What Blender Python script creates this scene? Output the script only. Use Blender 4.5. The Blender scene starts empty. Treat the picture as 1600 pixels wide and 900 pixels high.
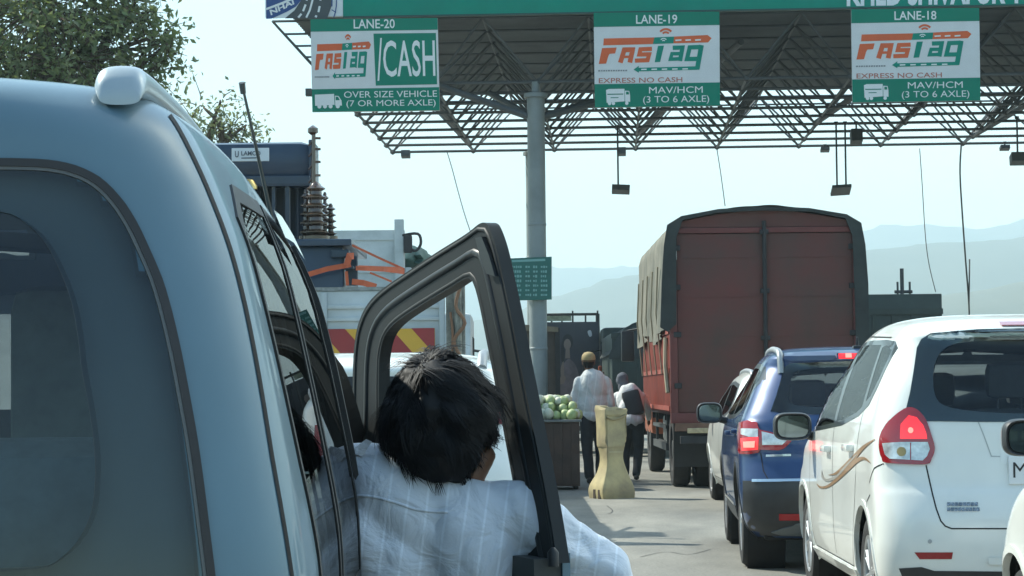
import bpy, bmesh, math, random
import numpy as np
from mathutils import Vector, Matrix, noise
from mathutils.geometry import delaunay_2d_cdt
from mathutils.bvhtree import BVHTree

random.seed(7)
rad = math.radians
sc = bpy.context.scene
COL = sc.collection

# ------------------------------------------------------------------ camera
F = 3560.0                      # focal length in pixels of a 1600 px wide picture
EYE = 1.3
PITCH = math.atan(160.0 / F)
ROLL = rad(-0.6)
cam_d = bpy.data.cameras.new("camera")
cam = bpy.data.objects.new("camera", cam_d)
COL.objects.link(cam)
cam_d.sensor_width = 36.0
cam_d.lens = 36.0 * F / 1600.0
cam_d.clip_start = 0.1
cam_d.clip_end = 20000.0
CAM_R = Matrix.Rotation(rad(90) + PITCH, 3, 'X') @ Matrix.Rotation(ROLL, 3, 'Z')
CAM_P = Vector((0, 0, EYE))
cam.matrix_world = Matrix.Translation(CAM_P) @ CAM_R.to_4x4()
sc.camera = cam

# ------------------------------------------------------------------ sky, sun, exposure
SUN_DIR = Vector((-0.84, 0.54, 0.0)).normalized()
SUN_EL = rad(44)
w = bpy.data.worlds.new("World"); sc.world = w
w.use_nodes = True
wt = w.node_tree
for n in list(wt.nodes): wt.nodes.remove(n)
sky = wt.nodes.new("ShaderNodeTexSky"); sky.sky_type = 'NISHITA'; sky.sun_disc = False
sky.sun_elevation = SUN_EL
sky.sun_rotation = -math.atan2(SUN_DIR.x, SUN_DIR.y)
sky.altitude = 500; sky.air_density = 1.3; sky.dust_density = 3.0; sky.ozone_density = 2.0
tint = wt.nodes.new("ShaderNodeMix"); tint.data_type = 'RGBA'; tint.blend_type = 'MULTIPLY'
tint.inputs[0].default_value = 1.0
tint.inputs[7].default_value = (0.86, 1.0, 0.97, 1)
bg = wt.nodes.new("ShaderNodeBackground"); bg.inputs[1].default_value = 0.142
wo = wt.nodes.new("ShaderNodeOutputWorld")
wt.links.new(sky.outputs[0], tint.inputs[6]); wt.links.new(tint.outputs[2], bg.inputs[0]); wt.links.new(bg.outputs[0], wo.inputs[0])
sun_d = bpy.data.lights.new("sun", 'SUN'); sun_d.energy = 4.2; sun_d.angle = rad(0.55); sun_d.color = (1.0, 0.985, 0.87)
sun = bpy.data.objects.new("sun", sun_d); COL.objects.link(sun)
sd = Vector((SUN_DIR.x * math.cos(SUN_EL), SUN_DIR.y * math.cos(SUN_EL), math.sin(SUN_EL)))
sun.rotation_euler = sd.to_track_quat('Z', 'Y').to_euler()
sun.location = (-20, 20, 40)
vs = sc.view_settings
vs.view_transform = 'Standard'; vs.look = 'None'; vs.exposure = 1.02; vs.gamma = 1.0; vs.use_curve_mapping = False
cy = sc.cycles
cy.max_bounces = 8; cy.diffuse_bounces = 3; cy.glossy_bounces = 4; cy.transmission_bounces = 4; cy.transparent_max_bounces = 16
cy.volume_bounces = 0; cy.caustics_reflective = False; cy.caustics_refractive = False
cy.use_denoising = True
cy.sample_clamp_indirect = 8.0

# ------------------------------------------------------------------ pixel <-> world
def ray(px, py):
    return CAM_R @ Vector(((px - 800.0) / F, (450.0 - py) / F, -1.0))
def P(px, py, Y):
    d = ray(px, py)
    return CAM_P + d * (Y / d.y)
def G(px, py, z=0.0):
    d = ray(px, py)
    return CAM_P + d * ((z - EYE) / d.z)

# ------------------------------------------------------------------ materials
MATS = {}
def mat(name, col, rough=0.5, metal=0.0, spec=0.5, coat=0.0, var=0.0, scale=4.0, bump=0.0, bscale=60.0, col2=None, detail=6.0, emit=None, estr=0.0, flake=0.0):
    if name in MATS: return MATS[name]
    m = bpy.data.materials.new(name); m.use_nodes = True
    nt = m.node_tree; b = nt.nodes["Principled BSDF"]
    b.inputs["Base Color"].default_value = (*col, 1)
    b.inputs["Roughness"].default_value = rough
    b.inputs["Metallic"].default_value = metal
    b.inputs["Specular IOR Level"].default_value = spec
    b.inputs["Coat Weight"].default_value = coat
    b.inputs["Coat Roughness"].default_value = 0.03
    if emit:
        b.inputs["Emission Color"].default_value = (*emit, 1); b.inputs["Emission Strength"].default_value = estr
    tc = nt.nodes.new("ShaderNodeTexCoord")
    if var or col2:
        nz = nt.nodes.new("ShaderNodeTexNoise"); nz.inputs["Scale"].default_value = scale; nz.inputs["Detail"].default_value = detail
        nz.inputs["Roughness"].default_value = 0.62
        nt.links.new(tc.outputs["Object"], nz.inputs["Vector"])
        rp = nt.nodes.new("ShaderNodeValToRGB")
        c2 = col2 if col2 else tuple(min(1, c * (1 + var)) for c in col)
        c1 = col if col2 else tuple(c * (1 - var) for c in col)
        rp.color_ramp.elements[0].position = 0.32; rp.color_ramp.elements[0].color = (*c1, 1)
        rp.color_ramp.elements[1].position = 0.70; rp.color_ramp.elements[1].color = (*c2, 1)
        nt.links.new(nz.outputs[0], rp.inputs[0]); nt.links.new(rp.outputs[0], b.inputs["Base Color"])
        rm = nt.nodes.new("ShaderNodeMapRange"); rm.inputs[3].default_value = max(0, rough - 0.08); rm.inputs[4].default_value = min(1, rough + 0.1)
        nt.links.new(nz.outputs[0], rm.inputs[0]); nt.links.new(rm.outputs[0], b.inputs["Roughness"])
    if bump:
        nb = nt.nodes.new("ShaderNodeTexNoise"); nb.inputs["Scale"].default_value = bscale; nb.inputs["Detail"].default_value = 5
        nt.links.new(tc.outputs["Object"], nb.inputs["Vector"])
        bp = nt.nodes.new("ShaderNodeBump"); bp.inputs["Strength"].default_value = bump; bp.inputs["Distance"].default_value = 0.02
        nt.links.new(nb.outputs[0], bp.inputs["Height"]); nt.links.new(bp.outputs[0], b.inputs["Normal"])
    MATS[name] = m
    return m
def glass_mat(name, tint, rough=0.0, refl=1.0):
    if name in MATS: return MATS[name]
    m = bpy.data.materials.new(name); m.use_nodes = True
    nt = m.node_tree
    for n in list(nt.nodes): nt.nodes.remove(n)
    o = nt.nodes.new("ShaderNodeOutputMaterial"); t = nt.nodes.new("ShaderNodeBsdfTransparent"); t.inputs[0].default_value = (*tint, 1)
    g = nt.nodes.new("ShaderNodeBsdfGlossy"); g.inputs["Roughness"].default_value = rough; g.inputs[0].default_value = (refl, refl, refl, 1)
    fr = nt.nodes.new("ShaderNodeFresnel"); fr.inputs[0].default_value = 1.52
    mx = nt.nodes.new("ShaderNodeMixShader")
    nt.links.new(fr.outputs[0], mx.inputs[0]); nt.links.new(t.outputs[0], mx.inputs[1]); nt.links.new(g.outputs[0], mx.inputs[2]); nt.links.new(mx.outputs[0], o.inputs[0])
    MATS[name] = m
    return m

BLACK = mat("black_rubber", (0.012, 0.013, 0.014), 0.55, var=0.3, scale=8)
DARKPL = mat("dark_plastic", (0.022, 0.024, 0.026), 0.45, var=0.2, scale=12, bump=0.05, bscale=300)
TRIM = mat("interior_trim", (0.09, 0.10, 0.105), 0.75, var=0.2, scale=8)
TYRE = mat("tyre_rubber", (0.018, 0.018, 0.018), 0.8, var=0.4, scale=10, bump=0.15, bscale=40)
RIM = mat("alloy_rim", (0.45, 0.46, 0.47), 0.35, 0.8, var=0.15, scale=9)
CHROME = mat("chrome", (0.7, 0.72, 0.73), 0.12, 1.0)
SEAM = mat("panel_gap", (0.006, 0.006, 0.007), 0.8)
STEEL = mat("dark_steel", (0.06, 0.065, 0.065), 0.6, 0.3, var=0.25, scale=5)

# ------------------------------------------------------------------ objects
def thing(name, label, cat, loc=(0, 0, 0), rz=0.0, group=None):
    o = bpy.data.objects.new(name, None); COL.objects.link(o)
    o.empty_display_size = 0.2
    o.location = loc; o.rotation_euler = (0, 0, rz)
    o["label"] = label; o["category"] = cat
    if group: o["group"] = group
    return o
def mtx(o):
    M = Matrix.Translation(Vector(o.location)) @ Matrix.Rotation(o.rotation_euler.z, 4, 'Z')
    return M if o.parent is None else mtx(o.parent) @ M
def tag(o, label=None, cat=None, group=None, kind=None):
    if label: o["label"] = label
    if cat: o["category"] = cat
    if group: o["group"] = group
    if kind: o["kind"] = kind
    return o
def children(o):
    return [c for c in bpy.data.objects if c.parent == o]
def copy_tree(o, parent=None):
    c = o.copy(); COL.objects.link(c)
    if parent is not None: c.parent = parent
    for ch in children(o): copy_tree(ch, c)
    return c

class MB:
    def __init__(s): s.v = []; s.f = []; s.mi = []; s.cur = 0
    def add(s, vs, fs):
        n = len(s.v); s.v.extend(Vector(v) for v in vs)
        for f in fs: s.f.append([i + n for i in f]); s.mi.append(s.cur)
        return s
    def quad(s, a, b, c, d): return s.add([a, b, c, d], [(0, 1, 2, 3)])
    def box(s, lo, hi, M=None, bev=0.0):
        bm = bmesh.new(); bmesh.ops.create_cube(bm, size=1.0)
        lo = Vector(lo); hi = Vector(hi); c = (lo + hi) / 2; d = hi - lo
        for v in bm.verts: v.co = Vector((v.co.x * d.x, v.co.y * d.y, v.co.z * d.z)) + c
        if bev > 0: bmesh.ops.bevel(bm, geom=list(bm.edges), offset=min(bev, min(abs(d.x), abs(d.y), abs(d.z)) * 0.49), segments=2, affect='EDGES', profile=0.6)
        return s.bm(bm, M)
    def bm(s, bm, M=None):
        bm.verts.ensure_lookup_table(); bm.verts.index_update()
        s.add([(M @ v.co) if M else v.co.copy() for v in bm.verts], [[v.index for v in f.verts] for f in bm.faces])
        bm.free(); return s
    def beam(s, a, b, r, n=6, r2=None):
        a = Vector(a); b = Vector(b); d = (b - a)
        if d.length < 1e-6: return s
        d.normalize(); u = d.orthogonal().normalized(); w_ = d.cross(u)
        r2 = r if r2 is None else r2
        vs = []
        for k in range(n):
            t = 2 * math.pi * k / n; q = u * math.cos(t) + w_ * math.sin(t)
            vs.append(a + q * r)
        for k in range(n):
            t = 2 * math.pi * k / n; q = u * math.cos(t) + w_ * math.sin(t)
            vs.append(b + q * r2)
        fs = [(k, (k + 1) % n, n + (k + 1) % n, n + k) for k in range(n)]
        fs += [tuple(range(n - 1, -1, -1)), tuple(range(n, 2 * n))]
        return s.add(vs, fs)
    def tube(s, pts, r, n=8, closed=False):
        pts = [Vector(p) for p in pts]; L = len(pts)
        rs = r if isinstance(r, (list, tuple)) else [r] * L
        vs = []; up = None
        for i, p in enumerate(pts):
            if closed: d = pts[(i + 1) % L] - pts[i - 1]
            else: d = pts[min(i + 1, L - 1)] - pts[max(i - 1, 0)]
            if d.length < 1e-9: d = Vector((0, 0, 1))
            d.normalize()
            if up is None: up = d.orthogonal().normalized()
            up = (up - d * up.dot(d))
            if up.length < 1e-6: up = d.orthogonal()
            up.normalize(); sd_ = d.cross(up)
            for k in range(n):
                t = 2 * math.pi * k / n
                vs.append(p + (up * math.cos(t) + sd_ * math.sin(t)) * rs[i])
        fs = []
        for i in range(L if closed else L - 1):
            j = (i + 1) % L
            for k in range(n): fs.append((i * n + k, i * n + (k + 1) % n, j * n + (k + 1) % n, j * n + k))
        if not closed: fs += [tuple(range(n - 1, -1, -1)), tuple(range((L - 1) * n, L * n))]
        return s.add(vs, fs)
    def lathe(s, prof, M=None, n=24, cap=True):
        vs = []; L = len(prof)
        for (r, z) in prof:
            for k in range(n):
                t = 2 * math.pi * k / n; v = Vector((r * math.cos(t), r * math.sin(t), z)); vs.append(M @ v if M else v)
        fs = [(i * n + k, i * n + (k + 1) % n, (i + 1) * n + (k + 1) % n, (i + 1) * n + k) for i in range(L - 1) for k in range(n)]
        if cap: fs += [tuple(range(n - 1, -1, -1)), tuple(range((L - 1) * n, L * n))]
        return s.add(vs, fs)
    def prism(s, poly, fn0, fn1):
        """polygon (list of 2d points) between two mappings (front, back)"""
        n = len(poly)
        tri = cdt(poly, step=None)
        vs = [fn0(*p) for p in tri[0]] + [fn1(*p) for p in tri[0]]
        m = len(tri[0])
        fs = [tuple(f) for f in tri[1]] + [tuple(i + m for i in reversed(f)) for f in tri[1]]
        nb = len(vs)
        vs += [fn0(*p) for p in poly] + [fn1(*p) for p in poly]
        for i in range(n):
            j = (i + 1) % n
            fs.append((nb + i, nb + n + i, nb + n + j, nb + j))
        return s.add(vs, fs)
    def flat(s, poly, fn, holes=()):
        t = cdt(poly, holes, step=None)
        return s.add([fn(*p) for p in t[0]], t[1])
    def build(s, name, mats, parent=None, world=False, smooth=None, loc=None):
        me = bpy.data.meshes.new(name)
        vs = s.v
        if world and parent is not None:
            Mi = mtx(parent).inverted(); vs = [Mi @ v for v in vs]
        if loc is not None:
            L = Vector(loc); vs = [v - L for v in vs]
        me.from_pydata([tuple(v) for v in vs], [], s.f)
        if not isinstance(mats, (list, tuple)): mats = [mats]
        for m in mats: me.materials.append(m)
        if len(mats) > 1: me.polygons.foreach_set("material_index", s.mi)
        me.update()
        bm = bmesh.new(); bm.from_mesh(me); bmesh.ops.recalc_face_normals(bm, faces=bm.faces)
        if smooth is not None:
            for f in bm.faces: f.smooth = True
            if smooth > 0:
                a = rad(smooth)
                for e in bm.edges:
                    if len(e.link_faces) == 2 and e.calc_face_angle(0) > a: e.smooth = False
        bm.to_mesh(me); bm.free()
        o = bpy.data.objects.new(name, me); COL.objects.link(o)
        if parent is not None: o.parent = parent
        if loc is not None: o.location = loc
        return o

def in_poly(x, y, poly):
    c = False; n = len(poly); j = n - 1
    for i in range(n):
        xi, yi = poly[i]; xj, yj = poly[j]
        if (yi > y) != (yj > y) and x < (xj - xi) * (y - yi) / (yj - yi) + xi: c = not c
        j = i
    return c
def resample(poly, step):
    out = []
    for i in range(len(poly)):
        a = poly[i]; b = poly[(i + 1) % len(poly)]
        n = max(1, int(math.ceil(math.hypot(b[0] - a[0], b[1] - a[1]) / step)))
        for k in range(n): out.append((a[0] + (b[0] - a[0]) * k / n, a[1] + (b[1] - a[1]) * k / n))
    return out
def cdt(poly, holes=(), step=None):
    loops = [list(poly)] + [list(h) for h in holes]
    if step: loops = [resample(l, step) for l in loops]
    vs = []; es = []
    for l in loops:
        n0 = len(vs); vs += [Vector(p) for p in l]
        es += [(n0 + i, n0 + (i + 1) % len(l)) for i in range(len(l))]
    if step:
        xs = [p[0] for p in loops[0]]; ys = [p[1] for p in loops[0]]
        y = min(ys) + step * 0.5; r = 0
        while y < max(ys):
            x = min(xs) + step * (0.5 if r % 2 else 0.9)
            while x < max(xs):
                if in_poly(x, y, loops[0]) and not any(in_poly(x, y, h) for h in loops[1:]): vs.append(Vector((x, y)))
                x += step
            y += step * 0.87; r += 1
    v2, e2, f2, *_ = delaunay_2d_cdt(vs, es, [], 0, 1e-7)
    out = []
    for f in f2:
        cx = sum(v2[i].x for i in f) / len(f); cy_ = sum(v2[i].y for i in f) / len(f)
        if in_poly(cx, cy_, loops[0]) and not any(in_poly(cx, cy_, h) for h in loops[1:]): out.append(list(f))
    return [(v.x, v.y) for v in v2], out
def smooth_poly(pts, k=4, closed=True):
    """Catmull-Rom through the points"""
    n = len(pts); out = []
    rng = range(n) if closed else range(n - 1)
    for i in rng:
        g = (lambda j: pts[j % n]) if closed else (lambda j: pts[max(0, min(n - 1, j))])
        p0, p1, p2, p3 = g(i - 1), g(i), g(i + 1), g(i + 2)
        for q in range(k):
            t = q / k
            out.append(tuple(0.5 * ((2 * p1[a]) + (-p0[a] + p2[a]) * t + (2 * p0[a] - 5 * p1[a] + 4 * p2[a] - p3[a]) * t * t + (-p0[a] + 3 * p1[a] - 3 * p2[a] + p3[a]) * t ** 3) for a in range(len(p1))))
    if not closed: out.append(tuple(pts[-1]))
    return out
def shrink(poly, d):
    """move every vertex inwards by d (simple offset along the vertex bisector)"""
    n = len(poly)
    area = sum(poly[i][0] * poly[(i + 1) % n][1] - poly[(i + 1) % n][0] * poly[i][1] for i in range(n))
    sg = 1 if area > 0 else -1
    out = []
    for i in range(n):
        p = Vector(poly[i - 1]); q = Vector(poly[i]); r = Vector(poly[(i + 1) % n])
        a = (q - p); b = (r - q)
        a = a.normalized() if a.length > 1e-9 else Vector((1, 0)); b = b.normalized() if b.length > 1e-9 else Vector((1, 0))
        n1 = Vector((-a.y, a.x)) * sg; n2 = Vector((-b.y, b.x)) * sg
        m = n1 + n2
        if m.length < 1e-6: m = n1
        m.normalize(); c = max(0.45, m.dot(n1))
        out.append((q.x + m.x * d / c, q.y + m.y * d / c))
    return out

def text_poly(body, bold=0.0):
    cu = bpy.data.curves.new("lettering_curve", 'FONT'); cu.body = body; cu.offset = bold; cu.resolution_u = 3
    ob = bpy.data.objects.new("lettering_curve", cu); COL.objects.link(ob)
    dg = bpy.context.evaluated_depsgraph_get(); dg.update()
    me = bpy.data.meshes.new_from_object(ob.evaluated_get(dg))
    vs = [(v.co.x, v.co.y) for v in me.vertices]; fs = [list(p.vertices) for p in me.polygons]
    bpy.data.objects.remove(ob); bpy.data.curves.remove(cu); bpy.data.meshes.remove(me)
    return vs, fs
def put_text(mb, body, x0, x1, y0, y1, fn, bold=0.0, shear=0.0):
    """text fitted into the box (y0 = baseline side, y1 = top) of a 2d frame, mapped by fn(u,v)"""
    vs, fs = text_poly(body, bold)
    ax = min(v[0] for v in vs); bx = max(v[0] for v in vs); ay = min(v[1] for v in vs); by = max(v[1] for v in vs)
    out = []
    for (x, y) in vs:
        t = (y - ay) / (by - ay); s_ = (x - ax) / (bx - ax)
        out.append(fn(x0 + (x1 - x0) * s_ + shear * t, y0 + (y1 - y0) * t))
    mb.add(out, fs)
def stroke(pts, wd):
    """2d polyline -> polygon of the given width (mitred)"""
    L = []; R = []; n = len(pts)
    for i in range(n):
        p = Vector(pts[i])
        a = (p - Vector(pts[i - 1])).normalized() if i > 0 else None
        b = (Vector(pts[i + 1]) - p).normalized() if i < n - 1 else None
        if a is None: a = b
        if b is None: b = a
        n1 = Vector((-a.y, a.x)); n2 = Vector((-b.y, b.x)); m = (n1 + n2)
        m = m.normalized() if m.length > 1e-6 else n1
        c = max(0.5, m.dot(n1)); o = m * (wd / 2 / c)
        L.append(tuple(p + o)); R.append(tuple(p - o))
    return L, R
def put_stroke(mb, pts, wd, fn):
    L, R = stroke(pts, wd)
    for i in range(len(pts) - 1):
        mb.add([fn(*L[i]), fn(*L[i + 1]), fn(*R[i + 1]), fn(*R[i])], [(0, 1, 2, 3)])

# ------------------------------------------------------------------ ground and hills
def structure(name, mb, m, **k):
    o = mb.build(name, m, **k); o["kind"] = "structure"; return o

GROUND = mat("dry_earth", (0.17, 0.15, 0.10), 0.9, col2=(0.09, 0.11, 0.05), scale=0.05, bump=0.3, bscale=3)
g = MB(); g.quad((-2400, -240, -0.01), (2400, -240, -0.01), (2400, 4100, -0.01), (-2400, 4100, -0.01))
structure("ground", g, GROUND)

def asphalt():
    m = bpy.data.materials.new("toll_plaza_pavement"); m.use_nodes = True
    nt = m.node_tree; b = nt.nodes["Principled BSDF"]; b.inputs["Roughness"].default_value = 0.85; b.inputs["Specular IOR Level"].default_value = 0.3
    tc = nt.nodes.new("ShaderNodeTexCoord")
    mp = nt.nodes.new("ShaderNodeMapping"); mp.inputs["Scale"].default_value = (1.0, 0.35, 1.0)
    nt.links.new(tc.outputs["Object"], mp.inputs["Vector"])
    def nz(scale, det, src): 
        n = nt.nodes.new("ShaderNodeTexNoise"); n.inputs["Scale"].default_value = scale; n.inputs["Detail"].default_value = det; n.inputs["Roughness"].default_value = 0.65
        nt.links.new(src, n.inputs["Vector"]); return n.outputs[0]
    big = nz(0.9, 8, mp.outputs[0]); fine = nz(45, 4, tc.outputs["Object"]); streak = nz(2.6, 6, mp.outputs[0])
    r1 = nt.nodes.new("ShaderNodeValToRGB"); r1.color_ramp.elements[0].color = (0.165, 0.163, 0.146, 1); r1.color_ramp.elements[1].color = (0.255, 0.247, 0.215, 1)
    r1.color_ramp.elements[0].position = 0.35; r1.color_ramp.elements[1].position = 0.62
    nt.links.new(big, r1.inputs[0])
    r2 = nt.nodes.new("ShaderNodeValToRGB"); r2.color_ramp.elements[0].color = (0.72, 0.72, 0.72, 1); r2.color_ramp.elements[1].color = (1.15, 1.15, 1.15, 1)
    nt.links.new(streak, r2.inputs[0])
    r3 = nt.nodes.new("ShaderNodeValToRGB"); r3.color_ramp.elements[0].color = (0.75, 0.75, 0.75, 1); r3.color_ramp.elements[1].color = (1.2, 1.2, 1.2, 1); r3.color_ramp.elements[0].position = .3; r3.color_ramp.elements[1].position = .7
    nt.links.new(fine, r3.inputs[0])
    m1 = nt.nodes.new("ShaderNodeMix"); m1.data_type = 'RGBA'; m1.blend_type = 'MULTIPLY'; m1.inputs[0].default_value = 1
    m2 = nt.nodes.new("ShaderNodeMix"); m2.data_type = 'RGBA'; m2.blend_type = 'MULTIPLY'; m2.inputs[0].default_value = 1
    nt.links.new(r1.outputs[0], m1.inputs[6]); nt.links.new(r2.outputs[0], m1.inputs[7]); nt.links.new(m1.outputs[2], m2.inputs[6]); nt.links.new(r3.outputs[0], m2.inputs[7])
    nt.links.new(m2.outputs[2], b.inputs["Base Color"])
    bp = nt.nodes.new("ShaderNodeBump"); bp.inputs["Strength"].default_value = 0.25; bp.inputs["Distance"].default_value = 0.01
    nt.links.new(fine, bp.inputs["Height"]); nt.links.new(bp.outputs[0], b.inputs["Normal"])
    return m
ROAD = asphalt()
r = MB()
# gently uneven pavement sheet
nx, ny = 60, 170
for j in range(ny + 1):
    for i in range(nx + 1):
        x = -14 + 34 * i / nx; y = -20 + 170 * j / ny
        r.v.append(Vector((x, y, 0.0)))
for j in range(ny):
    for i in range(nx):
        a = j * (nx + 1) + i; r.f.append([a, a + 1, a + nx + 2, a + nx + 1]); r.mi.append(0)
structure("road", r, ROAD)
# cracks and tar patches in the pavement
TAR = mat("tar_crack", (0.035, 0.035, 0.034), 0.7)
c = MB()
for pts in ([(905, 806), (935, 804), (952, 802), (957, 797), (948, 790)], [(1000, 870), (1040, 862), (1075, 866), (1110, 858)]):
    w3 = [G(px, py, 0.004) for px, py in pts]
    w2 = smooth_poly([(v.x, v.y) for v in w3], 5, closed=False)
    put_stroke(c, w2, 0.010, lambda x, y: Vector((x, y, 0.004)))
structure("road_crack", c, TAR)

HILLM = mat("dry_scrub_hillside", (0.085, 0.09, 0.055), 0.95, col2=(0.035, 0.05, 0.03), scale=0.006, detail=10)
def hill(name, Y, prof, depth):
    """ridge through the given pixels at distance Y, sloping down towards the viewer and behind"""
    mb = MB(); pts = []
    pr = [P(px, py, Y) for px, py in prof]
    n = 220
    x0, x1 = pr[0].x, pr[-1].x
    rows = 26
    for j in range(rows + 1):
        t = j / rows                       # 0 front foot, 0.7 ridge, 1 behind
        for i in range(n + 1):
            x = x0 + (x1 - x0) * i / n
            k = 0
            while k < len(pr) - 2 and pr[k + 1].x < x: k += 1
            a, b = pr[k], pr[k + 1]; u = (x - a.x) / max(1e-6, b.x - a.x); u = min(1, max(0, u))
            z = a.z + (b.z - a.z) * (u * u * (3 - 2 * u))
            z += noise.fractal(Vector((x * 0.02, Y, 1.3)), 1.0, 2.0, 4) * Y * 0.0018
            if t < 0.7: q = t / 0.7; hgt = q * q * (3 - 2 * q) * 0.5 + q * 0.5; y = Y - depth * (1 - q)
            else: q = (t - 0.7) / 0.3; hgt = 1 - q * q; y = Y + depth * 0.5 * q
            nzv = noise.fractal(Vector((x * 0.006, y * 0.006, 3.1)), 1.0, 2.0, 5) * 14 * (1 - abs(2 * min(1, t / 0.7) - 1)) * (Y / 2500)
            mb.v.append(Vector((x, y, -4 + (z + 4) * hgt + nzv)))
    for j in range(rows):
        for i in range(n):
            a = j * (n + 1) + i; mb.f.append([a, a + 1, a + n + 2, a + n + 1]); mb.mi.append(0)
    return structure(name, mb, HILLM, smooth=0)
hill("far_hills", 3500, [(-600, 470), (-200, 440), (100, 455), (400, 440), (700, 425), (862, 415), (920, 417), (1000, 418), (1200, 395), (1345, 362), (1380, 352), (1420, 352), (1445, 347), (1480, 353), (1520, 355), (1570, 348), (1600, 342), (1800, 330), (2100, 380)], 420)
hill("near_hills", 2100, [(-500, 540), (-100, 500), (200, 520), (500, 500), (700, 505), (800, 490), (868, 466), (910, 450), (950, 438), (1000, 428), (1150, 400), (1280, 396), (1345, 392), (1400, 384), (1440, 381), (1500, 377), (1560, 371), (1600, 365), (1800, 350), (2000, 400)], 480)
hill("low_hills", 1300, [(-500, 600), (0, 590), (300, 580), (600, 575), (800, 560), (900, 540), (1000, 530), (1250, 505), (1400, 470), (1500, 455), (1600, 440), (1800, 420), (2000, 450)], 420)

hz = MB(); hz.box((-2300, -200, -1.5), (2300, 4050, 330))
HAZE = bpy.data.materials.new("haze_air"); HAZE.use_nodes = True
nt = HAZE.node_tree
for n in list(nt.nodes): nt.nodes.remove(n)
ho = nt.nodes.new("ShaderNodeOutputMaterial"); hv = nt.nodes.new("ShaderNodeVolumePrincipled")
hv.inputs["Color"].default_value = (0.72, 0.93, 1.0, 1); hv.inputs["Density"].default_value = 0.00048; hv.inputs["Anisotropy"].default_value = 0.25
nt.links.new(hv.outputs[0], ho.inputs["Volume"])
haze = hz.build("haze", HAZE); haze["kind"] = "stuff"
# ================================================================== toll canopy
CYN = 45.0
cO = P(416, 29, CYN); HF = cO.z
_r = P(1600, 8, CYN); _ry = CYN * (HF - EYE) / (_r.z - EYE); cR = P(1600, 8, _ry)
cU = Vector((cR.x - cO.x, cR.y - cO.y, 0)).normalized(); cV = Vector((-cU.y, cU.x, 0))
def C3(a, b, z): return Vector((cO.x, cO.y, 0)) + cU * a + cV * b + Vector((0, 0, z))
def plane_hit(px, py, b):
    """pixel -> point of the vertical plane parallel to the fascia, b metres behind it"""
    d = ray(px, py); o = C3(0, b, 0)
    t = (o - CAM_P).dot(cV) / d.dot(cV)
    return CAM_P + d * t
nodeF = plane_hit(840, 128, 1.0); HB = nodeF.z; A0 = (nodeF - C3(0, 0, 0)).dot(cU)
HC = HF + 0.02
CAN_GREY = mat("painted_truss_steel", (0.085, 0.095, 0.10), 0.55, 0.2, var=0.25, scale=1.5)
SHEET = mat("corrugated_roof_sheet", (0.10, 0.115, 0.12), 0.6, 0.2, var=0.3, scale=0.6)
canopy = thing("toll_canopy", "grey steel space-frame toll plaza canopy carried on round columns over the lanes", "canopy", C3(6, 0, 0))
m = MB()
nb = 100; L = 12.3; W = 24.0
for i in range(nb + 1):
    b = 0.05 + L * i / nb; z = HC + (0.05 if i % 2 else 0.0) + 0.02 * b / L
    m.v += [C3(.5, b, z), C3(W, b, z), C3(.5, b, z + 0.03), C3(W, b, z + 0.03)]
for i in range(nb):
    a = 4 * i; m.f += [[a, a + 1, a + 5, a + 4], [a + 2, a + 6, a + 7, a + 3]]; m.mi += [0, 0]
m.build("roof_sheet", SHEET, canopy, world=True)
top = MB(); bot = MB(); dia = MB(); nod = MB()
MODA, MODB, NR = 2.1, 1.63, 9
K0, K1 = -2, 9
r0, r1 = 0.034, 0.025
for j in range(NR):
    b = 1.0 + MODB * j
    bot.beam(C3(A0 + K0 * MODA, b, HB), C3(A0 + K1 * MODA, b, HB), r0)
    for k in range(K0, K1 + 1):
        a = A0 + k * MODA
        if j < NR - 1: bot.beam(C3(a, b, HB), C3(a, b + MODB, HB), r0 * 0.8)
        for sa in (-.5, .5):
            for sb in (-.5, .5):
                dia.beam(C3(a, b, HB), C3(a + sa * MODA, b + sb * MODB, HC - 0.05), r1, 5)
        bot.lathe([(0.01, -0.07), (0.07, -0.03), (0.07, 0.03), (0.01, 0.07)], Matrix.Translation(C3(a, b, HB)), 8)
for j in range(NR + 1):
    b = 1.0 + MODB * (j - .5)
    top.beam(C3(A0 + (K0 - .5) * MODA, b, HC - 0.05), C3(A0 + (K1 + .5) * MODA, b, HC - 0.05), r1, 5)
for k in range(K0, K1 + 2):
    a = A0 + (k - .5) * MODA
    top.beam(C3(a, 1 - MODB / 2, HC - 0.05), C3(a, 1 + MODB * (NR - .5), HC - 0.05), r1, 5)
# heavier bracing struts under the second and third bays
brc = MB()
for (k, j) in ((0, 0), (4, 0), (8, 0), (0, 7)):
    pass
for (ka, ja, kb, jb) in ((1, 2, 1.5, 0), (1, 6, 2, 1), (3, 5, 4, 0), (-1, 7, -1.5, 1), (5, 7, 6, 1)):
    brc.beam(C3(A0 + ka * MODA, 1 + MODB * ja, HB + .02), C3(A0 + kb * MODA, 1 + MODB * jb, HC - .25), 0.07, 8)
colp = plane_hit(836, 150, 1.0); ca = (colp - C3(0, 0, 0)).dot(cU)
for (dk, dj) in ((-1, 0.02), (1, 1), (0.5, 2), (-.5, 1)):
    brc.beam(C3(ca, 1.0, HB - 0.75), C3(A0 + dk * MODA, 1 + MODB * dj, HB), 0.07, 8)
top.build("top_chord", CAN_GREY, canopy, world=True, smooth=40); bot.build("bottom_chord", CAN_GREY, canopy, world=True, smooth=40)
dia.build("diagonal_strut", CAN_GREY, canopy, world=True, smooth=40)
brc.build("brace", CAN_GREY, canopy, world=True, smooth=40)
COLM = mat("column_grey_paint", (0.23, 0.26, 0.26), 0.5, 0.1, var=0.18, scale=1.2, bump=0.05, bscale=15)
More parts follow.
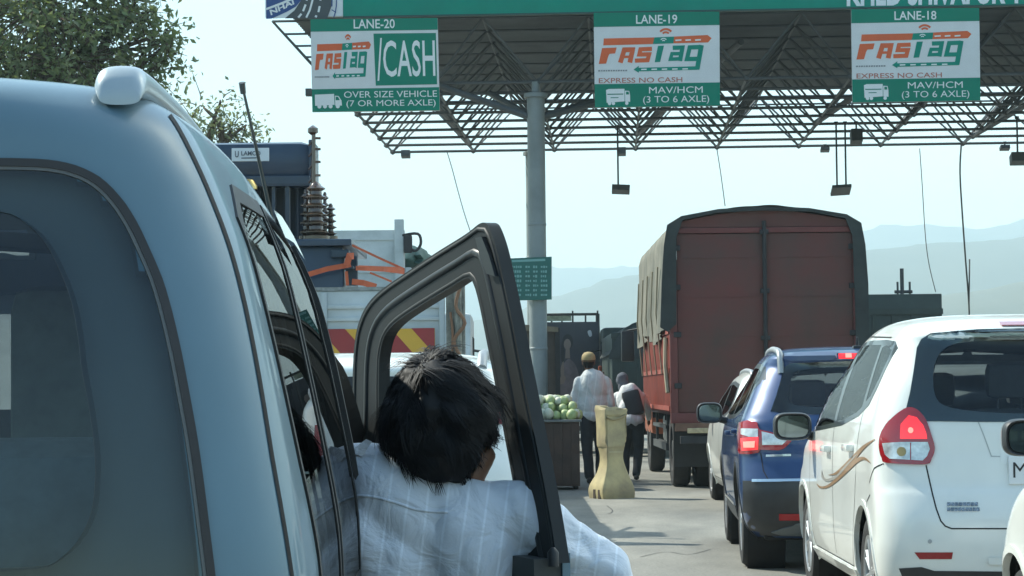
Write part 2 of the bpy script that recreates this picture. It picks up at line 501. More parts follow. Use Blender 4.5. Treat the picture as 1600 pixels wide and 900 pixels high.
for (px, bb, rr) in ((837, 1.0, 0.178), (831, 12.3, 0.178), (2300, 1.0, 0.178)):
    p0 = plane_hit(px, 150, bb); q = Vector((p0.x, p0.y, 0))
    m = MB(); T = Matrix.Translation(q)
    m.lathe([(rr, 0), (rr, HB - 0.32)], T, 28)
    m.lathe([(rr + .06, HB - .32), (rr + .06, HB - .24), (0.08, HB - .2), (0.08, HB)], T, 28)
    m.lathe([(rr + .14, 0), (rr + .14, 0.05), (rr + .02, 0.05), (rr + .02, 0.4)], T, 28)
    for zz in (2.1, 4.6): m.lathe([(rr, zz), (rr + .008, zz + .01), (rr + .008, zz + .05), (rr, zz + .06)], T, 28, cap=False)
    m.build("column", COLM, canopy, world=True, smooth=40)

# ------------------------------------------------------------------ name board along the front of the canopy
GREEN = mat("sign_green_sheet", (0.001, 0.24, 0.17), 0.7, 0, .2, 0, var=0.08, scale=1.5)
GREEN2 = mat("sign_green_vinyl", (0.001, 0.20, 0.13), 0.7, 0, .2, 0, var=0.06, scale=1.0)
WHITES = mat("sign_white_sheet", (0.66, 0.67, 0.67), 0.6, 0, .3, 0, var=0.05, scale=2.0)
LETTER = mat("sign_white_lettering", (0.74, 0.76, 0.75), 0.6, 0, .3)
ORANGE = mat("sign_orange_vinyl", (0.66, 0.11, 0.025), 0.6, var=0.08, scale=2)
REDTXT = mat("sign_faded_red_vinyl", (0.42, 0.13, 0.09), 0.55)
LOGOBLUE = mat("sign_blue_vinyl", (0.015, 0.06, 0.22), 0.5)
LOGOROAD = mat("sign_charcoal_vinyl", (0.05, 0.06, 0.065), 0.55)
GREYTXT = mat("sign_grey_print", (0.22, 0.23, 0.24), 0.6)
nbrd = thing("plaza_name_board", "long green board with the white plaza name, running along the canopy's front edge", "sign", C3(0, -0.1, HF))
m = MB(); a1, a2 = 0.0, 24.0
Mb = Matrix(((cU.x, cV.x, 0, cO.x), (cU.y, cV.y, 0, cO.y), (0, 0, 1, 0), (0, 0, 0, 1)))
m.box((1.55, -0.12, HF), (24, 0.0, HF + 2.2), Mb)
m.box((0, -0.12, HF), (1.545, 0.0, HF + 2.2), Mb)
m.f  # board
bo = MB(); bo.box((1.55, -0.12, HF), (24, 0.0, HF + 2.2), Mb); bo.build("board_panel", GREEN, nbrd, world=True)
fb = MB(); fb.box((1.55, -0.14, HF - 0.035), (24, 0.01, HF - 0.003), Mb); fb.build("bottom_rail", mat("rail_green", (0.004, 0.06, 0.05), 0.5), nbrd, world=True)
fpl = lambda px, py: plane_hit(px, py, -0.128)
tx = MB(); put_text(tx, "KHED SHIVAPUR TOLL PLAZA", 1323, 1768, 8, -34, lambda u, v: plane_hit(u, v - (u - 1460) * 0.017, -0.126), bold=0.035)
tx.build("lettering", mat("board_white_lettering", (0.75, 0.78, 0.78), 0.5), nbrd, world=True)
lg = MB(); lg.box((0, -0.12, HF), (1.545, 0.0, HF + 2.2), Mb); lgo = lg.build("logo_panel", WHITES, nbrd, world=True)
def LG(off): return lambda X, Y: plane_hit(400 + X / 10, Y / 10, -0.12 - off)
b1 = MB(); b1.flat([(160, -900), (900, -900), (800, -250), (700, 10), (620, 105), (470, 190), (240, 292), (160, 296)], LG(.004)); b1.build("logo_blue_field", LOGOBLUE, lgo, world=True)
b2 = MB(); b2.flat([(160, 125), (420, 25), (700, -110), (700, -60), (420, 65), (160, 160)], LG(.008))
put_text(b2, "NHAI", 0, 1, 0, 1, lambda u, v: LG(.008)(235 + 365 * u - 25 * v, 240 - 175 * u - 82 * v), bold=0.03)
b2.flat([(255, 292), (470, 205), (640, 100), (700, 20), (600, 160), (450, 285)], LG(.008)); b2.build("logo_lettering", LETTER, lgo, world=True)
b3 = MB(); b3.flat([(450, 288), (600, 165), (700, 10), (760, -300), (800, -900), (1230, -900), (1190, -200), (1180, 100), (1110, 290)], LG(.011)); b3.build("logo_road", LOGOROAD, lgo, world=True)
b4 = MB()
for st, wd in (([(660, 275), (710, 215)], 32), ([(735, 175), (775, 70)], 32), ([(790, 10), (805, -60)], 32), ([(785, 275), (840, 160), (890, -20), (910, -200)], 30), ([(930, 270), (945, 240)], 34), ([(975, 190), (995, 95)], 32), ([(1005, 10), (1015, -60)], 32)):
    put_stroke(b4, st, wd, LG(.014))
b4.build("logo_lane_dash", LETTER, lgo, world=True)
b5 = MB(); put_stroke(b5, [(1215, 270), (1240, 190), (1255, 90), (1260, -60), (1250, -300)], 16, LG(.011)); put_stroke(b5, [(1180, 150), (1250, 195)], 14, LG(.011)); put_stroke(b5, [(1185, 100), (1190, -40), (1190, -300)], 18, LG(.0125))
b5.build("logo_blue_arc", LOGOBLUE, lgo, world=True)

# ------------------------------------------------------------------ lane signs
def sign_fn(quad, off):
    TL, TR, BR, BL = quad
    def f(u, v):
        x = (TL[0] * (1 - u) + TR[0] * u) * (1 - v) + (BL[0] * (1 - u) + BR[0] * u) * v
        y = (TL[1] * (1 - u) + TR[1] * u) * (1 - v) + (BL[1] * (1 - u) + BR[1] * u) * v
        return plane_hit(x, y, -0.32 - off)
    return f
def fastag(f, root):
    """f maps logo units (zoom units of the middle sign) with an offset -> point"""
    o = MB(); gm = MB(); wm = MB(); gr = MB()
    o.flat([(572, 240), (890, 237), (880, 278), (568, 283)], f(.004))
    o.flat([(1015, 233), (1225, 226), (1250, 246), (1228, 272), (1010, 275)], f(.004))
    gm.flat([(890, 237), (1015, 233), (1010, 275), (880, 278)], f(.004))
    for rr, wd in ((44, 13), (24, 12)):
        put_stroke(o, [(962 + rr * math.sin(t), 228 - rr * math.cos(t) * .95) for t in [rad(q) for q in range(-52, 53, 13)]], wd, f(.004))
    for rr in (22, 10):
        put_stroke(wm, [(948 + rr * math.sin(t), 266 - rr * math.cos(t)) for t in [rad(q) for q in range(-52, 53, 13)]], 6, f(.007))
    for a_, b_ in ((1022, 1060), (1085, 1120), (1146, 1182)): put_stroke(wm, [(a_, 257), (b_, 255)], 9, f(.007))
    # F A S (orange)
    o.flat([(560, 300), (652, 297), (642, 334), (606, 336), (598, 352), (585, 396), (538, 398)], f(.004))
    put_stroke(o, [(674, 392), (700, 312), (752, 312), (734, 392)], 30, f(.004)); put_stroke(o, [(690, 356), (742, 356)], 16, f(.0045))
    put_stroke(o, [(874, 308), (802, 310), (794, 342), (856, 342), (846, 378), (766, 380)], 26, f(.004))
    # T a g (green)
    gm.flat([(912, 290), (950, 289), (925, 390), (890, 392)], f(.004))
    put_stroke(gm, [(1005, 303), (1066, 302), (1050, 386)], 27, f(.004)); put_stroke(gm, [(1052, 372), (990, 374), (1000, 340), (1058, 340)], 22, f(.0045))
    put_stroke(gm, [(1180, 300), (1112, 302), (1094, 374), (1160, 374)], 27, f(.004)); put_stroke(gm, [(1186, 288), (1158, 438)], 30, f(.0045))
    put_stroke(gm, [(1170, 431), (785, 436)], 22, f(.0047)); gm.flat([(757, 436), (790, 412), (790, 456)], f(.0048))
    for a_ in (805, 870, 935, 1000, 1065): put_stroke(wm, [(a_, 436), (a_ + 34, 435)], 8, f(.008))
    x = 534
    for wd in (14, 9, 11, 8, 14, 10, 12, 9, 13, 10, 11, 12): put_stroke(gr, [(x, 441), (x + wd, 440)], 9, f(.004)); x += wd + 4.5
    o.build("logo_orange_letters", ORANGE, root, world=True); gm.build("logo_green_letters", GREEN, root, world=True)
    wm.build("logo_white_dash", LETTER, root, world=True); gr.build("logo_small_print", GREYTXT, root, world=True)
def lane_sign(quad, lane, kind, label):
    f0 = sign_fn(quad, 0)
    c = f0(.5, 1.0)
    t = thing("lane_sign", label, "sign", c, math.atan2(cU.y, cU.x), "green and white lane signs hung from the canopy")
    bk = MB()
    A, B, C_, D = f0(0, 0), f0(1, 0), f0(1, 1), f0(0, 1)
    th = cV * 0.07
    bk.add([A, B, C_, D, A + th, B + th, C_ + th, D + th], [(0, 1, 2, 3), (7, 6, 5, 4), (0, 4, 5, 1), (1, 5, 6, 2), (2, 6, 7, 3), (3, 7, 4, 0)])
    bk.build("sign_panel", WHITES, t, world=True)
    for u in (.12, .5, .88):
        hg = MB(); p = f0(u, 0.0) + cV * 0.1; hg.beam(p - Vector((0, 0, .5)), p + Vector((0, 0, .02)), 0.035, 8); hg.beam(p - Vector((0, 0, .1)), p + cV * .6 - Vector((0, 0, .02)), 0.03, 6)
        hg.build("hanger", STEEL, t, world=True)
    def Z(off):
        f = sign_fn(quad, off)
        return lambda X, Y: f((X - 510) / 790.0, (Y - 80) / 588.0)
    if kind == 'tag':
        gp = MB(); gp.flat([(510, 80), (1300, 80), (1300, 164), (510, 168)], Z(.003)); gp.flat([(510, 523), (1300, 523), (1300, 668), (510, 668)], Z(.003)); gp.build("green_band", GREEN2, t, world=True)
        lt = MB(); put_text(lt, lane, 776, 1035, 152, 96, Z(.006), bold=0.012); lt.build("lane_lettering", LETTER, t, world=True)
        lt = MB(); put_text(lt, "MAV/HCM", 853, 1192, 586, 545, Z(.006)); lt.build("vehicle_lettering", LETTER, t, world=True); lt = MB(); put_text(lt, "(3 TO 6 AXLE)", 815, 1232, 656, 602, Z(.006), bold=0.0)
        lt.build("axle_lettering", LETTER, t, world=True)
        ex = MB(); put_text(ex, "EXPRESS NO CASH", 537, 1064, 518, 486, Z(.004), bold=0.008); ex.build("express_lettering", REDTXT, t, world=True)
        fastag(Z, t)
        tr = MB()
        tr.flat([(582, 560), (600, 554), (698, 554), (698, 632), (585, 640)], Z(.006)); tr.flat([(701, 566), (728, 568), (733, 595), (733, 636), (701, 634)], Z(.006))
        for cx in (603, 627, 712): tr.flat([(cx + 11 * math.cos(q), 644 + 11 * math.sin(q)) for q in [k * math.pi / 5 for k in range(10)]], Z(.0065))
        tr.build("truck_pictogram", LETTER, t, world=True)
        td = MB(); td.flat([(590, 584), (690, 584), (690, 590), (590, 590)], Z(.009)); td.flat([(610, 606), (660, 606), (660, 611), (610, 611)], Z(.009)); td.flat([(708, 572), (724, 573), (727, 590), (708, 590)], Z(.009)); td.build("pictogram_detail", GREEN2, t, world=True)  # green body lines and cab window printed on the truck symbol
    else:
        def Y2(off):
            f = sign_fn(quad, off)
            return lambda X, Y: f((X - 340) / 796.0, (Y - 118) / 580.0)
        gp = MB(); gp.flat([(340, 118), (1136, 118), (1136, 192), (340, 196)], Y2(.003)); gp.flat([(340, 556), (1136, 552), (1136, 698), (340, 698)], Y2(.003))
        gp.flat([(733, 212), (1124, 212), (1124, 534), (740, 538)], Y2(.003)); gp.build("green_band", GREEN2, t, world=True)
        lt = MB(); put_text(lt, lane, 610, 868, 180, 122, Y2(.006), bold=0.012); lt.build("lane_lettering", LETTER, t, world=True); lt = MB()
        put_text(lt, "/", 752, 785, 508, 240, Y2(.006), bold=0.01); put_text(lt, "CASH", 790, 1115, 484, 256, Y2(.006), bold=0.006); lt.build("cash_lettering", LETTER, t, world=True); lt = MB()
        put_text(lt, "OVER SIZE VEHICLE", 540, 1122, 612, 572, Y2(.006), bold=0.0); lt.build("vehicle_lettering", LETTER, t, world=True); lt = MB(); put_text(lt, "(7 OR MORE AXLE)", 554, 1112, 678, 628, Y2(.006), bold=0.0)
        lt.build("axle_lettering", LETTER, t, world=True)
        fl = lambda off: (lambda X, Y: Y2(off)(358 + (X - 530) * 0.497, 272 + (Y - 237) * 1.02))
        fastag(fl, t)
        tr = MB(); tr.flat([(358, 590), (478, 586), (480, 655), (358, 660)], Y2(.006)); tr.flat([(484, 598), (506, 600), (524, 628), (526, 660), (484, 660)], Y2(.006))
        for cx in (385, 420, 455, 500): tr.flat([(cx + 13 * math.cos(q), 664 + 13 * math.sin(q)) for q in [k * math.pi / 5 for k in range(10)]], Y2(.0065))
        tr.build("truck_pictogram", LETTER, t, world=True)
        td = MB(); td.flat([(488, 604), (503, 605), (514, 626), (488, 626)], Y2(.009)); td.build("pictogram_detail", GREEN2, t, world=True)  # green cab window printed on the truck symbol
        lp = MB(); q0 = plane_hit(477, 138, -.25); q1 = plane_hit(488, 151, -.05); lp.box((min(q0.x, q1.x), min(q0.y, q1.y), min(q0.z, q1.z)), (max(q0.x, q1.x), max(q0.y, q1.y), max(q0.z, q1.z)), bev=.01); lp.build("side_bracket", STEEL, t, world=True)
    return t
lane_sign(((485, 30), (683.5, 28), (687, 172.5), (488, 175)), "LANE-20", 'cash', "lane 20 sign with a large CASH panel for over size vehicles")
lane_sign(((927.5, 20), (1124, 18), (1125, 165), (929.5, 168)), "LANE-19", 'tag', "lane 19 sign reading EXPRESS NO CASH, hung beside the round grey column")
lane_sign(((1330, 14.5), (1530, 12), (1532, 157), (1332, 160)), "LANE-18", 'tag', "lane 18 sign reading EXPRESS NO CASH, hung above the truck under the plaza name")

# ------------------------------------------------------------------ equipment hanging under the truss
def rodthing(name, label, cat, parts, group=None):
    t = thing(name, label, cat, parts[0][0], 0, group)
    return t
FIX = mat("fixture_grey", (0.09, 0.10, 0.10), 0.6, 0.2, var=0.2, scale=6)
def overhead_box(px, py, wpx, hpx, zb, label, tilt=0.0, rods=(), name="rfid_reader", cat="toll reader", group=None, depth=0.35):
    """a flat box hung from the bottom chord by rods given as pixel x"""
    c = plane_hit(px, py, zb); s = F / c.y
    t = thing(name, label, cat, c, math.atan2(cU.y, cU.x), group)
    m = MB(); wd, h = wpx / s, hpx / s
    M = Matrix.Translation((0, 0, 0)) @ Matrix.Rotation(tilt, 4, 'Y') @ Matrix.Rotation(rad(-14), 4, 'X')
    m.box((-wd / 2, -depth / 2, -h / 2), (wd / 2, depth / 2, h / 2), M, bev=.012)
    m.build("housing", FIX, t)
    if rods:
        rm = MB()
        for rx in rods:
            a = plane_hit(rx, py - hpx * .3, zb); rm.beam(a, Vector((a.x, a.y, HB)), 0.022, 6)
            rm.lathe([(0.05, 0), (0.05, 0.06)], Matrix.Translation((a.x, a.y, HB - .03)), 10)
        rm.build("hanging_rod", STEEL, t, world=True)
    return t
gp = "boxes and boards hung under the canopy truss"
overhead_box(970, 296, 28, 9, 9.0, "small flat reader board hung on one long rod under the lane 19 sign", rad(3), (966,), group=gp)
overhead_box(1314, 297, 30, 5, 9.0, "thin flat reader board hung on two rods above the red truck", rad(-3), (1308, 1322), group=gp, depth=.6)
lgp = "floodlights under the canopy truss"
for px, py, wpx, hpx, lb in ((634, 241, 14, 10, "small floodlight under the truss between the lane 20 sign and the column"), (972, 237, 12, 11, "small square floodlight at the top of the single reader rod"), (1289, 234, 14, 5, "small floodlight under the truss just before the two reader rods"), (1570, 231, 15, 6, "small floodlight near the truss end above the white people carrier")):
    zb = 14.0
    c = plane_hit(px, py, zb); t = overhead_box(px, py, wpx, hpx, zb, lb, 0, (px,), "floodlight", "floodlight", lgp, .22)
overhead_box(1592, 248, 26, 15, 8.5, "dark sensor box hung beside the last floodlight over the white people carrier", 0, (1590,), "sensor_box", "sensor", gp)
bx = overhead_box(1338, 214, 18, 20, 9.0, "dark camera box bolted to the truss above the two reader rods", 0, (1338,), "camera_box", "camera", gp)
WIRE = mat("thin_cable", (0.10, 0.11, 0.12), 0.6)
for pts, lb in (([(698, 236), (706, 262), (716, 300), (726, 335), (735, 362)], "thin cable sagging from the truss beside the lane 20 sign"), ([(1120, 232), (1126, 270), (1133, 322)], "short thin cable hanging from the truss above the red truck's roof"), ([(1437, 232), (1441, 290), (1446, 370), (1452, 415), (1462, 456)], "long thin cable curving down from the truss behind the dark truck")):
    m = MB(); p3 = [plane_hit(x, y, 14.04 if k == 0 else 14.0) for k, (x, y) in enumerate(smooth_poly(pts, 4, closed=False))]
    m.tube(p3, 0.012, 5); o = m.build("hanging_cable", WIRE, smooth=0, loc=p3[0]); tag(o, lb, "cable", "thin cables hanging from the canopy")
m = MB(); p3 = [plane_hit(x, y, 14.0) for (x, y) in smooth_poly([(1502, 226), (1500, 270), (1504, 340), (1509, 410), (1514, 478), (1516, 560)], 4, closed=False)]
m.tube(p3, 0.022, 6); q3 = [plane_hit(x, y, 14.0) for (x, y) in [(1515, 405), (1514, 478)]]; m.tube(q3, .02, 5)
o = m.build("hanging_cable", STEEL, smooth=0, loc=p3[0]); tag(o, "thick dark cable with a forked lower end behind the white people carrier", "cable", "thin cables hanging from the canopy")

# fare board fixed to the column
fbq = ((791, 403), (862, 400), (862, 468), (808, 470))
fb = thing("fare_board", "small green fare board with rows of pale print strapped to the grey column", "sign", plane_hit(830, 470, .75), math.atan2(cU.y, cU.x))
def FB(off): return lambda x, y: plane_hit(x, y, 0.72 - off)
m = MB(); A = [FB(0)(*q) for q in ((790, 404), (862, 401), (862, 468), (790, 470))]; th = cV * .05
m.add(A + [a + th for a in A], [(0, 1, 2, 3), (7, 6, 5, 4), (0, 4, 5, 1), (1, 5, 6, 2), (2, 6, 7, 3), (3, 7, 4, 0)]); m.build("board_panel", mat("fare_green", (0.012, 0.12, 0.10), 0.5, var=.15, scale=3), fb, world=True)
m = MB(); random.seed(3)
for row in range(7):
    y = 417 + row * 7.3
    for a_, b_ in ((796, 816), (821, 830), (833, 841), (845, 856)):
        x = a_
        while x < b_ - 2:
            wd = random.uniform(1.6, 3.4); put_stroke(m, [(x, y), (min(b_, x + wd), y)], random.uniform(2.5, 4.2), FB(.006)); x += wd + 1.0
put_stroke(m, [(800, 408), (852, 406)], 3.5, FB(.006))
m.build("fare_lettering", mat("fare_print", (0.18, 0.38, 0.36), 0.6), fb, world=True)
# ================================================================== car body builder
def to_px(p):
    d = CAM_R.transposed() @ (Vector(p) - CAM_P)
    return (800.0 + F * d.x / -d.z, 450.0 - F * d.y / -d.z, -d.z)
def _quarter(w, d, n, cnt):
    pts = []
    for i in range(241):
        a = (math.pi / 2) * i / 240
        pts.append((w * (math.sin(a) ** (2 / n) if a > 0 else 0), d * (1 - (max(0, math.cos(a)) ** (2 / n)))))
    L = [0]
    for i in range(240): L.append(L[-1] + math.hypot(pts[i + 1][0] - pts[i][0], pts[i + 1][1] - pts[i][1]))
    out = []; k = 0
    for j in range(cnt):
        t = L[-1] * j / (cnt - 1)
        while k < 239 and L[k + 1] < t: k += 1
        u = (t - L[k]) / max(1e-9, L[k + 1] - L[k])
        out.append((pts[k][0] + (pts[k + 1][0] - pts[k][0]) * u, pts[k][1] + (pts[k + 1][1] - pts[k][1]) * u))
    return out
class Car:
    """local frame: x to the right, y forward from the rear bumper, z up"""
    def __init__(s, root, rows, sub=5, nq=26, ns=44, arch=0.0, arch_from=1.2, lay=None):
        s.root = root; s.M = mtx(root); s.Mi = s.M.inverted()
        pts = smooth_poly([tuple(r) for r in rows], sub, closed=False)
        s.V = []; s.FC = []; ring = 0
        hmax = rows[-1][0]
        for (h, w_, yr, yf, dr, df, nr, nf) in pts:
            h_ = []
            for (x, y) in _quarter(w_, dr, nr, nq): h_.append((x, yr + y))
            y0, y1 = yr + dr, yf - df
            for i in range(1, ns): h_.append((w_, y0 + (y1 - y0) * i / ns))
            for (x, y) in reversed(_quarter(w_, df, nf, nq)): h_.append((x, yf - y))
            loop = h_ + [(-x, y) for (x, y) in reversed(h_[1:-1])]
            ring = len(loop)
            ym = (rows[-1][2] + rows[-1][3]) / 2; Lh = (rows[-1][3] - rows[-1][2]) / 2 + .5
            for (x, y) in loop:
                dz = 0
                if arch and h > arch_from:
                    t = (h - arch_from) / (hmax - arch_from); dz = -arch * t * ((y - ym) / Lh) ** 2
                s.V.append(Vector((x, y, h + dz)))
        n = len(pts); s.ring = ring
        for i in range(n - 1):
            for k in range(ring):
                s.FC.append((i * ring + k, i * ring + (k + 1) % ring, (i + 1) * ring + (k + 1) % ring, (i + 1) * ring + k))
        # cap the roof: mirror-image points joined across
        b = (n - 1) * ring; half = ring // 2
        for k in range(half):
            a0, a1 = b + k, b + k + 1; c0, c1 = b + (ring - k) % ring, b + (ring - k - 1) % ring
            q = [a0, a1, c1, c0]; q = [v for i, v in enumerate(q) if v not in q[:i]]
            if len(q) >= 3: s.FC.append(tuple(q))
        s.bvh = BVHTree.FromPolygons(s.V, s.FC)
        s.dead = set()
        s.cen = []; s.nor = []
        for f in s.FC:
            c = Vector((0, 0, 0))
            for i in f: c += s.V[i]
            c /= len(f); s.cen.append(c)
            nn = (s.V[f[1]] - s.V[f[0]]).cross(s.V[f[2]] - s.V[f[0]])
            if nn.length < 1e-12 and len(f) > 3: nn = (s.V[f[2]] - s.V[f[0]]).cross(s.V[f[3]] - s.V[f[0]])
            s.nor.append(nn.normalized() if nn.length > 0 else Vector((0, 0, 1)))
    def cast(s, o, d):
        p, n, i, dist = s.bvh.ray_cast(Vector(o), Vector(d))
        if p is None: return None
        n = s.nor[i]
        if n.dot(Vector(d)) > 0: n = -n
        return p, n
    def proj(s, kind):
        if kind == 'rear': return lambda x, h: s.cast((x, -3, h), (0, 1, 0))
        if kind == 'front': return lambda x, h: s.cast((x, 9, h), (0, -1, 0))
        if kind == 'left': return lambda y, h: s.cast((-3, y, h), (1, 0, 0))
        if kind == 'right': return lambda y, h: s.cast((3, y, h), (-1, 0, 0))
        if kind == 'top': return lambda x, y: s.cast((x, y, 4), (0, 0, -1))
        if kind in ('px', 'pxm'):
            o = s.Mi @ CAM_P; R = s.Mi.to_3x3()
            def f(px, py):
                h = s.cast(o, (R @ ray(px, py)).normalized())
                if h and kind == 'pxm': h = (Vector((-h[0].x, h[0].y, h[0].z)), Vector((-h[1].x, h[1].y, h[1].z)))
                return h
            return f
    def px2(s, kind, pts, plane=None):
        """pixels -> 2d coordinates of the rear / left / right projection"""
        out = []; f = s.proj('px'); o = s.Mi @ CAM_P; R = s.Mi.to_3x3()
        for q in pts:
            h = f(*q)
            if h is None or plane is not None:
                d = R @ ray(*q)
                if kind in ('left', 'right'): t = ((plane if plane is not None else (-.8 if kind == 'left' else .8)) - o.x) / d.x
                else: t = ((plane or 0) - o.y) / d.y
                p = o + d * t
            else: p = h[0]
            out.append((p.y, p.z) if kind in ('left', 'right') else (p.x, p.z))
        return out
    def patch(s, kind, poly, name, m, off=0.003, holes=(), step=0.04, parent=None, smooth=40, depth=0.004, mirror=False, fn=None):
        v2, f2 = cdt(poly, holes, step)
        pr = fn or s.proj(kind); mb = MB(); idx = {}
        P3 = []; N3 = []
        for q in v2:
            h = pr(*q); P3.append(h[0] if h else None); N3.append(h[1] if h else None)
        fs = [f for f in f2 if all(P3[i] is not None for i in f)]
        # drop triangles stretched over a silhouette
        keep = []
        for f in fs:
            L = max((P3[f[a]] - P3[f[a - 1]]).length for a in range(len(f)))
            if kind in ('px', 'pxm') or L < step * 6 + .05: keep.append(f)
        fs = keep
        # smoothed normals
        acc = {}
        for f in fs:
            for i in f: acc.setdefault(i, N3[i])
        used = sorted(acc); mp = {i: k for k, i in enumerate(used)}
        top = [P3[i] + N3[i] * off for i in used]
        mb.add(top, [[mp[i] for i in f] for f in fs])
        cnt = {}
        for f in fs:
            for a in range(len(f)):
                e = (f[a], f[(a + 1) % len(f)]); k = tuple(sorted(e)); cnt.setdefault(k, []).append(e)
        for k, es in cnt.items():
            if len(es) == 1:
                i, j = es[0]
                mb.add([P3[i] + N3[i] * off, P3[j] + N3[j] * off, P3[j] + N3[j] * (off - depth), P3[i] + N3[i] * (off - depth)], [(1, 0, 3, 2)])
        sgn = 1
        if mirror:
            mb.v = [Vector((-v.x, v.y, v.z)) for v in mb.v]
        return mb.build(name, m, parent or s.root, smooth=smooth)
    def strip(s, kind, pts, wd, name=None, m=None, off=0.0015, mb=None, step=0.03, parent=None, closed=False):
        own = mb is None
        if own: mb = MB()
        pts = list(pts) + ([pts[0]] if closed else [])
        out = []
        for i in range(len(pts) - 1):
            a, b = pts[i], pts[i + 1]; n = max(1, int(math.hypot(b[0] - a[0], b[1] - a[1]) / step))
            for k in range(n): out.append((a[0] + (b[0] - a[0]) * k / n, a[1] + (b[1] - a[1]) * k / n))
        out.append(pts[-1])
        L, R = stroke(out, wd); pr = s.proj(kind)
        pv = None
        for l, r_ in zip(L, R):
            hl, hr = pr(*l), pr(*r_)
            if hl and hr:
                cur = (hl[0] + hl[1] * off, hr[0] + hr[1] * off)
                if pv: mb.add([pv[0], cur[0], cur[1], pv[1]], [(0, 1, 2, 3)])
                pv = cur
            else: pv = None
        if own and mb.v: return mb.build(name or "panel_seam", m or SEAM, parent or s.root, smooth=0)
    def cut(s, kind, poly):
        ax = {'rear': (0, 2), 'front': (0, 2), 'left': (1, 2), 'right': (1, 2), 'top': (0, 1)}
        for i, c in enumerate(s.cen):
            n = s.nor[i]
            if kind in ('px', 'pxm'):
                q = Vector((-c.x, c.y, c.z)) if kind == 'pxm' else c
                x, y, z = to_px(s.M @ q)
                nn = Vector((-n.x, n.y, n.z)) if kind == 'pxm' else n
                if n.y < -0.15 and c.y < 1.2 and in_poly(x, y, poly): s.dead.add(i)
                continue
            if kind == 'rear' and (n.y > -0.2 or c.y > 1.5): continue
            if kind == 'front' and (n.y < 0.2 or c.y < 1.5): continue
            if kind == 'left' and n.x > -0.3: continue
            if kind == 'right' and n.x < 0.3: continue
            a, b = ax[kind]
            if in_poly(c[a], c[b], poly): s.dead.add(i)
    def window(s, kind, poly, gm, ring=0.03, rm=None, off=0.003, name="window", step=0.05, shr=None, mirror_kind=None):
        for k in ([kind] + ([mirror_kind] if mirror_kind else [])):
            inner = shrink(poly, ring)
            s.cut(k, shrink(poly, ring * .5) if shr is None else shrink(poly, shr))
            g_ = s.patch(k, inner, name, gm, off + .001, step=step, depth=.003)
            s.patch(k, poly, "window_seal", rm or BLACK, off, holes=[inner], step=step, parent=g_, depth=.012)
    def finish(s, paint, lining=TRIM, inset=0.02, name="body"):
        keep = [i for i in range(len(s.FC)) if i not in s.dead]
        used = {}; vs = []
        fs = []
        for i in keep:
            f = []
            for v in s.FC[i]:
                if v not in used: used[v] = len(vs); vs.append(s.V[v])
                f.append(used[v])
            fs.append(f)
        mb = MB(); mb.v = vs; mb.f = fs; mb.mi = [0] * len(fs)
        o = mb.build(name, paint, s.root, smooth=50)
        # vertex normals for the lining
        vn = [Vector((0, 0, 0)) for _ in s.V]
        for i, f in enumerate(s.FC):
            for v in f: vn[v] += s.nor[i]
        sgn = 1 if sum(s.nor[i].dot(Vector((s.cen[i].x, 0, 0))) for i in range(0, len(s.FC), 7)) > 0 else -1
        lv = [s.V[v] - vn[v].normalized() * inset * sgn if vn[v].length > 0 else s.V[v] for v in used]
        mb = MB(); mb.v = lv; mb.f = [list(reversed(f)) for f in fs]; mb.mi = [0] * len(fs)
        mb.build("interior_lining", lining, s.root, smooth=50)
        return o
    def wheels(s, R, rw, ys, xo, arch=None, spokes=5, ground=0.0, sides=(-1, 1), lip=None, paint=None, hub=RIM):
        arch = arch or R + .055
        for y in ys:
            for sd in sides:
                k = 'left' if sd < 0 else 'right'
                cz = R + ground
                circ = [(y + (arch + .012) * math.cos(t), cz + (arch + .012) * math.sin(t)) for t in [2 * math.pi * q / 40 for q in range(40)]]
                s.cut(k, circ)
                # lip of the wheel arch, over the cut edge
                t0, t1 = -0.25, math.pi + 0.25
                a1 = [t0 + (t1 - t0) * q / 30 for q in range(31)]
                lw = 0.032
                ringp = [(y + (arch + lw) * math.cos(t), cz + (arch + lw) * math.sin(t)) for t in a1] + [(y + arch * math.cos(t), cz + arch * math.sin(t)) for t in reversed(a1)]
                pr0 = s.proj(k)
                def pr(yy, hh, pr0=pr0, y=y, cz=cz): 
                    h = pr0(yy, max(hh, 0.24)); return (Vector((h[0].x, yy, hh)), h[1]) if h else None
                s.patch(k, ringp, "arch_lip", lip or paint, 0.006, step=0.04, depth=.03, fn=pr)
                m = MB()
                M = Matrix.Translation((sd * xo, y, cz)) @ Matrix.Rotation(rad(90) * sd, 4, 'Y')   # lathe z points outward
                m.lathe([(arch + .012, -0.03), (arch + .012, -rw - .1), (0.05, -rw - .12)], M, 28, cap=False)
                m.build("wheel_well", SEAM, s.root, smooth=30)
                t = MB(); t.lathe([(R * .62, -rw), (R * .9, -rw), (R * .985, -rw + .03), (R, -rw * .75), (R, -rw * .25), (R * .985, -.03), (R * .93, -.004), (R * .80, 0.004), (R * .68, -.008), (R * .66, -.03)], M, 36, cap=False)
                wh = t.build("wheel", TYRE, s.root, smooth=35)
                rm_ = MB(); rr = R * .67
                rm_.lathe([(rr, -.004), (rr - .015, -.012), (rr - .02, -rw * .6), (0.02, -rw * .6)], M, 32, cap=False)
                for q in range(spokes):
                    a = 2 * math.pi * q / spokes + .3
                    for da in (-.13, .13):
                        p0 = M @ Vector((.03 * math.cos(a), .03 * math.sin(a), -.03)); p1 = M @ Vector((rr * .97 * math.cos(a + da), rr * .97 * math.sin(a + da), -.025))
                        rm_.beam(p0, p1, .022, 6, .016)
                rm_.lathe([(0.001, -.008), (.05, -.012), (.06, -.03), (.06, -.06)], M, 16, cap=False)
                rm_.build("rim", hub, wh, smooth=35)
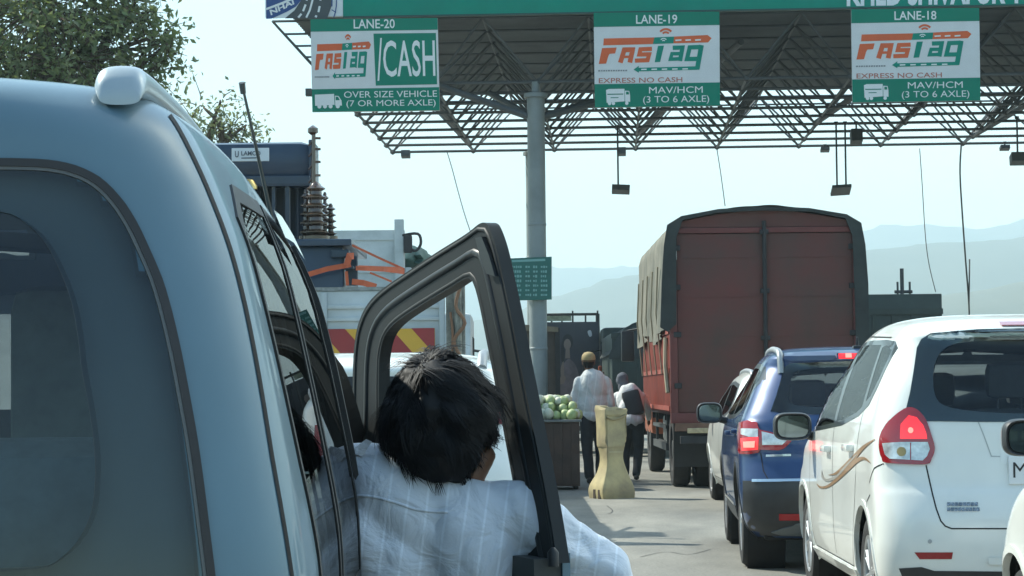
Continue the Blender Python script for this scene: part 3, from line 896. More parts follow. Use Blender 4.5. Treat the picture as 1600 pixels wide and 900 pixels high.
    def mirror(s, y, h, xo, wd=.22, ht=.16, cap=None, side=-1, shell=DARKPL):
        c = Vector((side * xo, y, h))
        def shape(mb, secs, sc=1.0, a0=0, a1=40):
            n = 40; n0 = len(mb.v)
            for (yy, k) in secs:
                for i in range(n):
                    t = 2 * math.pi * i / n; cc, ss = math.cos(t), math.sin(t)
                    mb.v.append(c + Vector((wd / 2 * k * sc * math.copysign(abs(cc) ** .55, cc), yy, ht / 2 * k * sc * math.copysign(abs(ss) ** .6, ss))))
            for j in range(len(secs) - 1):
                for i in range(n): mb.f.append([n0 + j * n + i, n0 + j * n + (i + 1) % n, n0 + (j + 1) * n + (i + 1) % n, n0 + (j + 1) * n + i]); mb.mi.append(0)
            mb.f.append([n0 + i for i in range(n)]); mb.f.append([n0 + (len(secs) - 1) * n + i for i in range(n)]); mb.mi += [0, 0]
        mb = MB(); shape(mb, [(-.030, .80), (-.045, .84), (-.05, .93), (-.035, .99), (0, 1.0), (.03, .93), (.05, .8), (.06, .55)])
        mb.beam(c + Vector((-side * wd * .3, .02, -ht * .25)), c + Vector((-side * (wd * .5 + .12), .05, -ht * .55)), .03, 8)
        mo = mb.build("door_mirror", shell, s.root, smooth=40)
        cp = MB(); n = 40
        cp.flat([(wd / 2 * .80 * math.copysign(abs(math.cos(t)) ** .55, math.cos(t)), ht / 2 * .78 * math.copysign(abs(math.sin(t)) ** .6, math.sin(t))) for t in [2 * math.pi * i / n for i in range(n)]], lambda x, z: c + Vector((x, -.046 - .04 * side * x, z)))
        cp.build("mirror_glass", mat("mirror_glass", (0.16, 0.19, 0.20), 0.04, 1.0), mo)
        if cap:
            cb = MB(); shape(cb, [(.004, 1.008), (.02, .99), (.036, .93), (.055, .80), (.066, .56)]); cb.build("mirror_cap", cap, mo, smooth=40)
        return mo
    def seats(s, rows, m=None, floor=.35, width=.7, rest=True):
        m = m or mat("seat_cloth", (0.035, 0.038, 0.042), 0.9, var=.2, scale=20)
        for (y, xs, sh, sw) in rows:
            for x in xs:
                mb = MB()
                mb.box((x - sw / 2, y, floor), (x + sw / 2, y + .5, floor + .18), bev=.05)
                M = Matrix.Translation((x, y, floor + .1)) @ Matrix.Rotation(rad(10), 4, 'X')
                mb.box((-sw / 2, -.09, 0), (sw / 2, .07, sh - floor - .1), M, bev=.06)
                so = mb.build("seat", m, s.root, smooth=40)
                if rest:
                    hb = MB(); hb.box((-.13, -.08, sh - floor - .04), (.13, .04, sh - floor + .15), M, bev=.05)
                    hb.beam(M @ Vector((-.06, -.02, sh - floor - .15)), M @ Vector((-.06, -.02, sh - floor)), .008, 6); hb.beam(M @ Vector((.06, -.02, sh - floor - .15)), M @ Vector((.06, -.02, sh - floor)), .008, 6)
                    hb.build("headrest", m, so, smooth=40)
        fb_ = MB(); fb_.box((-width, .3, floor - .12), (width, 3.2, floor)); fb_.build("cabin_floor", TRIM, s.root)
    def underside(s, h, w_, y0, y1):
        m = MB(); m.box((-w_, y0, h), (w_, y1, h + .08), bev=.03); m.build("underbody", SEAM, s.root)
def loop_px(car, kind, pts, k=4): return smooth_poly(car.px2(kind, pts), k)

GL_DARK = glass_mat("tinted_glass", (0.46, 0.54, 0.53), 0, .45); GL_CLEAR = glass_mat("clear_glass", (0.86, 0.93, 0.92)); GL_REAR = glass_mat("rear_glass", (0.62, 0.7, 0.7))
WHITEP = mat("white_car_paint", (0.72, 0.735, 0.69), 0.32, 0, .5, .8, var=0.05, scale=2.5)
BLUEP = mat("blue_metallic_paint", (0.005, 0.034, 0.118), 0.36, 0.25, .5, .7, var=.06, scale=3)
SILVP = mat("silver_blue_paint", (0.092, 0.168, 0.216), 0.45, 0.1, .5, 0.35, var=.07, scale=2.2)
RED_L = mat("tail_lamp_red", (0.30, 0.006, 0.01), 0.15, 0, .5, 1.0)
RED_ON = mat("tail_lamp_lit", (0.6, 0.02, 0.02), 0.2, 0, .5, 1.0, emit=(1.0, 0.012, 0.018), estr=0.6)
RED_HOT = mat("brake_bulb_lit", (0.8, 0.1, 0.1), 0.3, emit=(1.0, 0.16, 0.12), estr=1.5)
CLEAR_L = mat("lamp_clear_lens", (0.55, 0.57, 0.56), 0.12, 0.3, .5, 1.0, var=.35, scale=22)
REFLECT = mat("red_reflector", (0.28, 0.012, 0.015), 0.25)
PLATE = mat("number_plate_white", (0.72, 0.74, 0.74), 0.45)
INK = mat("plate_black_ink", (0.01, 0.01, 0.012), 0.5)
BROWN = mat("brown_body_graphic", (0.30, 0.17, 0.075), 0.4, 0, .5, .6); GREYG = mat("grey_body_graphic", (0.36, 0.34, 0.30), 0.4, 0, .5, .6)

# ------------------------------------------------------------------ white people carrier on the right
mpv = thing("people_carrier", "white people carrier with brown swoosh graphics on its side and its brake lamps lit", "car", (2.69, 11.45, 0), rad(-0.7))
E = Car(mpv, [
    (.21, .77, .12, 4.18, .40, .6, 3, 2.4), (.30, .825, .03, 4.24, .38, .6, 3.2, 2.4), (.45, .845, 0, 4.26, .36, .65, 3.4, 2.4), (.62, .8475, .0, 4.26, .36, .7, 3.4, 2.4),
    (.74, .8475, .03, 4.22, .36, .75, 3.4, 2.4), (.80, .847, .055, 4.15, .36, .8, 3.4, 2.4), (.90, .845, .07, 3.95, .36, .7, 3.4, 2.6), (.97, .842, .08, 3.55, .36, .5, 3.4, 3),
    (1.02, .838, .085, 3.25, .36, .4, 3.4, 3.2), (1.10, .825, .095, 3.05, .36, .35, 3.4, 3.5), (1.2, .80, .12, 2.88, .35, .35, 3.4, 3.5), (1.35, .755, .175, 2.62, .34, .35, 3.4, 3.5),
    (1.48, .712, .235, 2.38, .34, .35, 3.4, 3.5), (1.56, .68, .26, 2.22, .34, .4, 3.4, 3.4), (1.61, .65, .25, 2.1, .34, .45, 3.2, 3), (1.645, .60, .26, 1.98, .4, .5, 3, 2.6), (1.668, .50, .34, 1.85, .5, .55, 2.6, 2.4), (1.682, .36, .5, 1.7, .5, .5, 2.3, 2.2), (1.688, .18, .75, 1.45, .3, .3, 2, 2)],
    arch=.07, arch_from=1.3)
E.wheels(.308, .19, (.70, 3.44), .822, .362, 8, paint=WHITEP)
wl = smooth_poly([(-.655, 1.135), (-.60, 1.30), (-.555, 1.46), (-.49, 1.55), (-.30, 1.585), (0, 1.592), (.30, 1.585), (.49, 1.55), (.555, 1.46), (.60, 1.30), (.655, 1.135), (.45, 1.118), (0, 1.112), (-.45, 1.118)], 3)
wl = [(-.70, 1.135), (-.665, 1.25), (-.625, 1.40), (-.60, 1.50), (-.575, 1.545), (-.53, 1.57), (-.3, 1.588), (0, 1.592), (.3, 1.588), (.53, 1.57), (.575, 1.545), (.60, 1.50), (.625, 1.40), (.665, 1.25), (.70, 1.135), (.64, 1.122), (.3, 1.115), (0, 1.113), (-.3, 1.115), (-.64, 1.122)]
op = smooth_poly([(-.50, 1.20), (-.545, 1.28), (-.53, 1.40), (-.47, 1.49), (-.35, 1.525), (0, 1.535), (.35, 1.525), (.47, 1.49), (.53, 1.40), (.545, 1.28), (.50, 1.20), (.3, 1.165), (0, 1.155), (-.3, 1.165)], 4)
E.cut('rear', shrink(op, -.02))
rg = E.patch('rear', wl, "rear_window", glass_mat("rear_glass_clear", (.80, .88, .88), 0, .7), .005, step=.05)
E.patch('rear', wl, "window_border", mat("black_glass_border", (0.012, .018, .02), .12, 0, .5, 1.0), .002, holes=[op], step=.05, parent=rg, depth=.02)
side = [(.44, 1.50), (.52, 1.535), (.8, 1.55), (1.5, 1.56), (2.0, 1.545), (2.3, 1.49), (2.62, 1.34), (2.95, 1.13), (3.12, 1.02), (2.6, 1.035), (1.6, 1.08), (1.0, 1.14), (.72, 1.20), (.58, 1.30), (.48, 1.42)]
for k in ('left', 'right'):
    E.cut(k, shrink(side, .02))
    bd = E.patch(k, side, "window_surround", mat("black_window_trim", (0.01, .012, .013), .3, 0, .5, .5), .002, holes=[
        [(.52, 1.49), (.75, 1.52), (.86, 1.51), (.86, 1.22), (.74, 1.25), (.62, 1.34), (.54, 1.44)],
        [(.93, 1.525), (1.45, 1.535), (1.78, 1.53), (1.86, 1.10), (1.55, 1.115), (1.1, 1.16), (.95, 1.19)],
        [(1.93, 1.525), (2.1, 1.50), (2.35, 1.42), (2.62, 1.29), (2.85, 1.13), (2.97, 1.05), (2.5, 1.065), (1.97, 1.09)]], step=.05, depth=.02)
    E.patch(k, [(.52, 1.49), (.75, 1.52), (.86, 1.51), (.86, 1.22), (.74, 1.25), (.62, 1.34), (.54, 1.44)], "quarter_window", GL_DARK, .001, step=.06)
    E.patch(k, [(.93, 1.525), (1.45, 1.535), (1.78, 1.53), (1.86, 1.10), (1.55, 1.115), (1.1, 1.16), (.95, 1.19)], "rear_door_window", GL_DARK, .001, step=.06)
    E.patch(k, [(1.93, 1.525), (2.1, 1.50), (2.35, 1.42), (2.62, 1.29), (2.85, 1.13), (2.97, 1.05), (2.5, 1.065), (1.97, 1.09)], "front_door_window", GL_DARK, .001, step=.06)
    gp_ = MB()
    for st in ([(1.92, 1.08), (1.93, .7), (1.9, .33)], [(3.02, 1.0), (3.06, .7), (3.0, .4), (2.9, .31), (1.2, .31), (1.12, .42), (.98, .7), (.90, .95), (.86, 1.18)], [(.7, 1.56), (1.6, 1.585), (2.2, 1.52)], [(.40, .74), (.52, .70), (.58, .62)], [(.22, .905), (.3, .88), (.42, .80)]):
        E.strip(k, st, .008, mb=gp_)
    gp_.build("panel_seam", SEAM, mpv, smooth=0)
    for yy, hh in ((2.12, .935), (1.14, .965)):
        hb = MB(); h0 = E.proj(k)(yy, hh); sx = -1 if k == 'left' else 1
        hb.box((-.028, -.1, -.02), (.028, .1, .02), Matrix.Translation(h0[0] + Vector((sx * .015, 0, 0))), bev=.012); hb.build("door_handle", WHITEP, mpv, smooth=40)
    E.patch(k, [(1.12, .245), (3.0, .245), (3.02, .30), (1.10, .30)], "side_sill", WHITEP, .018, step=.08, depth=.03)
ws = [(-.66, 1.10), (-.6, 1.38), (-.5, 1.52), (0, 1.55), (.5, 1.52), (.6, 1.38), (.66, 1.10), (0, 1.06)]
E.window('front', ws, GL_CLEAR, .04, name="windscreen")
# tail lamps: traced on the near corner, mirrored to the far one
q4 = lambda pts: [(1200 + x / 4, 675 + y / 4) for x, y in pts]
lampp = [(1376, 700), (1377, 683), (1386, 664), (1402, 648), (1419, 637.5), (1434, 641), (1447, 656), (1455, 678), (1461, 700), (1456, 717), (1446, 726), (1388, 723.5), (1380, 716)]
lampp = smooth_poly(lampp, 3)
red_top = [(1383, 686), (1391, 667), (1406, 653), (1420, 645), (1433, 648), (1444, 661), (1450, 676), (1451, 687), (1409, 688)]
lit = [(1408, 686), (1409, 664), (1421, 650), (1433, 653), (1443, 665), (1448, 678), (1449, 686)]
clr = [(1381, 693), (1409, 691), (1450, 691), (1453, 702), (1449, 713), (1442, 720), (1392, 717), (1385, 710)]
for k, mir in (('px', 0), ('pxm', 1)):
    lo = E.patch(k, lampp, "tail_lamp", RED_L, .012, step=6, depth=.03)
    E.patch(k, lit, "brake_lens", RED_ON, .0155, step=6, parent=lo); E.patch(k, clr, "clear_lens", CLEAR_L, .0145, step=6, parent=lo)
    E.patch(k, [(1424 + 4 * math.cos(t), 673 + 4.5 * math.sin(t)) for t in [q * math.pi / 5 for q in range(10)]], "bulb", RED_HOT, .018, step=3, parent=lo)
    E.patch(k, [(1410 + 7 * math.cos(t), 706 + 7.5 * math.sin(t)) for t in [q * math.pi / 6 for q in range(12)]], "indicator_bulb", mat("amber_bulb", (.35, .26, .10), .3), .0175, step=4, parent=lo)
    E.strip(k, [(1424, 692), (1424, 719)], 1.6, "lens_rib", RED_L, .016, parent=lo, step=4)
    E.patch(k, [(1429, 863), (1489, 863), (1487, 873.5), (1437, 873.5)], "bumper_reflector", REFLECT, .004, step=7)
    E.strip(k, [(1447, 727), (1451, 745), (1457, 772), (1463, 795), (1470, 814), (1477, 822), (1487, 826), (1520, 826), (1700, 826)], 2.2, "tailgate_seam", SEAM, .002, step=8)
    E.strip(k, [(1525, 651), (1537, 680), (1549, 713), (1580, 714)], 1.6, "gate_crease_shade", mat("painted_crease_shade", (.35, .37, .36), .5), .0015, step=8)  # flat grey strip painted as the shade of the tailgate fold
    E.patch(k, [(1453 + 3.4 * math.cos(t), 846 + 3.4 * math.sin(t)) for t in [q * math.pi / 5 for q in range(10)]], "parking_sensor", mat("sensor_grey", (.35, .36, .36), .5), .004, step=3)
    E.patch(k, [(1405, 888), (1440, 886), (1460, 892), (1700, 894), (1700, 925), (1420, 925)], "bumper_insert", DARKPL, .004, step=10)
E.patch('rear', [(-.32, .44), (.32, .44), (.32, .405), (-.32, .405)], "bumper_step", WHITEP, .012, step=.08)
third = E.patch('rear', [(-.17, 1.602), (.17, 1.602), (.17, 1.622), (-.17, 1.622)], "high_brake_lamp", RED_L, .01, step=.05)
pl = E.patch('rear', [(-.235, .90), (.235, .90), (.235, 1.06), (-.235, 1.06)], "plate_recess", WHITEP, .002, step=.06)
pr_ = E.proj('rear')(0, .93)[0]
pm = MB(); pm.box((-.20, pr_.y - .03, .80), (.20, pr_.y - .012, .945), bev=.006); plo = pm.build("number_plate", PLATE, mpv)
pm = MB()
put_text(pm, "MH", -.178, -.035, .835, .912, lambda u, v: Vector((u, pr_.y - .032, v))); pm.build("plate_lettering", INK, plo)
pm = MB(); random.seed(5)
for yy, n_, x_ in ((788, 8, 1480), (796, 9, 1480)):
    for i in range(n_):
        wd = 5.2 if n_ == 8 else 4.8
        x0 = x_ + i * (wd + .9)
        E.strip('px', [(x0, yy), (x0 + wd, yy)], 5.5, mb=pm, off=.006, step=3)
pm.build("tailgate_badge", mat("badge_chrome", (.25, .26, .27), .25, 1.0, var=.5, scale=60), mpv)
# brown swoosh
sw = MB(); sg = MB()
def ribbon(mb, pts, wds, off):
    sp = smooth_poly(pts, 5, closed=False); ww = smooth_poly([(w_, 0) for w_ in wds], 5, closed=False)
    pr = E.proj('px'); pv = None
    for i, p in enumerate(sp):
        a = Vector(sp[max(0, i - 1)]); b = Vector(sp[min(len(sp) - 1, i + 1)]); d = (b - a).normalized(); n = Vector((-d.y, d.x)) * ww[i][0] / 2
        l, r_ = pr(p[0] + n.x, p[1] + n.y), pr(p[0] - n.x, p[1] - n.y)
        if l and r_:
            cur = (l[0] + l[1] * off, r_[0] + r_[1] * off)
            if pv: mb.add([pv[0], cur[0], cur[1], pv[1]], [(0, 1, 2, 3)])
            pv = cur
        else: pv = None
ribbon(sw, q4([(672, 45), (600, 95), (530, 170), (470, 225), (420, 262), (380, 268)]), [1, 5, 7, 5, 3, .5], .004)
ribbon(sw, q4([(642, 192), (605, 165), (555, 180), (490, 240), (430, 300), (375, 340), (330, 345), (308, 322)]), [1, 4, 7, 7, 5, 4, 3, .5], .004)
ribbon(sg, q4([(560, 140), (490, 215), (430, 280), (375, 300), (345, 280), (340, 240)]), [1, 3, 3.5, 4, 3, .5], .005)
sw.build("brown_swoosh", BROWN, mpv, smooth=0); sg.build("grey_swoosh", GREYG, mpv, smooth=0)
E.mirror(2.92, 1.055, .97, .24, .175, WHITEP, -1); E.mirror(2.92, 1.055, .97, .24, .175, WHITEP, 1)
E.seats([(.62, (-.1, .42), 1.19, .42), (1.5, (-.36, .36), 1.14, .5), (2.35, (-.36, .36), 1.14, .48)], floor=.4)
dm = MB(); dm.box((-.68, 2.75, .7), (.68, 3.1, .98), bev=.05); dm.build("dashboard", TRIM, mpv)
E.underside(.19, .7, .2, 4.0)
E.finish(WHITEP)

# ------------------------------------------------------------------ blue crossover ahead of it
blu = thing("crossover_car", "blue crossover with silver roof rails, black lower bumper and lit brake lamps", "car", (2.47, 15.9, 0), rad(-2.9))
B = Car(blu, [
    (.24, .78, .16, 4.12, .40, .6, 3, 2.4), (.34, .845, .05, 4.2, .38, .6, 3.2, 2.4), (.50, .875, .0, 4.24, .36, .65, 3.2, 2.4), (.62, .885, .0, 4.25, .36, .7, 3.2, 2.4),
    (.72, .885, .04, 4.2, .36, .75, 3.2, 2.4), (.80, .885, .07, 4.1, .36, .8, 3.2, 2.4), (.92, .88, .075, 3.85, .36, .7, 3.2, 2.6), (1.0, .872, .09, 3.45, .36, .5, 3.2, 3),
    (1.06, .86, .11, 3.15, .36, .4, 3.2, 3.2), (1.12, .835, .15, 3.0, .38, .35, 3, 3.5), (1.22, .79, .23, 2.8, .38, .35, 3, 3.5), (1.35, .735, .33, 2.55, .38, .35, 3, 3.5),
    (1.45, .69, .40, 2.35, .38, .35, 3, 3.5), (1.50, .665, .40, 2.2, .38, .4, 3, 3.4), (1.54, .63, .38, 2.1, .38, .45, 3, 3), (1.565, .58, .40, 1.98, .4, .5, 3, 2.6), (1.585, .48, .48, 1.85, .5, .55, 2.6, 2.4), (1.595, .34, .6, 1.7, .5, .5, 2.3, 2.2), (1.60, .18, .8, 1.45, .3, .3, 2, 2)],
    arch=.05, arch_from=1.25)
B.wheels(.335, .2, (.80, 3.40), .855, .40, 5, lip=DARKPL, paint=BLUEP)
wl = [(-.66, 1.13), (-.62, 1.22), (-.575, 1.34), (-.545, 1.44), (-.50, 1.475), (0, 1.49), (.50, 1.475), (.545, 1.44), (.575, 1.34), (.62, 1.22), (.66, 1.13), (.5, 1.11), (0, 1.10), (-.5, 1.11)]
op = smooth_poly([(-.52, 1.19), (-.51, 1.32), (-.44, 1.42), (0, 1.445), (.44, 1.42), (.51, 1.32), (.52, 1.19), (.3, 1.155), (0, 1.15), (-.3, 1.155)], 4)
B.cut('rear', shrink(op, -.02)); rg = B.patch('rear', wl, "rear_window", GL_REAR, .005, step=.05)
B.patch('rear', wl, "window_border", MATS["black_glass_border"], .002, holes=[op], step=.05, parent=rg, depth=.02)
side = [(.50, 1.36), (.62, 1.45), (.85, 1.475), (1.5, 1.485), (1.95, 1.47), (2.3, 1.40), (2.65, 1.24), (2.95, 1.08), (2.4, 1.05), (1.5, 1.07), (.95, 1.12), (.65, 1.20)]
for k in ('left', 'right'):
    B.cut(k, shrink(side, .02))
    hs = [[(.58, 1.355), (.66, 1.415), (.83, 1.435), (.90, 1.17), (.7, 1.225)], [(.92, 1.44), (1.5, 1.45), (1.72, 1.445), (1.80, 1.095), (1.5, 1.105), (1.0, 1.15)], [(1.82, 1.445), (1.95, 1.435), (2.28, 1.365), (2.6, 1.21), (2.78, 1.10), (2.4, 1.085), (1.9, 1.095)]]
    B.patch(k, side, "window_surround", MATS["black_window_trim"], .002, holes=hs, step=.05, depth=.02)
    for hn, hpl in zip(("quarter_window", "rear_door_window", "front_door_window"), hs): B.patch(k, hpl, hn, GL_DARK, .001, step=.06)
    gp_ = MB()
    for st in ([(1.80, 1.05), (1.82, .7), (1.8, .35)], [(2.95, 1.05), (3.0, .7), (2.9, .35), (1.3, .33), (1.22, .5), (1.0, .85), (.95, 1.1)]): B.strip(k, st, .008, mb=gp_)
    gp_.build("panel_seam", SEAM, blu, smooth=0)
    B.patch(k, [(1.25, .26), (2.95, .26), (2.95, .42), (1.25, .42)], "side_cladding", DARKPL, .012, step=.08, depth=.02)
    B.strip(k, [(1.3, .43), (2.9, .43)], .02, "chrome_sill_line", CHROME, .016)
    sx = -1 if k == 'left' else 1
    for yy, hh in ((2.0, .95), (1.02, .98)):
        hb = MB(); h0 = B.proj(k)(yy, hh); hb.box((-.025, -.1, -.018), (.025, .1, .018), Matrix.Translation(h0[0] + Vector((sx * .012, 0, 0))), bev=.012); hb.build("door_handle", BLUEP, blu, smooth=40)
    rp = [(sx * .565, .52, 1.535), (sx * .575, .60, 1.585), (sx * .585, .75, 1.61), (sx * .59, 1.2, 1.628), (sx * .585, 1.8, 1.615), (sx * .575, 2.1, 1.575), (sx * .57, 2.2, 1.54)]
    rp = [(x, y, B.proj("top")(x, y)[0].z + (.018 if .5 < y < 2.15 else -.01)) for x, y, z in [(sx * .565, .47, 0), (sx * .57, .52, 0), (sx * .578, .65, 0), (sx * .583, .9, 0), (sx * .585, 1.3, 0), (sx * .583, 1.7, 0), (sx * .575, 2.05, 0), (sx * .565, 2.2, 0)]]
    rl = MB(); rl.tube(smooth_poly(rp, 4, closed=False), .024, 8); rl.build("roof_rail", mat("rail_silver", (.30, .32, .33), .45, .4), blu, smooth=50)
B.window('front', [(-.66, 1.12), (-.6, 1.32), (-.5, 1.43), (0, 1.46), (.5, 1.43), (.6, 1.32), (.66, 1.12), (0, 1.08)], GL_CLEAR, .04, name="windscreen")
b4_ = lambda pts: [(1090 + x * 260 / 632.0, 530 + y * 370 / 900.0) for x, y in pts]
lp1 = b4_([(160, 318), (228, 318), (238, 345), (345, 365), (364, 375), (340, 405), (310, 422), (240, 420), (232, 432), (165, 436), (160, 400)])
for k in ('px', 'pxm'):
    lo = B.patch(k, smooth_poly(lp1, 2), "tail_lamp", RED_L, .012, step=5, depth=.03)
    B.patch(k, b4_([(170, 340), (232, 342), (232, 372), (200, 372), (170, 362)]), "upper_lens", CLEAR_L, .0145, step=5, parent=lo)
    B.patch(k, b4_([(170, 378), (234, 372), (232, 420), (174, 424)]), "brake_lens", RED_ON, .0155, step=5, parent=lo)
    B.patch(k, b4_([(180, 390), (222, 388), (220, 412), (182, 412)]), "bulb", RED_HOT, .018, step=3, parent=lo)
    B.patch(k, b4_([(246, 352), (330, 372), (345, 380), (322, 402), (248, 402)]), "clear_lens", CLEAR_L, .0145, step=5, parent=lo)
    gp_ = MB()
    for st in ([(240, 432), (250, 500), (280, 555), (320, 572), (420, 575), (700, 575)], [(150, 545), (250, 570)], [(165, 640), (400, 640)]): B.strip(k, b4_(st), 1.6, mb=gp_, step=6)
    gp_.build("panel_seam", SEAM, blu, smooth=0)
    B.strip(k, b4_([(260, 443), (355, 440)]), 3.5, "chrome_badge", CHROME, .005, step=6)
B.patch('rear', [(-.86, .645), (0, .655), (.86, .645), (.86, .26), (-.86, .26)], "bumper_cladding", DARKPL, .008, step=.06, depth=.02)
B.strip('rear', [(-.8, .648), (0, .658), (.8, .648)], .018, "chrome_bumper_line", CHROME, .012)
for sx in (-1, 1):
    B.patch('rear', [(sx * .33, .42), (sx * .62, .42), (sx * .62, .375), (sx * .33, .375)], "bumper_reflector", REFLECT, .012, step=.05)
B.patch('rear', smooth_poly([(-.6, .27), (-.52, .34), (-.4, .355), (.4, .355), (.52, .34), (.6, .27)], 3), "diffuser_panel", mat("satin_grey", (.12, .14, .15), .4), .014, step=.06, depth=.02)
hb3 = B.patch('rear', [(-.16, 1.505), (.16, 1.505), (.16, 1.53), (-.16, 1.53)], "high_brake_lamp", RED_ON, .012, step=.04)
for x in (-.09, 0, .09): B.patch('rear', [(x - .022, 1.508), (x + .022, 1.508), (x + .022, 1.527), (x - .022, 1.527)], "bulb", RED_HOT, .015, step=.03, parent=hb3)
B.patch('rear', [(-.63, 1.535), (-.5, 1.495), (0, 1.50), (.5, 1.495), (.63, 1.535), (.4, 1.548), (-.4, 1.548)], "roof_spoiler", mat("spoiler_dark_blue", (.006, .02, .07), .3, .3, .5, 1.0), .01, holes=[[(-.17, 1.502), (.17, 1.502), (.17, 1.533), (-.17, 1.533)]], step=.05, depth=.02)
fin = MB(); fin.box((-.03, .62, 1.57), (.03, .74, 1.60), bev=.01); fin.beam((0, .66, 1.59), (0, .64, 1.66), .014, 8, .008); fin.build("roof_antenna", DARKPL, blu, smooth=40)
pr_ = B.proj('rear')(0, .86)[0]; pm = MB(); pm.box((-.25, pr_.y - .025, .80), (.25, pr_.y - .008, .92), bev=.006); pm.build("number_plate", PLATE, blu)
B.mirror(2.72, 1.10, 1.005, .21, .17, mat("blue_cap", (.01, .03, .1), .3, .3, .5, 1), -1); B.mirror(2.72, 1.10, 1.005, .21, .17, MATS["blue_cap"], 1)
B.seats([(.85, (-.36, .36), 1.12, .6), (2.1, (-.36, .36), 1.12, .5)], floor=.4)
dm = MB(); dm.box((-.68, 2.6, .7), (.68, 2.95, .98), bev=.05); dm.build("dashboard", TRIM, blu)
B.underside(.22, .72, .25, 4.0); B.finish(BLUEP)

# ------------------------------------------------------------------ white hatchbacks (one kind, several of them)
hatch = thing("hatchback_car", "white hatchback standing right behind the red truck, mostly hidden by the blue crossover", "car", (3.08, 23.7, 0), rad(-.5), "small white hatchbacks queueing")
H = Car(hatch, [
    (.20, .74, .12, 3.65, .36, .5, 3, 2.4), (.32, .80, .03, 3.72, .34, .5, 3.2, 2.4), (.50, .825, .0, 3.75, .34, .55, 3.3, 2.4), (.64, .83, .01, 3.74, .34, .6, 3.3, 2.4),
    (.78, .828, .05, 3.66, .34, .65, 3.3, 2.4), (.88, .822, .06, 3.35, .34, .5, 3.3, 2.6), (.95, .81, .07, 3.0, .34, .4, 3.3, 3), (1.02, .79, .09, 2.8, .34, .35, 3.3, 3.4), (1.15, .745, .13, 2.55, .33, .35, 3.3, 3.5),
    (1.28, .695, .18, 2.3, .33, .35, 3.3, 3.5), (1.38, .655, .22, 2.1, .33, .38, 3.3, 3.4), (1.43, .62, .22, 1.98, .34, .4, 3.2, 3), (1.465, .56, .26, 1.85, .4, .45, 3, 2.6), (1.485, .44, .36, 1.7, .5, .5, 2.5, 2.3), (1.497, .24, .6, 1.4, .4, .4, 2.1, 2.1)], arch=.05, arch_from=1.2, sub=4, nq=22, ns=34)
H.wheels(.29, .17, (.66, 3.08), .80, .342, 6, paint=WHITEP)
H.window('rear', [(-.60, 1.0), (-.56, 1.15), (-.52, 1.34), (-.3, 1.37), (0, 1.375), (.3, 1.37), (.52, 1.34), (.56, 1.15), (.60, 1.0), (0, .975)], GL_REAR, .05, name="rear_window")
for k in ('left', 'right'):
    side = [(.48, 1.2), (.58, 1.34), (1.2, 1.375), (1.75, 1.36), (2.1, 1.25), (2.5, 1.05), (2.65, .96), (1.8, .955), (1.0, .99), (.6, 1.05)]
    H.cut(k, shrink(side, .02)); hs = [[(.58, 1.19), (.64, 1.30), (1.2, 1.335), (1.42, 1.335), (1.48, .995), (1.0, 1.03), (.68, 1.08)], [(1.5, 1.335), (1.73, 1.325), (2.05, 1.22), (2.4, 1.04), (2.42, .99), (1.8, .99), (1.55, .995)]]
    H.patch(k, side, "window_surround", MATS["black_window_trim"], .002, holes=hs, step=.06, depth=.02)
    H.patch(k, hs[0], "rear_door_window", GL_DARK, .001, step=.08); H.patch(k, hs[1], "front_door_window", GL_DARK, .001, step=.08)
    gp_ = MB()
    for st in ([(1.48, .96), (1.5, .6), (1.48, .3)], [(2.6, .95), (2.62, .6), (2.55, .3), (1.1, .29), (1.05, .45), (.75, .8), (.72, 1.02)]): H.strip(k, st, .008, mb=gp_)
    gp_.build("panel_seam", SEAM, hatch, smooth=0)
for sx in (-1, 1):
    lp = [(sx * .60, 1.0), (sx * .56, 1.02), (sx * .57, .74), (sx * .74, .72), (sx * .77, .80), (sx * .74, .98), (sx * .68, 1.04)]
    lo = H.patch('rear', lp, "tail_lamp", RED_L, .01, step=.05, depth=.03)
    H.patch('rear', [(sx * .60, .86), (sx * .73, .86), (sx * .74, .76), (sx * .60, .77)], "clear_lens", CLEAR_L, .013, step=.05, parent=lo)
    H.mirror(2.45, .98, .90, .19, .14, WHITEP, sx)
    rl = MB(); rl.tube(smooth_poly([(x, y, H.proj("top")(x, y)[0].z + (.02 if .38 < y < 1.75 else -.01)) for x, y in [(sx * .55, .34), (sx * .553, .42), (sx * .556, .6), (sx * .558, 1.1), (sx * .552, 1.6), (sx * .545, 1.78)]], 4, closed=False), .026, 8); rl.build("roof_rail", MATS["rail_silver"], hatch, smooth=50)
H.window('front', [(-.62, 1.0), (-.56, 1.2), (-.46, 1.33), (0, 1.36), (.46, 1.33), (.56, 1.2), (.62, 1.0), (0, .97)], GL_CLEAR, .04, name="windscreen")
gp_ = MB(); H.strip('rear', [(-.56, .95), (-.55, .72), (-.5, .62), (0, .61), (.5, .62), (.55, .72), (.56, .95)], .008, mb=gp_); gp_.build("tailgate_seam", SEAM, hatch, smooth=0)
pr_ = H.proj('rear')(0, .82)[0]; pm = MB(); pm.box((-.25, pr_.y - .022, .76), (.25, pr_.y - .006, .87), bev=.006); pm.build("number_plate", PLATE, hatch)
H.patch('rear', [(-.6, .38), (.6, .38), (.6, .26), (-.6, .26)], "bumper_insert", DARKPL, .006, step=.08)
H.seats([(.75, (-.34, .34), 1.05, .55), (1.7, (-.35, .35), 1.05, .48)], floor=.35, width=.65)
H.underside(.18, .66, .2, 3.5); H.finish(WHITEP)
HG = "small white hatchbacks queueing"
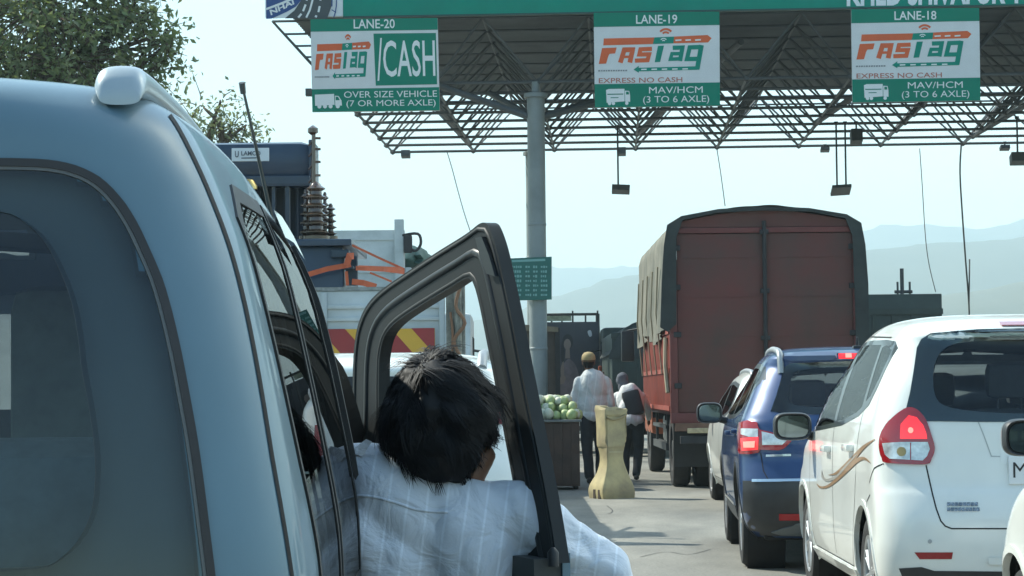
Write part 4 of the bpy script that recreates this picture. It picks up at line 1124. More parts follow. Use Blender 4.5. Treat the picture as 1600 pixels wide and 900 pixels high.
for loc, rz, lb in (((-.70, 10.6, 0), 0.0, "white hatchback with roof rails seen past the open car door, under the striped panel"), ((-2.75, 13.6, 0), rad(-1), "white hatchback seen through the rear window of the silver blue car"), ((1.95, 58.0, 0), rad(-2), "white hatchback far ahead of the man in the cap")):
    c = copy_tree(hatch); c.location = loc; c.rotation_euler.z = rz; c["label"] = lb
    if loc[0] == -.70:      # this one has its right mirror folded away and tall lamps beside the rear window
        for ch in children(c):
            if ch.name.startswith("door_mirror") and sum(v.co.x for v in ch.data.vertices) > 0 or ch.name.startswith("tail_lamp"):
                for g2 in children(ch): bpy.data.objects.remove(g2)
                bpy.data.objects.remove(ch)
        for sx in (-1, 1):
            o_ = H.patch('rear', [(sx * .655, 1.14), (sx * .61, 1.14), (sx * .575, 1.30), (sx * .60, 1.31), (sx * .64, 1.22)], "tail_lamp", RED_L, .008, step=.05); o_.parent = c
# ------------------------------------------------------------------ white car at the right edge
wc = copy_tree(hatch); wc.location = (2.80, 6.05, 0); wc.rotation_euler.z = rad(-.3)
for ch in children(wc):
    if ch.name.startswith('door_mirror'): ch.location.z += .125
wc["label"] = "white car at the photo's right edge, just its front wing and mirror visible"
# ================================================================== trucks
MAROON = mat("maroon_truck_paint", (0.13, 0.038, 0.034), 0.6, 0, .35, 0, var=.25, scale=1.6, bump=.05, bscale=8)
MAROON2 = mat("dusty_door_paint", (0.135, 0.045, 0.040), 0.78, 0, .2, 0, col2=(.082, .056, .047), scale=1.1, bump=.06, bscale=6)
REDSIDE = mat("red_slatted_side_paint", (0.26, 0.055, 0.035), 0.6, 0, .4, 0, var=.3, scale=3)
TARP = mat("grey_tarpaulin", (0.22, 0.21, 0.17), 0.85, 0, .3, 0, col2=(0.12, 0.125, 0.105), scale=1.8, bump=.5, bscale=5)
TARPD = mat("dark_tarpaulin", (0.030, 0.036, 0.034), 0.75, 0, .4, 0, var=.4, scale=2, bump=.4, bscale=6)
CHASSIS = mat("chassis_black", (0.02, 0.02, 0.021), 0.7, var=.4, scale=6)
WOOD = mat("weathered_bumper_wood", (0.16, 0.085, 0.055), 0.8, var=.3, scale=5)
def truck_wheel(root, x, y, R, rw, side, dual=False):
    M = Matrix.Translation((x, y, R)) @ Matrix.Rotation(rad(90) * side, 4, 'Y')
    t = MB(); t.lathe([(R * .55, -rw), (R * .9, -rw), (R, -rw + .04), (R, -.05), (R * .96, -.01), (R * .85, 0), (R * .6, -.01), (R * .55, -.05)], M, 32, cap=False)
    if dual:
        M2 = Matrix.Translation((x - side * (rw + .06), y, R)) @ Matrix.Rotation(rad(90) * side, 4, 'Y')
        t.lathe([(R * .55, -rw), (R * .9, -rw), (R, -rw + .04), (R, -.05), (R * .96, -.01), (R * .85, 0), (R * .6, -.01)], M2, 32, cap=False)
    w_ = t.build("wheel", TYRE, root, smooth=35)
    r_ = MB(); r_.lathe([(R * .56, -.04), (R * .5, -.07), (R * .3, -.12), (R * .22, -.02), (0.02, -.01)], M, 24, cap=False); r_.build("rim", STEEL, w_, smooth=35)
def tarp_arch(x): return 3.575 - 0.16 * abs(x / 1.22) ** 1.8

rt = thing("cargo_truck", "maroon cargo truck with plain rear doors and a grey tarpaulin tied over its top", "truck", (3.21, 28.9, 0), rad(-.2)); rt.scale = (.955, 1, 1)
LEN = 6.4
m = MB(); m.box((-.42, .1, .72), (-.32, 8.4, .92)); m.box((.32, .1, .72), (.42, 8.4, .92))
for y in (.3, 1.5, 3, 4.5, 6): m.box((-1.15, y, .86), (1.15, y + .1, .98))
m.beam((-.9, 1.55, .5), (.9, 1.55, .5), .09, 10); m.lathe([(.05, -.2), (.24, -.1), (.24, .1), (.05, .2)], Matrix.Translation((0, 1.55, .5)) @ Matrix.Rotation(rad(90), 4, 'X'), 16)
for sx in (-.55, .55):
    for k in range(4): m.box((sx - .04, 1.0 - .1 * (3 - k) + .0, .62 + .03 * k), (sx + .04, 2.1 + .1 * (3 - k), .645 + .03 * k))
m.build("chassis", CHASSIS, rt)
fl = MB(); fl.box((-1.2, .05, .96), (1.2, LEN, 1.04)); fl.build("load_floor", MAROON, rt)
# rear frame and doors
fr = MB()
for sx in (-1, 1): fr.box((sx * 1.22 - .05, 0, .9), (sx * 1.22 + .05, .12, 3.34), bev=.01)
fr.box((-1.268, -.004, .86), (1.268, .13, .99), bev=.01); fr.box((-1.17, .0, 3.27), (1.17, .12, 3.34), bev=.01)
hm = MB(); nn = 24
pl_ = [(-1.25 + 2.5 * i / nn, 3.345) for i in range(nn + 1)] + [(1.25 - 2.5 * i / nn, tarp_arch(1.25 - 2.5 * i / nn) - .02) for i in range(nn + 1)]
fr.build("rear_frame", MAROON, rt, smooth=40)
hm.prism(pl_, lambda u, v: Vector((u, .02, v)), lambda u, v: Vector((u, .06, v))); hm.build("header_panel", MAROON2, rt)
for sx in (-1, 1):
    d = MB(); d.box((min(sx * .012, sx * 1.165), .018, 1.0), (max(sx * .012, sx * 1.165), .06, 3.262), bev=.008)
    for zz in (1.25, 1.95, 2.45, 2.95): d.box((min(sx * .07, sx * 1.1), .014, zz), (max(sx * .07, sx * 1.1), .0185, zz + .012))
    do = d.build("rear_door", MAROON2, rt, smooth=40)
    hg = MB()
    for zz in (1.3, 1.95, 2.55, 3.05): hg.box((sx * 1.17 - .05, -.012, zz), (sx * 1.17 + .05, .02, zz + .07), bev=.01)
    hg.build("door_hinge", CHASSIS, do)
lb_ = MB(); lb_.beam((0, -.012, 1.0), (0, -.012, 3.42), .028, 10)
for zz in (1.05, 1.9, 2.5, 3.25): lb_.box((-.06, -.03, zz), (.06, .02, zz + .06), bev=.008)
lb_.beam((0, -.04, 1.75), (.22, -.05, 1.78), .014, 6); lb_.build("locking_bar", CHASSIS, rt, smooth=40)
# slatted sides
for sx in (-1, 1):
    s_ = MB(); s_.box((sx * 1.22 - .015, .12, 1.02), (sx * 1.22 + .015, LEN, 2.5))
    n_ = 30
    for i in range(n_):
        y = .2 + (LEN - .3) * i / (n_ - 1); s_.box((sx * 1.25 - .022, y - .045, 1.0), (sx * 1.25 + .022, y + .045, 2.45), bev=.008)
    for zz in (1.02, 1.5, 2.0, 2.42): s_.box((sx * 1.275 - .012, .12, zz), (sx * 1.275 + .012, LEN, zz + .06))
    s_.build("side_panel", REDSIDE, rt, smooth=30)
bu = MB(); bu.box((-1.24, LEN - .05, 1.0), (1.24, LEN, 3.3)); bu.build("front_bulkhead", MAROON, rt)
# tarpaulin: arched roof and hanging sides with folds
t = MB(); ny, nx = 70, 54
prof = []
for i in range(nx + 1):
    u = i / nx
    if u < .2: q = u / .2; prof.append((-1.33 + .03 * q, 2.05 + (3.30 - 2.05) * q, 0))
    elif u > .8: q = (u - .8) / .2; prof.append((1.30 + .03 * q, 3.30 - (3.30 - 2.05) * q, 2))
    else:
        q = (u - .2) / .6; x = -1.30 + 2.6 * q; prof.append((x, tarp_arch(x) + .015 - .10 * max(0, abs(x) - 1.15) / .15, 1))
for j in range(ny + 1):
    y = -.03 + (LEN + .1) * j / ny
    for (x, z, kd) in prof:
        f = 0
        if kd != 1:
            dn = max(0, (3.2 - z)); f = .035 * math.sin(y * 7.5 + .6 * math.sin(y * 2.3)) * min(1, dn) + .02 * math.sin(y * 19)
            x2 = x + (f if x > 0 else -f); z2 = z
            z2 = z + max(0, 2.9 - z) / .85 * (.09 * math.sin(y * 1.7 + 1) + .025 * math.sin(y * 5.7) - .05)
            t.v.append(Vector((x2, y, z2)))
        else:
            bowz = .03 * math.cos(y * 5.2) + .012 * noise.noise(Vector((x * 4, y * 3, 0)))
            t.v.append(Vector((x, y, z + bowz * (.4 + .6 * (1 - abs(x) / 1.3)))))
for j in range(ny):
    for i in range(nx):
        a = j * (nx + 1) + i; t.f.append([a, a + 1, a + nx + 2, a + nx + 1]); t.mi.append(0)
t.build("tarpaulin", TARP, rt, smooth=0)
fl_ = MB()
for sx in (-1, 1):
    pts = [(1.17, 3.22), (1.18, 2.6), (1.185, 2.12), (1.30, 2.02), (1.40, 2.08), (1.375, 2.6), (1.34, 3.1), (1.29, 3.38), (1.1, 3.49), (.6, 3.575), (0, 3.60), (0, 3.55), (.6, 3.53), (1.08, 3.44)] if sx < 0 else [(1.17, 3.22), (1.19, 2.4), (1.2, 1.5), (1.36, 1.45), (1.37, 2.6), (1.34, 3.1), (1.29, 3.38), (1.1, 3.49), (.6, 3.575), (0, 3.60), (0, 3.55), (.6, 3.53), (1.08, 3.44)]
    fl_.prism([(sx * x, z) for x, z in pts], lambda u, v: Vector((u, -.045, v)), lambda u, v: Vector((u, -.015, v)))
fl_.build("tarpaulin_flap", TARPD, rt)
ROPE = mat("rope", (.30, .26, .18), .9)
for y in (1.0, 2.2, 3.4, 4.6, 5.8):
    for sx in (-1, 1): rp = MB(); rp.tube([(sx * 1.36, y, 2.9), (sx * 1.385, y + .1, 2.3), (sx * 1.30, y + .25, 1.5)], .012, 5); rp.build("tie_rope", ROPE, rt)
rp = MB(); rp.tube([(-1.30, .4, 1.95), (-1.32, .25, 1.6), (-1.30, .12, 1.25)], .03, 6)
rp.build("tie_rope", ROPE, rt)
for y in (1.55,):
    for sx in (-1, 1): truck_wheel(rt, sx * 1.17, y, .5, .25, sx, True)
for sx in (-1, 1):
    truck_wheel(rt, sx * 1.15, 7.2, .5, .25, sx)
    mf = MB(); mf.box((sx * .88 - .3, .86, .28), (sx * .88 + .3, .89, .86)); mf.build("mud_flap", BLACK, rt)
rb = MB(); rb.box((-1.15, -.02, .60), (1.15, .06, .70), bev=.01)
for sx in (-.5, .5): rb.box((sx - .05, .02, .66), (sx + .05, .12, .9))
rb.build("rear_bumper", CHASSIS, rt)
wb = MB(); wb.box((-1.22, -.02, .76), (1.22, .02, .862), bev=.008); wb.build("rear_board", WOOD, rt)
for sx in (-1, 1):
    tl = MB(); tl.box((sx * .92 - .14, -.05, .735), (sx * .92 + .14, -.022, .80), bev=.01); tl.build("tail_lamp", mat("old_lamp_cream", (.42, .34, .20), .5, var=.3, scale=20), rt)
for sx in (-1, 1):
    ub = MB(); ub.box((sx * 1.12 - .05, 2.6, .45), (sx * 1.12 + .05, 5.6, .55)); ub.box((sx * 1.12 - .02, 2.8, .5), (sx * 1.12 + .02, 2.88, .95)); ub.box((sx * 1.12 - .02, 5.3, .5), (sx * 1.12 + .02, 5.38, .95)); ub.box((sx * 1.12 - .05, 2.6, .75), (sx * 1.12 + .05, 5.6, .8))
    ub.build("side_guard", STEEL, rt)
tk = MB(); tk.box((-1.1, 3.2, .55), (-.5, 4.3, .92), bev=.05); tk.build("fuel_tank", mat("tank_grey", (.2, .21, .2), .5, .5, var=.2), rt, smooth=40)
def cab(root, y0, wd, hgt, pm, gm=GL_DARK):
    m = MB(); m.box((-wd, y0, .6), (wd, y0 + 1.75, hgt), bev=.08); o = m.build("cab", pm, root, smooth=40)
    g_ = MB()
    for sx in (-1, 1): g_.box((sx * (wd + .004) - .004, y0 + .45, 1.55), (sx * (wd + .004) + .004, y0 + 1.5, hgt - .3), bev=.003)
    g_.box((-wd + .12, y0 + 1.752, 1.5), (wd - .12, y0 + 1.76, hgt - .25), bev=.003); g_.build("cab_glass", mat("dark_cab_glass", (.02, .025, .028), .08), o)
    for sx in (-1, 1):
        mm = MB(); mm.beam((sx * (wd - .05), y0 + 1.6, hgt - .45), (sx * (wd + .28), y0 + 1.7, hgt - .5), .018, 6); mm.box((sx * (wd + .28) - .11, y0 + 1.66, hgt - 1.0), (sx * (wd + .28) + .11, y0 + 1.74, hgt - .5), bev=.03); mm.build("door_mirror", DARKPL, root, smooth=40)
cab(rt, 6.5, 1.15, 2.75, mat("orange_cab_paint", (.35, .09, .03), .5, 0, .5, .3, var=.15))

# ------------------------------------------------------------------ dark trucks further ahead
DGREEN = mat("dark_green_truck_paint", (0.02, 0.035, 0.03), 0.5, 0, .5, 0, var=.3, scale=2)
def box_truck(name, label, loc, wd, top, length, pm, tarp, tm=None, stack=None, extras=None):
    o = thing(name, label, "truck", loc, rad(-.3))
    m = MB(); m.box((-.42, .1, .7), (-.32, length + 2, .9)); m.box((.32, .1, .7), (.42, length + 2, .9)); m.beam((-.9, 1.4, .5), (.9, 1.4, .5), .09, 8); m.box((-wd, 0, .55), (wd, .08, .68)); m.build("chassis", CHASSIS, o)
    b_ = MB(); b_.box((-wd, 0, .95), (wd, length, top - (.25 if tarp else 0)), bev=.02)
    for i in range(7):
        x = -wd + 2 * wd * (i + .5) / 7; b_.box((x - .03, -.03, .97), (x + .03, .0, top - .3))
    b_.box((-wd - .01, -.035, top - .36), (wd + .01, .02, top - .26)); b_.box((-wd - .01, -.035, .95), (wd + .01, .02, 1.05)); b_.build("load_body", pm, o, smooth=30)
    if tarp:
        t = MB(); n1, n2 = 16, 20
        for j in range(n2 + 1):
            y = -.05 + (length + .1) * j / n2
            for i in range(n1 + 1):
                u = i / n1 * 2 - 1; t.v.append(Vector((u * (wd + .05), y, top - .55 * abs(u) ** 6 - .12 * u * u + .04 * noise.noise(Vector((u * 3, y * 2, 2))))))
        for j in range(n2):
            for i in range(n1): a = j * (n1 + 1) + i; t.f.append([a, a + 1, a + n1 + 2, a + n1 + 1]); t.mi.append(0)
        e = MB(); 
        n0 = len(t.v)
        for i in range(n1 + 1): v = t.v[i]; t.v.append(Vector((v.x, v.y, top - .75)))
        for i in range(n1): t.f.append([i, n0 + i, n0 + i + 1, i + 1]); t.mi.append(0)
        t.build("tarpaulin", tm or TARPD, o, smooth=0)
    for sx in (-1, 1):
        truck_wheel(o, sx * (wd - .04), 1.4, .5, .25, sx, True); truck_wheel(o, sx * (wd - .06), length + 1, .5, .25, sx)
        tl = MB(); tl.box((sx * (wd - .2) - .12, -.05, .72), (sx * (wd - .2) + .12, -.03, .82)); tl.build("tail_lamp", RED_L, o)
    cab(o, length + .1, wd - .02, min(2.7, top), pm)
    return o
ft = box_truck("tarpaulin_truck", "dark green tarpaulin truck far ahead, half hidden behind the maroon truck's slatted side", (3.05, 43.0, 0), 1.18, 2.62, 5.5, DGREEN, True)
om = MB(); om.box((-1.26, 5.4, 1.35), (-1.19, 5.5, 1.8), bev=.02); om.build("marker_lamp", mat("orange_marker", (.55, .12, .05), .4), ft)
mb_ = MB(); mb_.box((-1.62, 4.2, .95), (-1.26, 4.35, 1.55), bev=.06); mb_.beam((-1.45, 4.3, 1.5), (-1.1, 4.3, 1.7), .03, 6); mb_.build("side_mirror", BLACK, ft, smooth=40)
dt = box_truck("container_truck", "dark boxy truck with a thin exhaust stack, between maroon truck and white people carrier", (6.35, 40.0, 0), 1.2, 2.92, 6, DGREEN, False)
st = MB(); p0 = dt.location
for px, z1, r_ in ((1409, 3.42, .035), (1402, 3.18, .02), (1421, 3.18, .02)):
    q = P(px, 450, 41.0); st.beam((q.x - p0.x, 1.0, 2.9), (q.x - p0.x, 1.0, z1), r_, 8)
q = P(1411, 450, 41.0); st.beam((q.x - p0.x - .16, 1.0, 3.0), (q.x - p0.x + .16, 1.0, 3.0), .03, 6); st.build("exhaust_stack", STEEL, dt)

# ------------------------------------------------------------------ white truck carrying the transformer
TWHITE = mat("white_truck_body_paint", (0.50, 0.55, 0.56), 0.55, 0, .4, 0, col2=(0.33, 0.37, 0.37), scale=2.2, bump=.06, bscale=10)
NAVY = mat("navy_transformer_paint", (0.010, 0.030, 0.062), 0.42, 0, .5, .2, var=.2, scale=2)
INSUL = mat("brown_porcelain", (0.07, 0.04, 0.025), 0.18, 0, .5, .6, var=.2, scale=8)
STRAP = mat("orange_ratchet_strap", (0.42, 0.085, 0.03), 0.7, var=.15, scale=12)
tt = thing("flatbed_truck", "white lorry with a red and yellow striped tail panel, carrying a navy transformer", "truck", (-1.72, 20.3, 0), 0)
m = MB(); m.box((-.42, .1, .7), (-.32, 9.5, .92)); m.box((.32, .1, .7), (.42, 9.5, .92)); m.beam((-.95, 1.6, .5), (.95, 1.6, .5), .09, 8); m.beam((-.95, 2.9, .5), (.95, 2.9, .5), .09, 8); m.box((-1.2, .0, .52), (1.2, .08, .66)); m.build("chassis", CHASSIS, tt)
m = MB(); m.box((-1.27, .06, 1.0), (1.27, 8.6, 1.12)); m.build("load_floor", TWHITE, tt)
tg = MB(); tg.box((-1.25, 0, 1.02), (1.12, .05, 2.2), bev=.008)
for zz in (1.30, 1.56, 1.93, 2.04): tg.box((-1.25, -.022, zz), (1.12, .0, zz + .035), bev=.008)
for xx in (-1.22, -.62, .02, 1.07): tg.box((xx, -.03, 1.02), (xx + .05, .0, 2.19), bev=.006)
tgo = tg.build("tailgate", TWHITE, tt, smooth=30)
rl = MB(); rl.box((-1.25, -.012, 2.202), (1.12, .06, 2.235)); rl.build("top_rail", mat("worn_rail_grey", (.22, .24, .23), .7, var=.4, scale=14), tgo)
for sx in (-1, 1):
    s_ = MB(); s_.box((sx * 1.26 - .03, .05, 1.02), (sx * 1.26 + .03, 8.6, 1.46), bev=.008)
    for i in range(14): s_.box((sx * 1.30 - .02, .2 + i * .62, 1.02), (sx * 1.30 + .02, .28 + i * .62, 1.46))
    s_.build("side_panel", TWHITE, tt, smooth=30)
cp = MB(); cp.box((1.13, -.04, .95), (1.30, .07, 2.28), bev=.015); cp.beam((1.235, -.06, 1.1), (1.235, -.06, 2.2), .035, 8); cp.build("corner_post", mat("dirty_post_grey", (.20, .20, .17), .8, var=.5, scale=9), tt)
rp = MB(); rp.tube(smooth_poly([(1.27, -.09, 2.25), (1.22, -.1, 2.05), (1.30, -.11, 1.9), (1.2, -.1, 1.75), (1.26, -.09, 1.6)], 4, closed=False), .016, 6); rp.tube(smooth_poly([(1.17, -.07, 2.0), (1.19, -.09, 1.8), (1.175, -.07, 1.55)], 4, closed=False), .012, 6); rp.build("tie_rope", mat("brown_rope", (.22, .12, .07), .9), tt)
# chevron panel
def cz(x, z): return Vector((x, -.036, z))
chy = MB(); chy.box((-.03, -.034, 1.59), (1.03, -.024, 1.86), bev=.004); cho = chy.build("warning_panel", mat("reflective_yellow", (.58, .33, .03), .4, var=.06, scale=4), tt)
chr_ = MB(); W_ = 1.04; x = -.12
def clip_par(xa):
    pts = []
    quad = [(xa, 1.862), (xa + .23, 1.862), (xa + .23 + .24, 1.588), (xa + .24, 1.588)]
    # clip to the panel's sides
    def cl(poly, X, left):
        out = []
        for i in range(len(poly)):
            a, b = poly[i], poly[(i + 1) % len(poly)]
            ia = a[0] >= X if left else a[0] <= X; ib = b[0] >= X if left else b[0] <= X
            if ia: out.append(a)
            if ia != ib: t_ = (X - a[0]) / (b[0] - a[0]); out.append((X, a[1] + (b[1] - a[1]) * t_))
        return out
    q = cl(quad, -.027, True); return cl(q, 1.027, False) if q else q
for k in range(-2, 5):
    q = clip_par(-.0 + k * .41)
    if len(q) >= 3: chr_.flat(q, cz)
chr_.build("red_stripe", mat("reflective_red", (.27, .02, .022), .4, var=.08, scale=4), cho)
for sx in (-1, 1):
    for yy in (1.6, 2.9): truck_wheel(tt, sx * 1.2, yy, .5, .25, sx, True)
    truck_wheel(tt, sx * 1.18, 9.6, .5, .25, sx)
    tl = MB(); tl.box((sx * 1.0 - .17, -.03, .78), (sx * 1.0 + .17, .02, .92), bev=.01); tl.build("tail_lamp", RED_L, tt)
cab(tt, 8.8, 1.2, 2.3, TWHITE)
# transformer: things at their pixel places between 21.5 and 24.5 m
tf = thing("power_transformer", "navy power transformer with brown ribbed insulators strapped on the white lorry's bed", "transformer", (-1.95, 22.6, 1.12))
def bx(mb, x0, y0, x1, y1, Ya, Yb, bev=.01):
    """box whose front face fills the pixel rectangle at depth Ya and runs back to Yb"""
    a = P(x0, y1, Ya); b = P(x1, y0, Ya); mb.box((a.x, Ya, a.z), (b.x, Yb, b.z), bev=bev)
m = MB(); a = P(300, 440, 21.6); b = P(536, 385, 21.6); m.box((a.x, 21.6, 1.125), (b.x, 23.7, b.z), bev=.02); m.build("main_tank", NAVY, tf, world=True, smooth=30)
m = MB(); a = P(290, 386, 21.5); b = P(549, 373, 21.5); m.box((a.x, 21.5, a.z), (b.x, 23.8, b.z), bev=.012); m.build("tank_rim", NAVY, tf, world=True)
m = MB(); bx(m, 517, 390, 545, 402, 21.52, 21.75); bx(m, 540, 400, 558, 446, 21.7, 21.8); bx(m, 536, 415, 552, 420, 21.5, 21.7); m.build("corner_bracket", mat("navy_bracket", (.012, .03, .05), .5), tf, world=True)
m = MB(); ca_ = P(300, 252, 22.2); cb_ = P(487, 250, 22.2)
M = Matrix.Translation(ca_) @ Matrix.Rotation(rad(90), 4, 'Y'); rr = abs(P(400, 222, 22.2).z - P(400, 282, 22.2).z) / 2; ln = cb_.x - ca_.x
m.box((ca_.x, 22.2, P(400, 282, 22.2).z), (cb_.x, 22.85, P(400, 221, 22.2).z), bev=.11); m.box((ca_.x, 22.19, P(400, 284, 22.2).z), (cb_.x + .02, 22.86, P(400, 279, 22.2).z), bev=.01); m.box((cb_.x - .03, 22.19, P(400, 283, 22.2).z), (cb_.x + .012, 22.86, P(400, 219, 22.2).z), bev=.012); m.build("conservator_drum", NAVY, tf, world=True, smooth=40)
m = MB(); bx(m, 300, 274, 484, 290, 22.1, 22.5); bx(m, 446, 288, 452, 374, 22.15, 22.25, .004); bx(m, 425, 288, 430, 374, 22.15, 22.25, .004); bx(m, 300, 288, 484, 292, 22.1, 22.2, .004)
m.build("drum_support", NAVY, tf, world=True)
m = MB(); bx(m, 300, 290, 482, 374, 22.6, 23.6)
for k in range(9): bx(m, 310 + k * 19, 292, 313 + k * 19, 374, 22.5, 22.62, .003)
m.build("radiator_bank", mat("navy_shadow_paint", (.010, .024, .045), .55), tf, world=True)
m = MB(); bx(m, 362, 231, 420, 252, 21.66, 21.69, .004); mpO = m.build("maker_plate", mat("plate_pale_blue", (.52, .58, .62), .45), tf, world=True)
m = MB(); f_ = lambda u, v: P(u, v, 21.652)
put_text(m, "U", 367, 373, 246, 236, f_, bold=.02); put_text(m, "LAMCO", 377, 407, 243, 236, f_, bold=.02); put_stroke(m, [(377, 247), (404, 246.5)], 1.6, f_); m.build("plate_lettering", mat("plate_ink", (.05, .07, .10), .5), mpO, world=True)
def insulator(px, y0, y1, rpx, Y, n, name="insulator", core=.45):
    a = P(px, y1, Y); b = P(px, y0, Y); r_ = rpx * Y / F; h = b.z - a.z
    pf = [(r_ * 1.1, 0), (r_ * 1.1, .03)]
    for i in range(n):
        z = .03 + (h - .05) * (i + .15) / n; d = (h - .05) / n; k = 1 - .3 * i / n
        pf += [(r_ * core * k, z), (r_ * k, z + d * .25), (r_ * k, z + d * .32), (r_ * core * k, z + d * .62)]
    pf += [(r_ * .35, h - .02), (r_ * .18, h)]
    m = MB(); m.lathe(pf, Matrix.Translation(a), 20); m.build(name, INSUL, tf, world=True, smooth=50)
insulator(494, 284, 374, 20, 21.9, 6, core=.6); insulator(479, 296, 374, 12, 22.0, 5); insulator(517, 318, 374, 10, 22.1, 5); insulator(508, 300, 374, 8, 22.3, 6); insulator(388, 288, 374, 13, 21.85, 5)
m = MB(); a = P(490, 372, 21.95); b = P(490, 210, 21.95); m.beam(a, b, .028, 8, .02)
for yy in (216, 233, 253, 274): p = P(491, yy, 21.95); q = P(501, yy, 21.95); m.beam(p, q, .012, 6); m.beam(P(482, yy + 12, 21.95), p, .012, 6)
m.lathe([(.01, 0), (.05, .03), (.05, .07), (.01, .1)], Matrix.Translation(P(489, 212, 21.95)), 10); m.build("arcing_rod", INSUL, tf, world=True, smooth=40)
m = MB(); m.lathe([(.01, .1), (.05, .09), (.09, .03), (.09, 0), (.02, 0)], Matrix.Translation(P(388, 296, 21.83)), 16); m.build("brass_cap", mat("brass", (.55, .42, .16), .3, .9), tf, world=True, smooth=40)
m = MB()
def strapq(pts, wd, Y):
    L, R = stroke(pts, wd)
    for i in range(len(pts) - 1):
        ys = [Y[i], Y[i + 1]]
        m.add([P(*L[i], ys[0]), P(*L[i + 1], ys[1]), P(*R[i + 1], ys[1]), P(*R[i], ys[0])], [(0, 1, 2, 3)])
strapq([(440, 442), (478, 430), (512, 420), (540, 415), (548, 413)], 8, [21.44, 21.45, 21.45, 21.46, 21.5])
strapq([(541, 416), (546, 400), (553, 400)], 10, [21.45, 21.46, 21.5])
strapq([(548, 382), (590, 402), (632, 421)], 3.5, [21.6, 22.3, 23]); strapq([(556, 419), (600, 421), (632, 425)], 7, [21.6, 22.2, 23]); strapq([(560, 416), (630, 419)], 3, [21.58, 22.9]); strapq([(578, 426), (612, 440)], 3, [21.7, 22.5])
strapq([(541, 424), (543, 446)], 5, [21.45, 21.46]); strapq([(550, 440), (568, 442), (588, 448)], 9, [21.6, 21.7, 21.9])
m.build("ratchet_strap", STRAP, tf, world=True)
# white high-sided truck beyond it
hs = thing("tipper_truck", "white high-sided tipper lorry, only its top corner showing beyond the transformer", "truck", (-2.72, 32.0, 0))
m = MB(); ha = P(642, 357, 32.0); wx = ha.x + 2.72; zt = ha.z; m.box((-1.2, 0, 1.0), (wx - .09, .08, zt - .02), bev=.01)
m.box((-1.2, -.02, zt - .16), (wx - .09, .0, zt - .02)); m.box((-1.2, -.02, zt - .62), (wx - .09, .0, zt - .56)); m.box((-.1, -.015, zt - 1.3), (.4, .0, zt - .78)); m.build("rear_panel", TWHITE, hs)
m = MB(); pt = P(619, 343, 32.0); m.box((wx - .23, -.06, 1.0), (wx - .10, .1, pt.z), bev=.01); m.box((wx - .085, -.02, 1.0), (wx, .1, zt - .55), bev=.01); m.build("corner_post", TWHITE, hs)
m = MB(); m.box((-1.2, .08, 1.0), (wx, 5.6, 1.1)); m.box((-1.2, .08, 1.1), (-1.15, 5.6, zt - .05)); m.box((wx - .06, .1, 1.1), (wx, 5.6, zt - .55)); m.box((-1.2, 5.55, 1.1), (wx, 5.6, zt)); m.build("load_body", TWHITE, hs)
m = MB(); m.tube(smooth_poly([(wx - .12, -.05, zt - .1), (wx + .1, -.06, zt - .08), (wx + .14, -.06, zt - .22), (wx + .06, -.06, zt - .32), (wx - .05, -.05, zt - .25)], 4, closed=False), .02, 6); m.box((wx - .1, -.1, zt - .35), (wx + .02, -.03, zt - .1), bev=.02); m.build("latch", CHASSIS, hs)
m = MB(); m.box((-.42, .1, .7), (-.32, 7.4, .95)); m.box((.32, .1, .7), (.42, 7.4, .95)); m.beam((-.9, 1.5, .5), (.9, 1.5, .5), .09, 8); m.build("chassis", CHASSIS, hs)
for sx in (-1, 1): truck_wheel(hs, sx * 1.1, 1.5, .5, .25, sx, True); truck_wheel(hs, sx * 1.1, 6.6, .5, .25, sx)
cab(hs, 5.8, 1.15, 2.7, TWHITE)
m = MB(); tc_ = P(650, 395, 33.0)
bm = bmesh.new(); bmesh.ops.create_icosphere(bm, subdivisions=3, radius=1)
for v in bm.verts: v.co = Vector((v.co.x * .28, v.co.y * .8, v.co.z * .22)) * (1 + .25 * noise.noise(v.co * 2.2))
m.bm(bm, Matrix.Translation(tc_ + Vector((-.05, .2, -.12)))); m.build("folded_tarpaulin", mat("green_tarpaulin", (.03, .085, .07), .6, var=.4, scale=5), hs, world=True, smooth=60)
# ================================================================== silver blue car on the left, with its door open
suv = thing("station_car", "silver blue tall estate car with pale roof rail, close up, driver's door open", "car", (-1.165, 3.0, 0), rad(1.5))
S = Car(suv, [
    (.26, .80, .10, 4.15, .30, .6, 3.2, 2.4), (.36, .85, .02, 4.25, .28, .6, 3.6, 2.4), (.5, .868, 0, 4.3, .26, .65, 3.8, 2.4), (.75, .882, .0, 4.3, .25, .7, 4, 2.4), (.88, .883, .01, 4.26, .25, .75, 4, 2.4),
    (.97, .882, .012, 4.12, .25, .7, 4, 2.6), (1.02, .880, .015, 3.6, .25, .5, 4, 3), (1.06, .877, .018, 3.25, .25, .4, 4, 3.2), (1.145, .864, .026, 3.05, .25, .35, 4, 3.4), (1.313, .831, .045, 2.78, .25, .35, 4, 3.4),
    (1.45, .802, .065, 2.55, .25, .35, 4, 3.4), (1.525, .783, .078, 2.42, .25, .35, 4, 3.4), (1.587, .760, .085, 2.34, .25, .36, 4, 3.4), (1.645, .735, .09, 2.26, .25, .4, 4, 3.2),
    (1.704, .703, .093, 2.17, .26, .45, 3.8, 3), (1.742, .66, .097, 2.07, .28, .5, 3.4, 2.8), (1.768, .60, .105, 1.97, .34, .55, 3, 2.5), (1.786, .50, .13, 1.85, .45, .6, 2.6, 2.3), (1.797, .36, .22, 1.7, .5, .6, 2.3, 2.2), (1.802, .18, .5, 1.4, .3, .3, 2, 2)],
    sub=6, nq=34, ns=50, arch=.05, arch_from=1.35)
S.wheels(.33, .21, (.80, 3.38), .86, .40, 5, paint=SILVP)
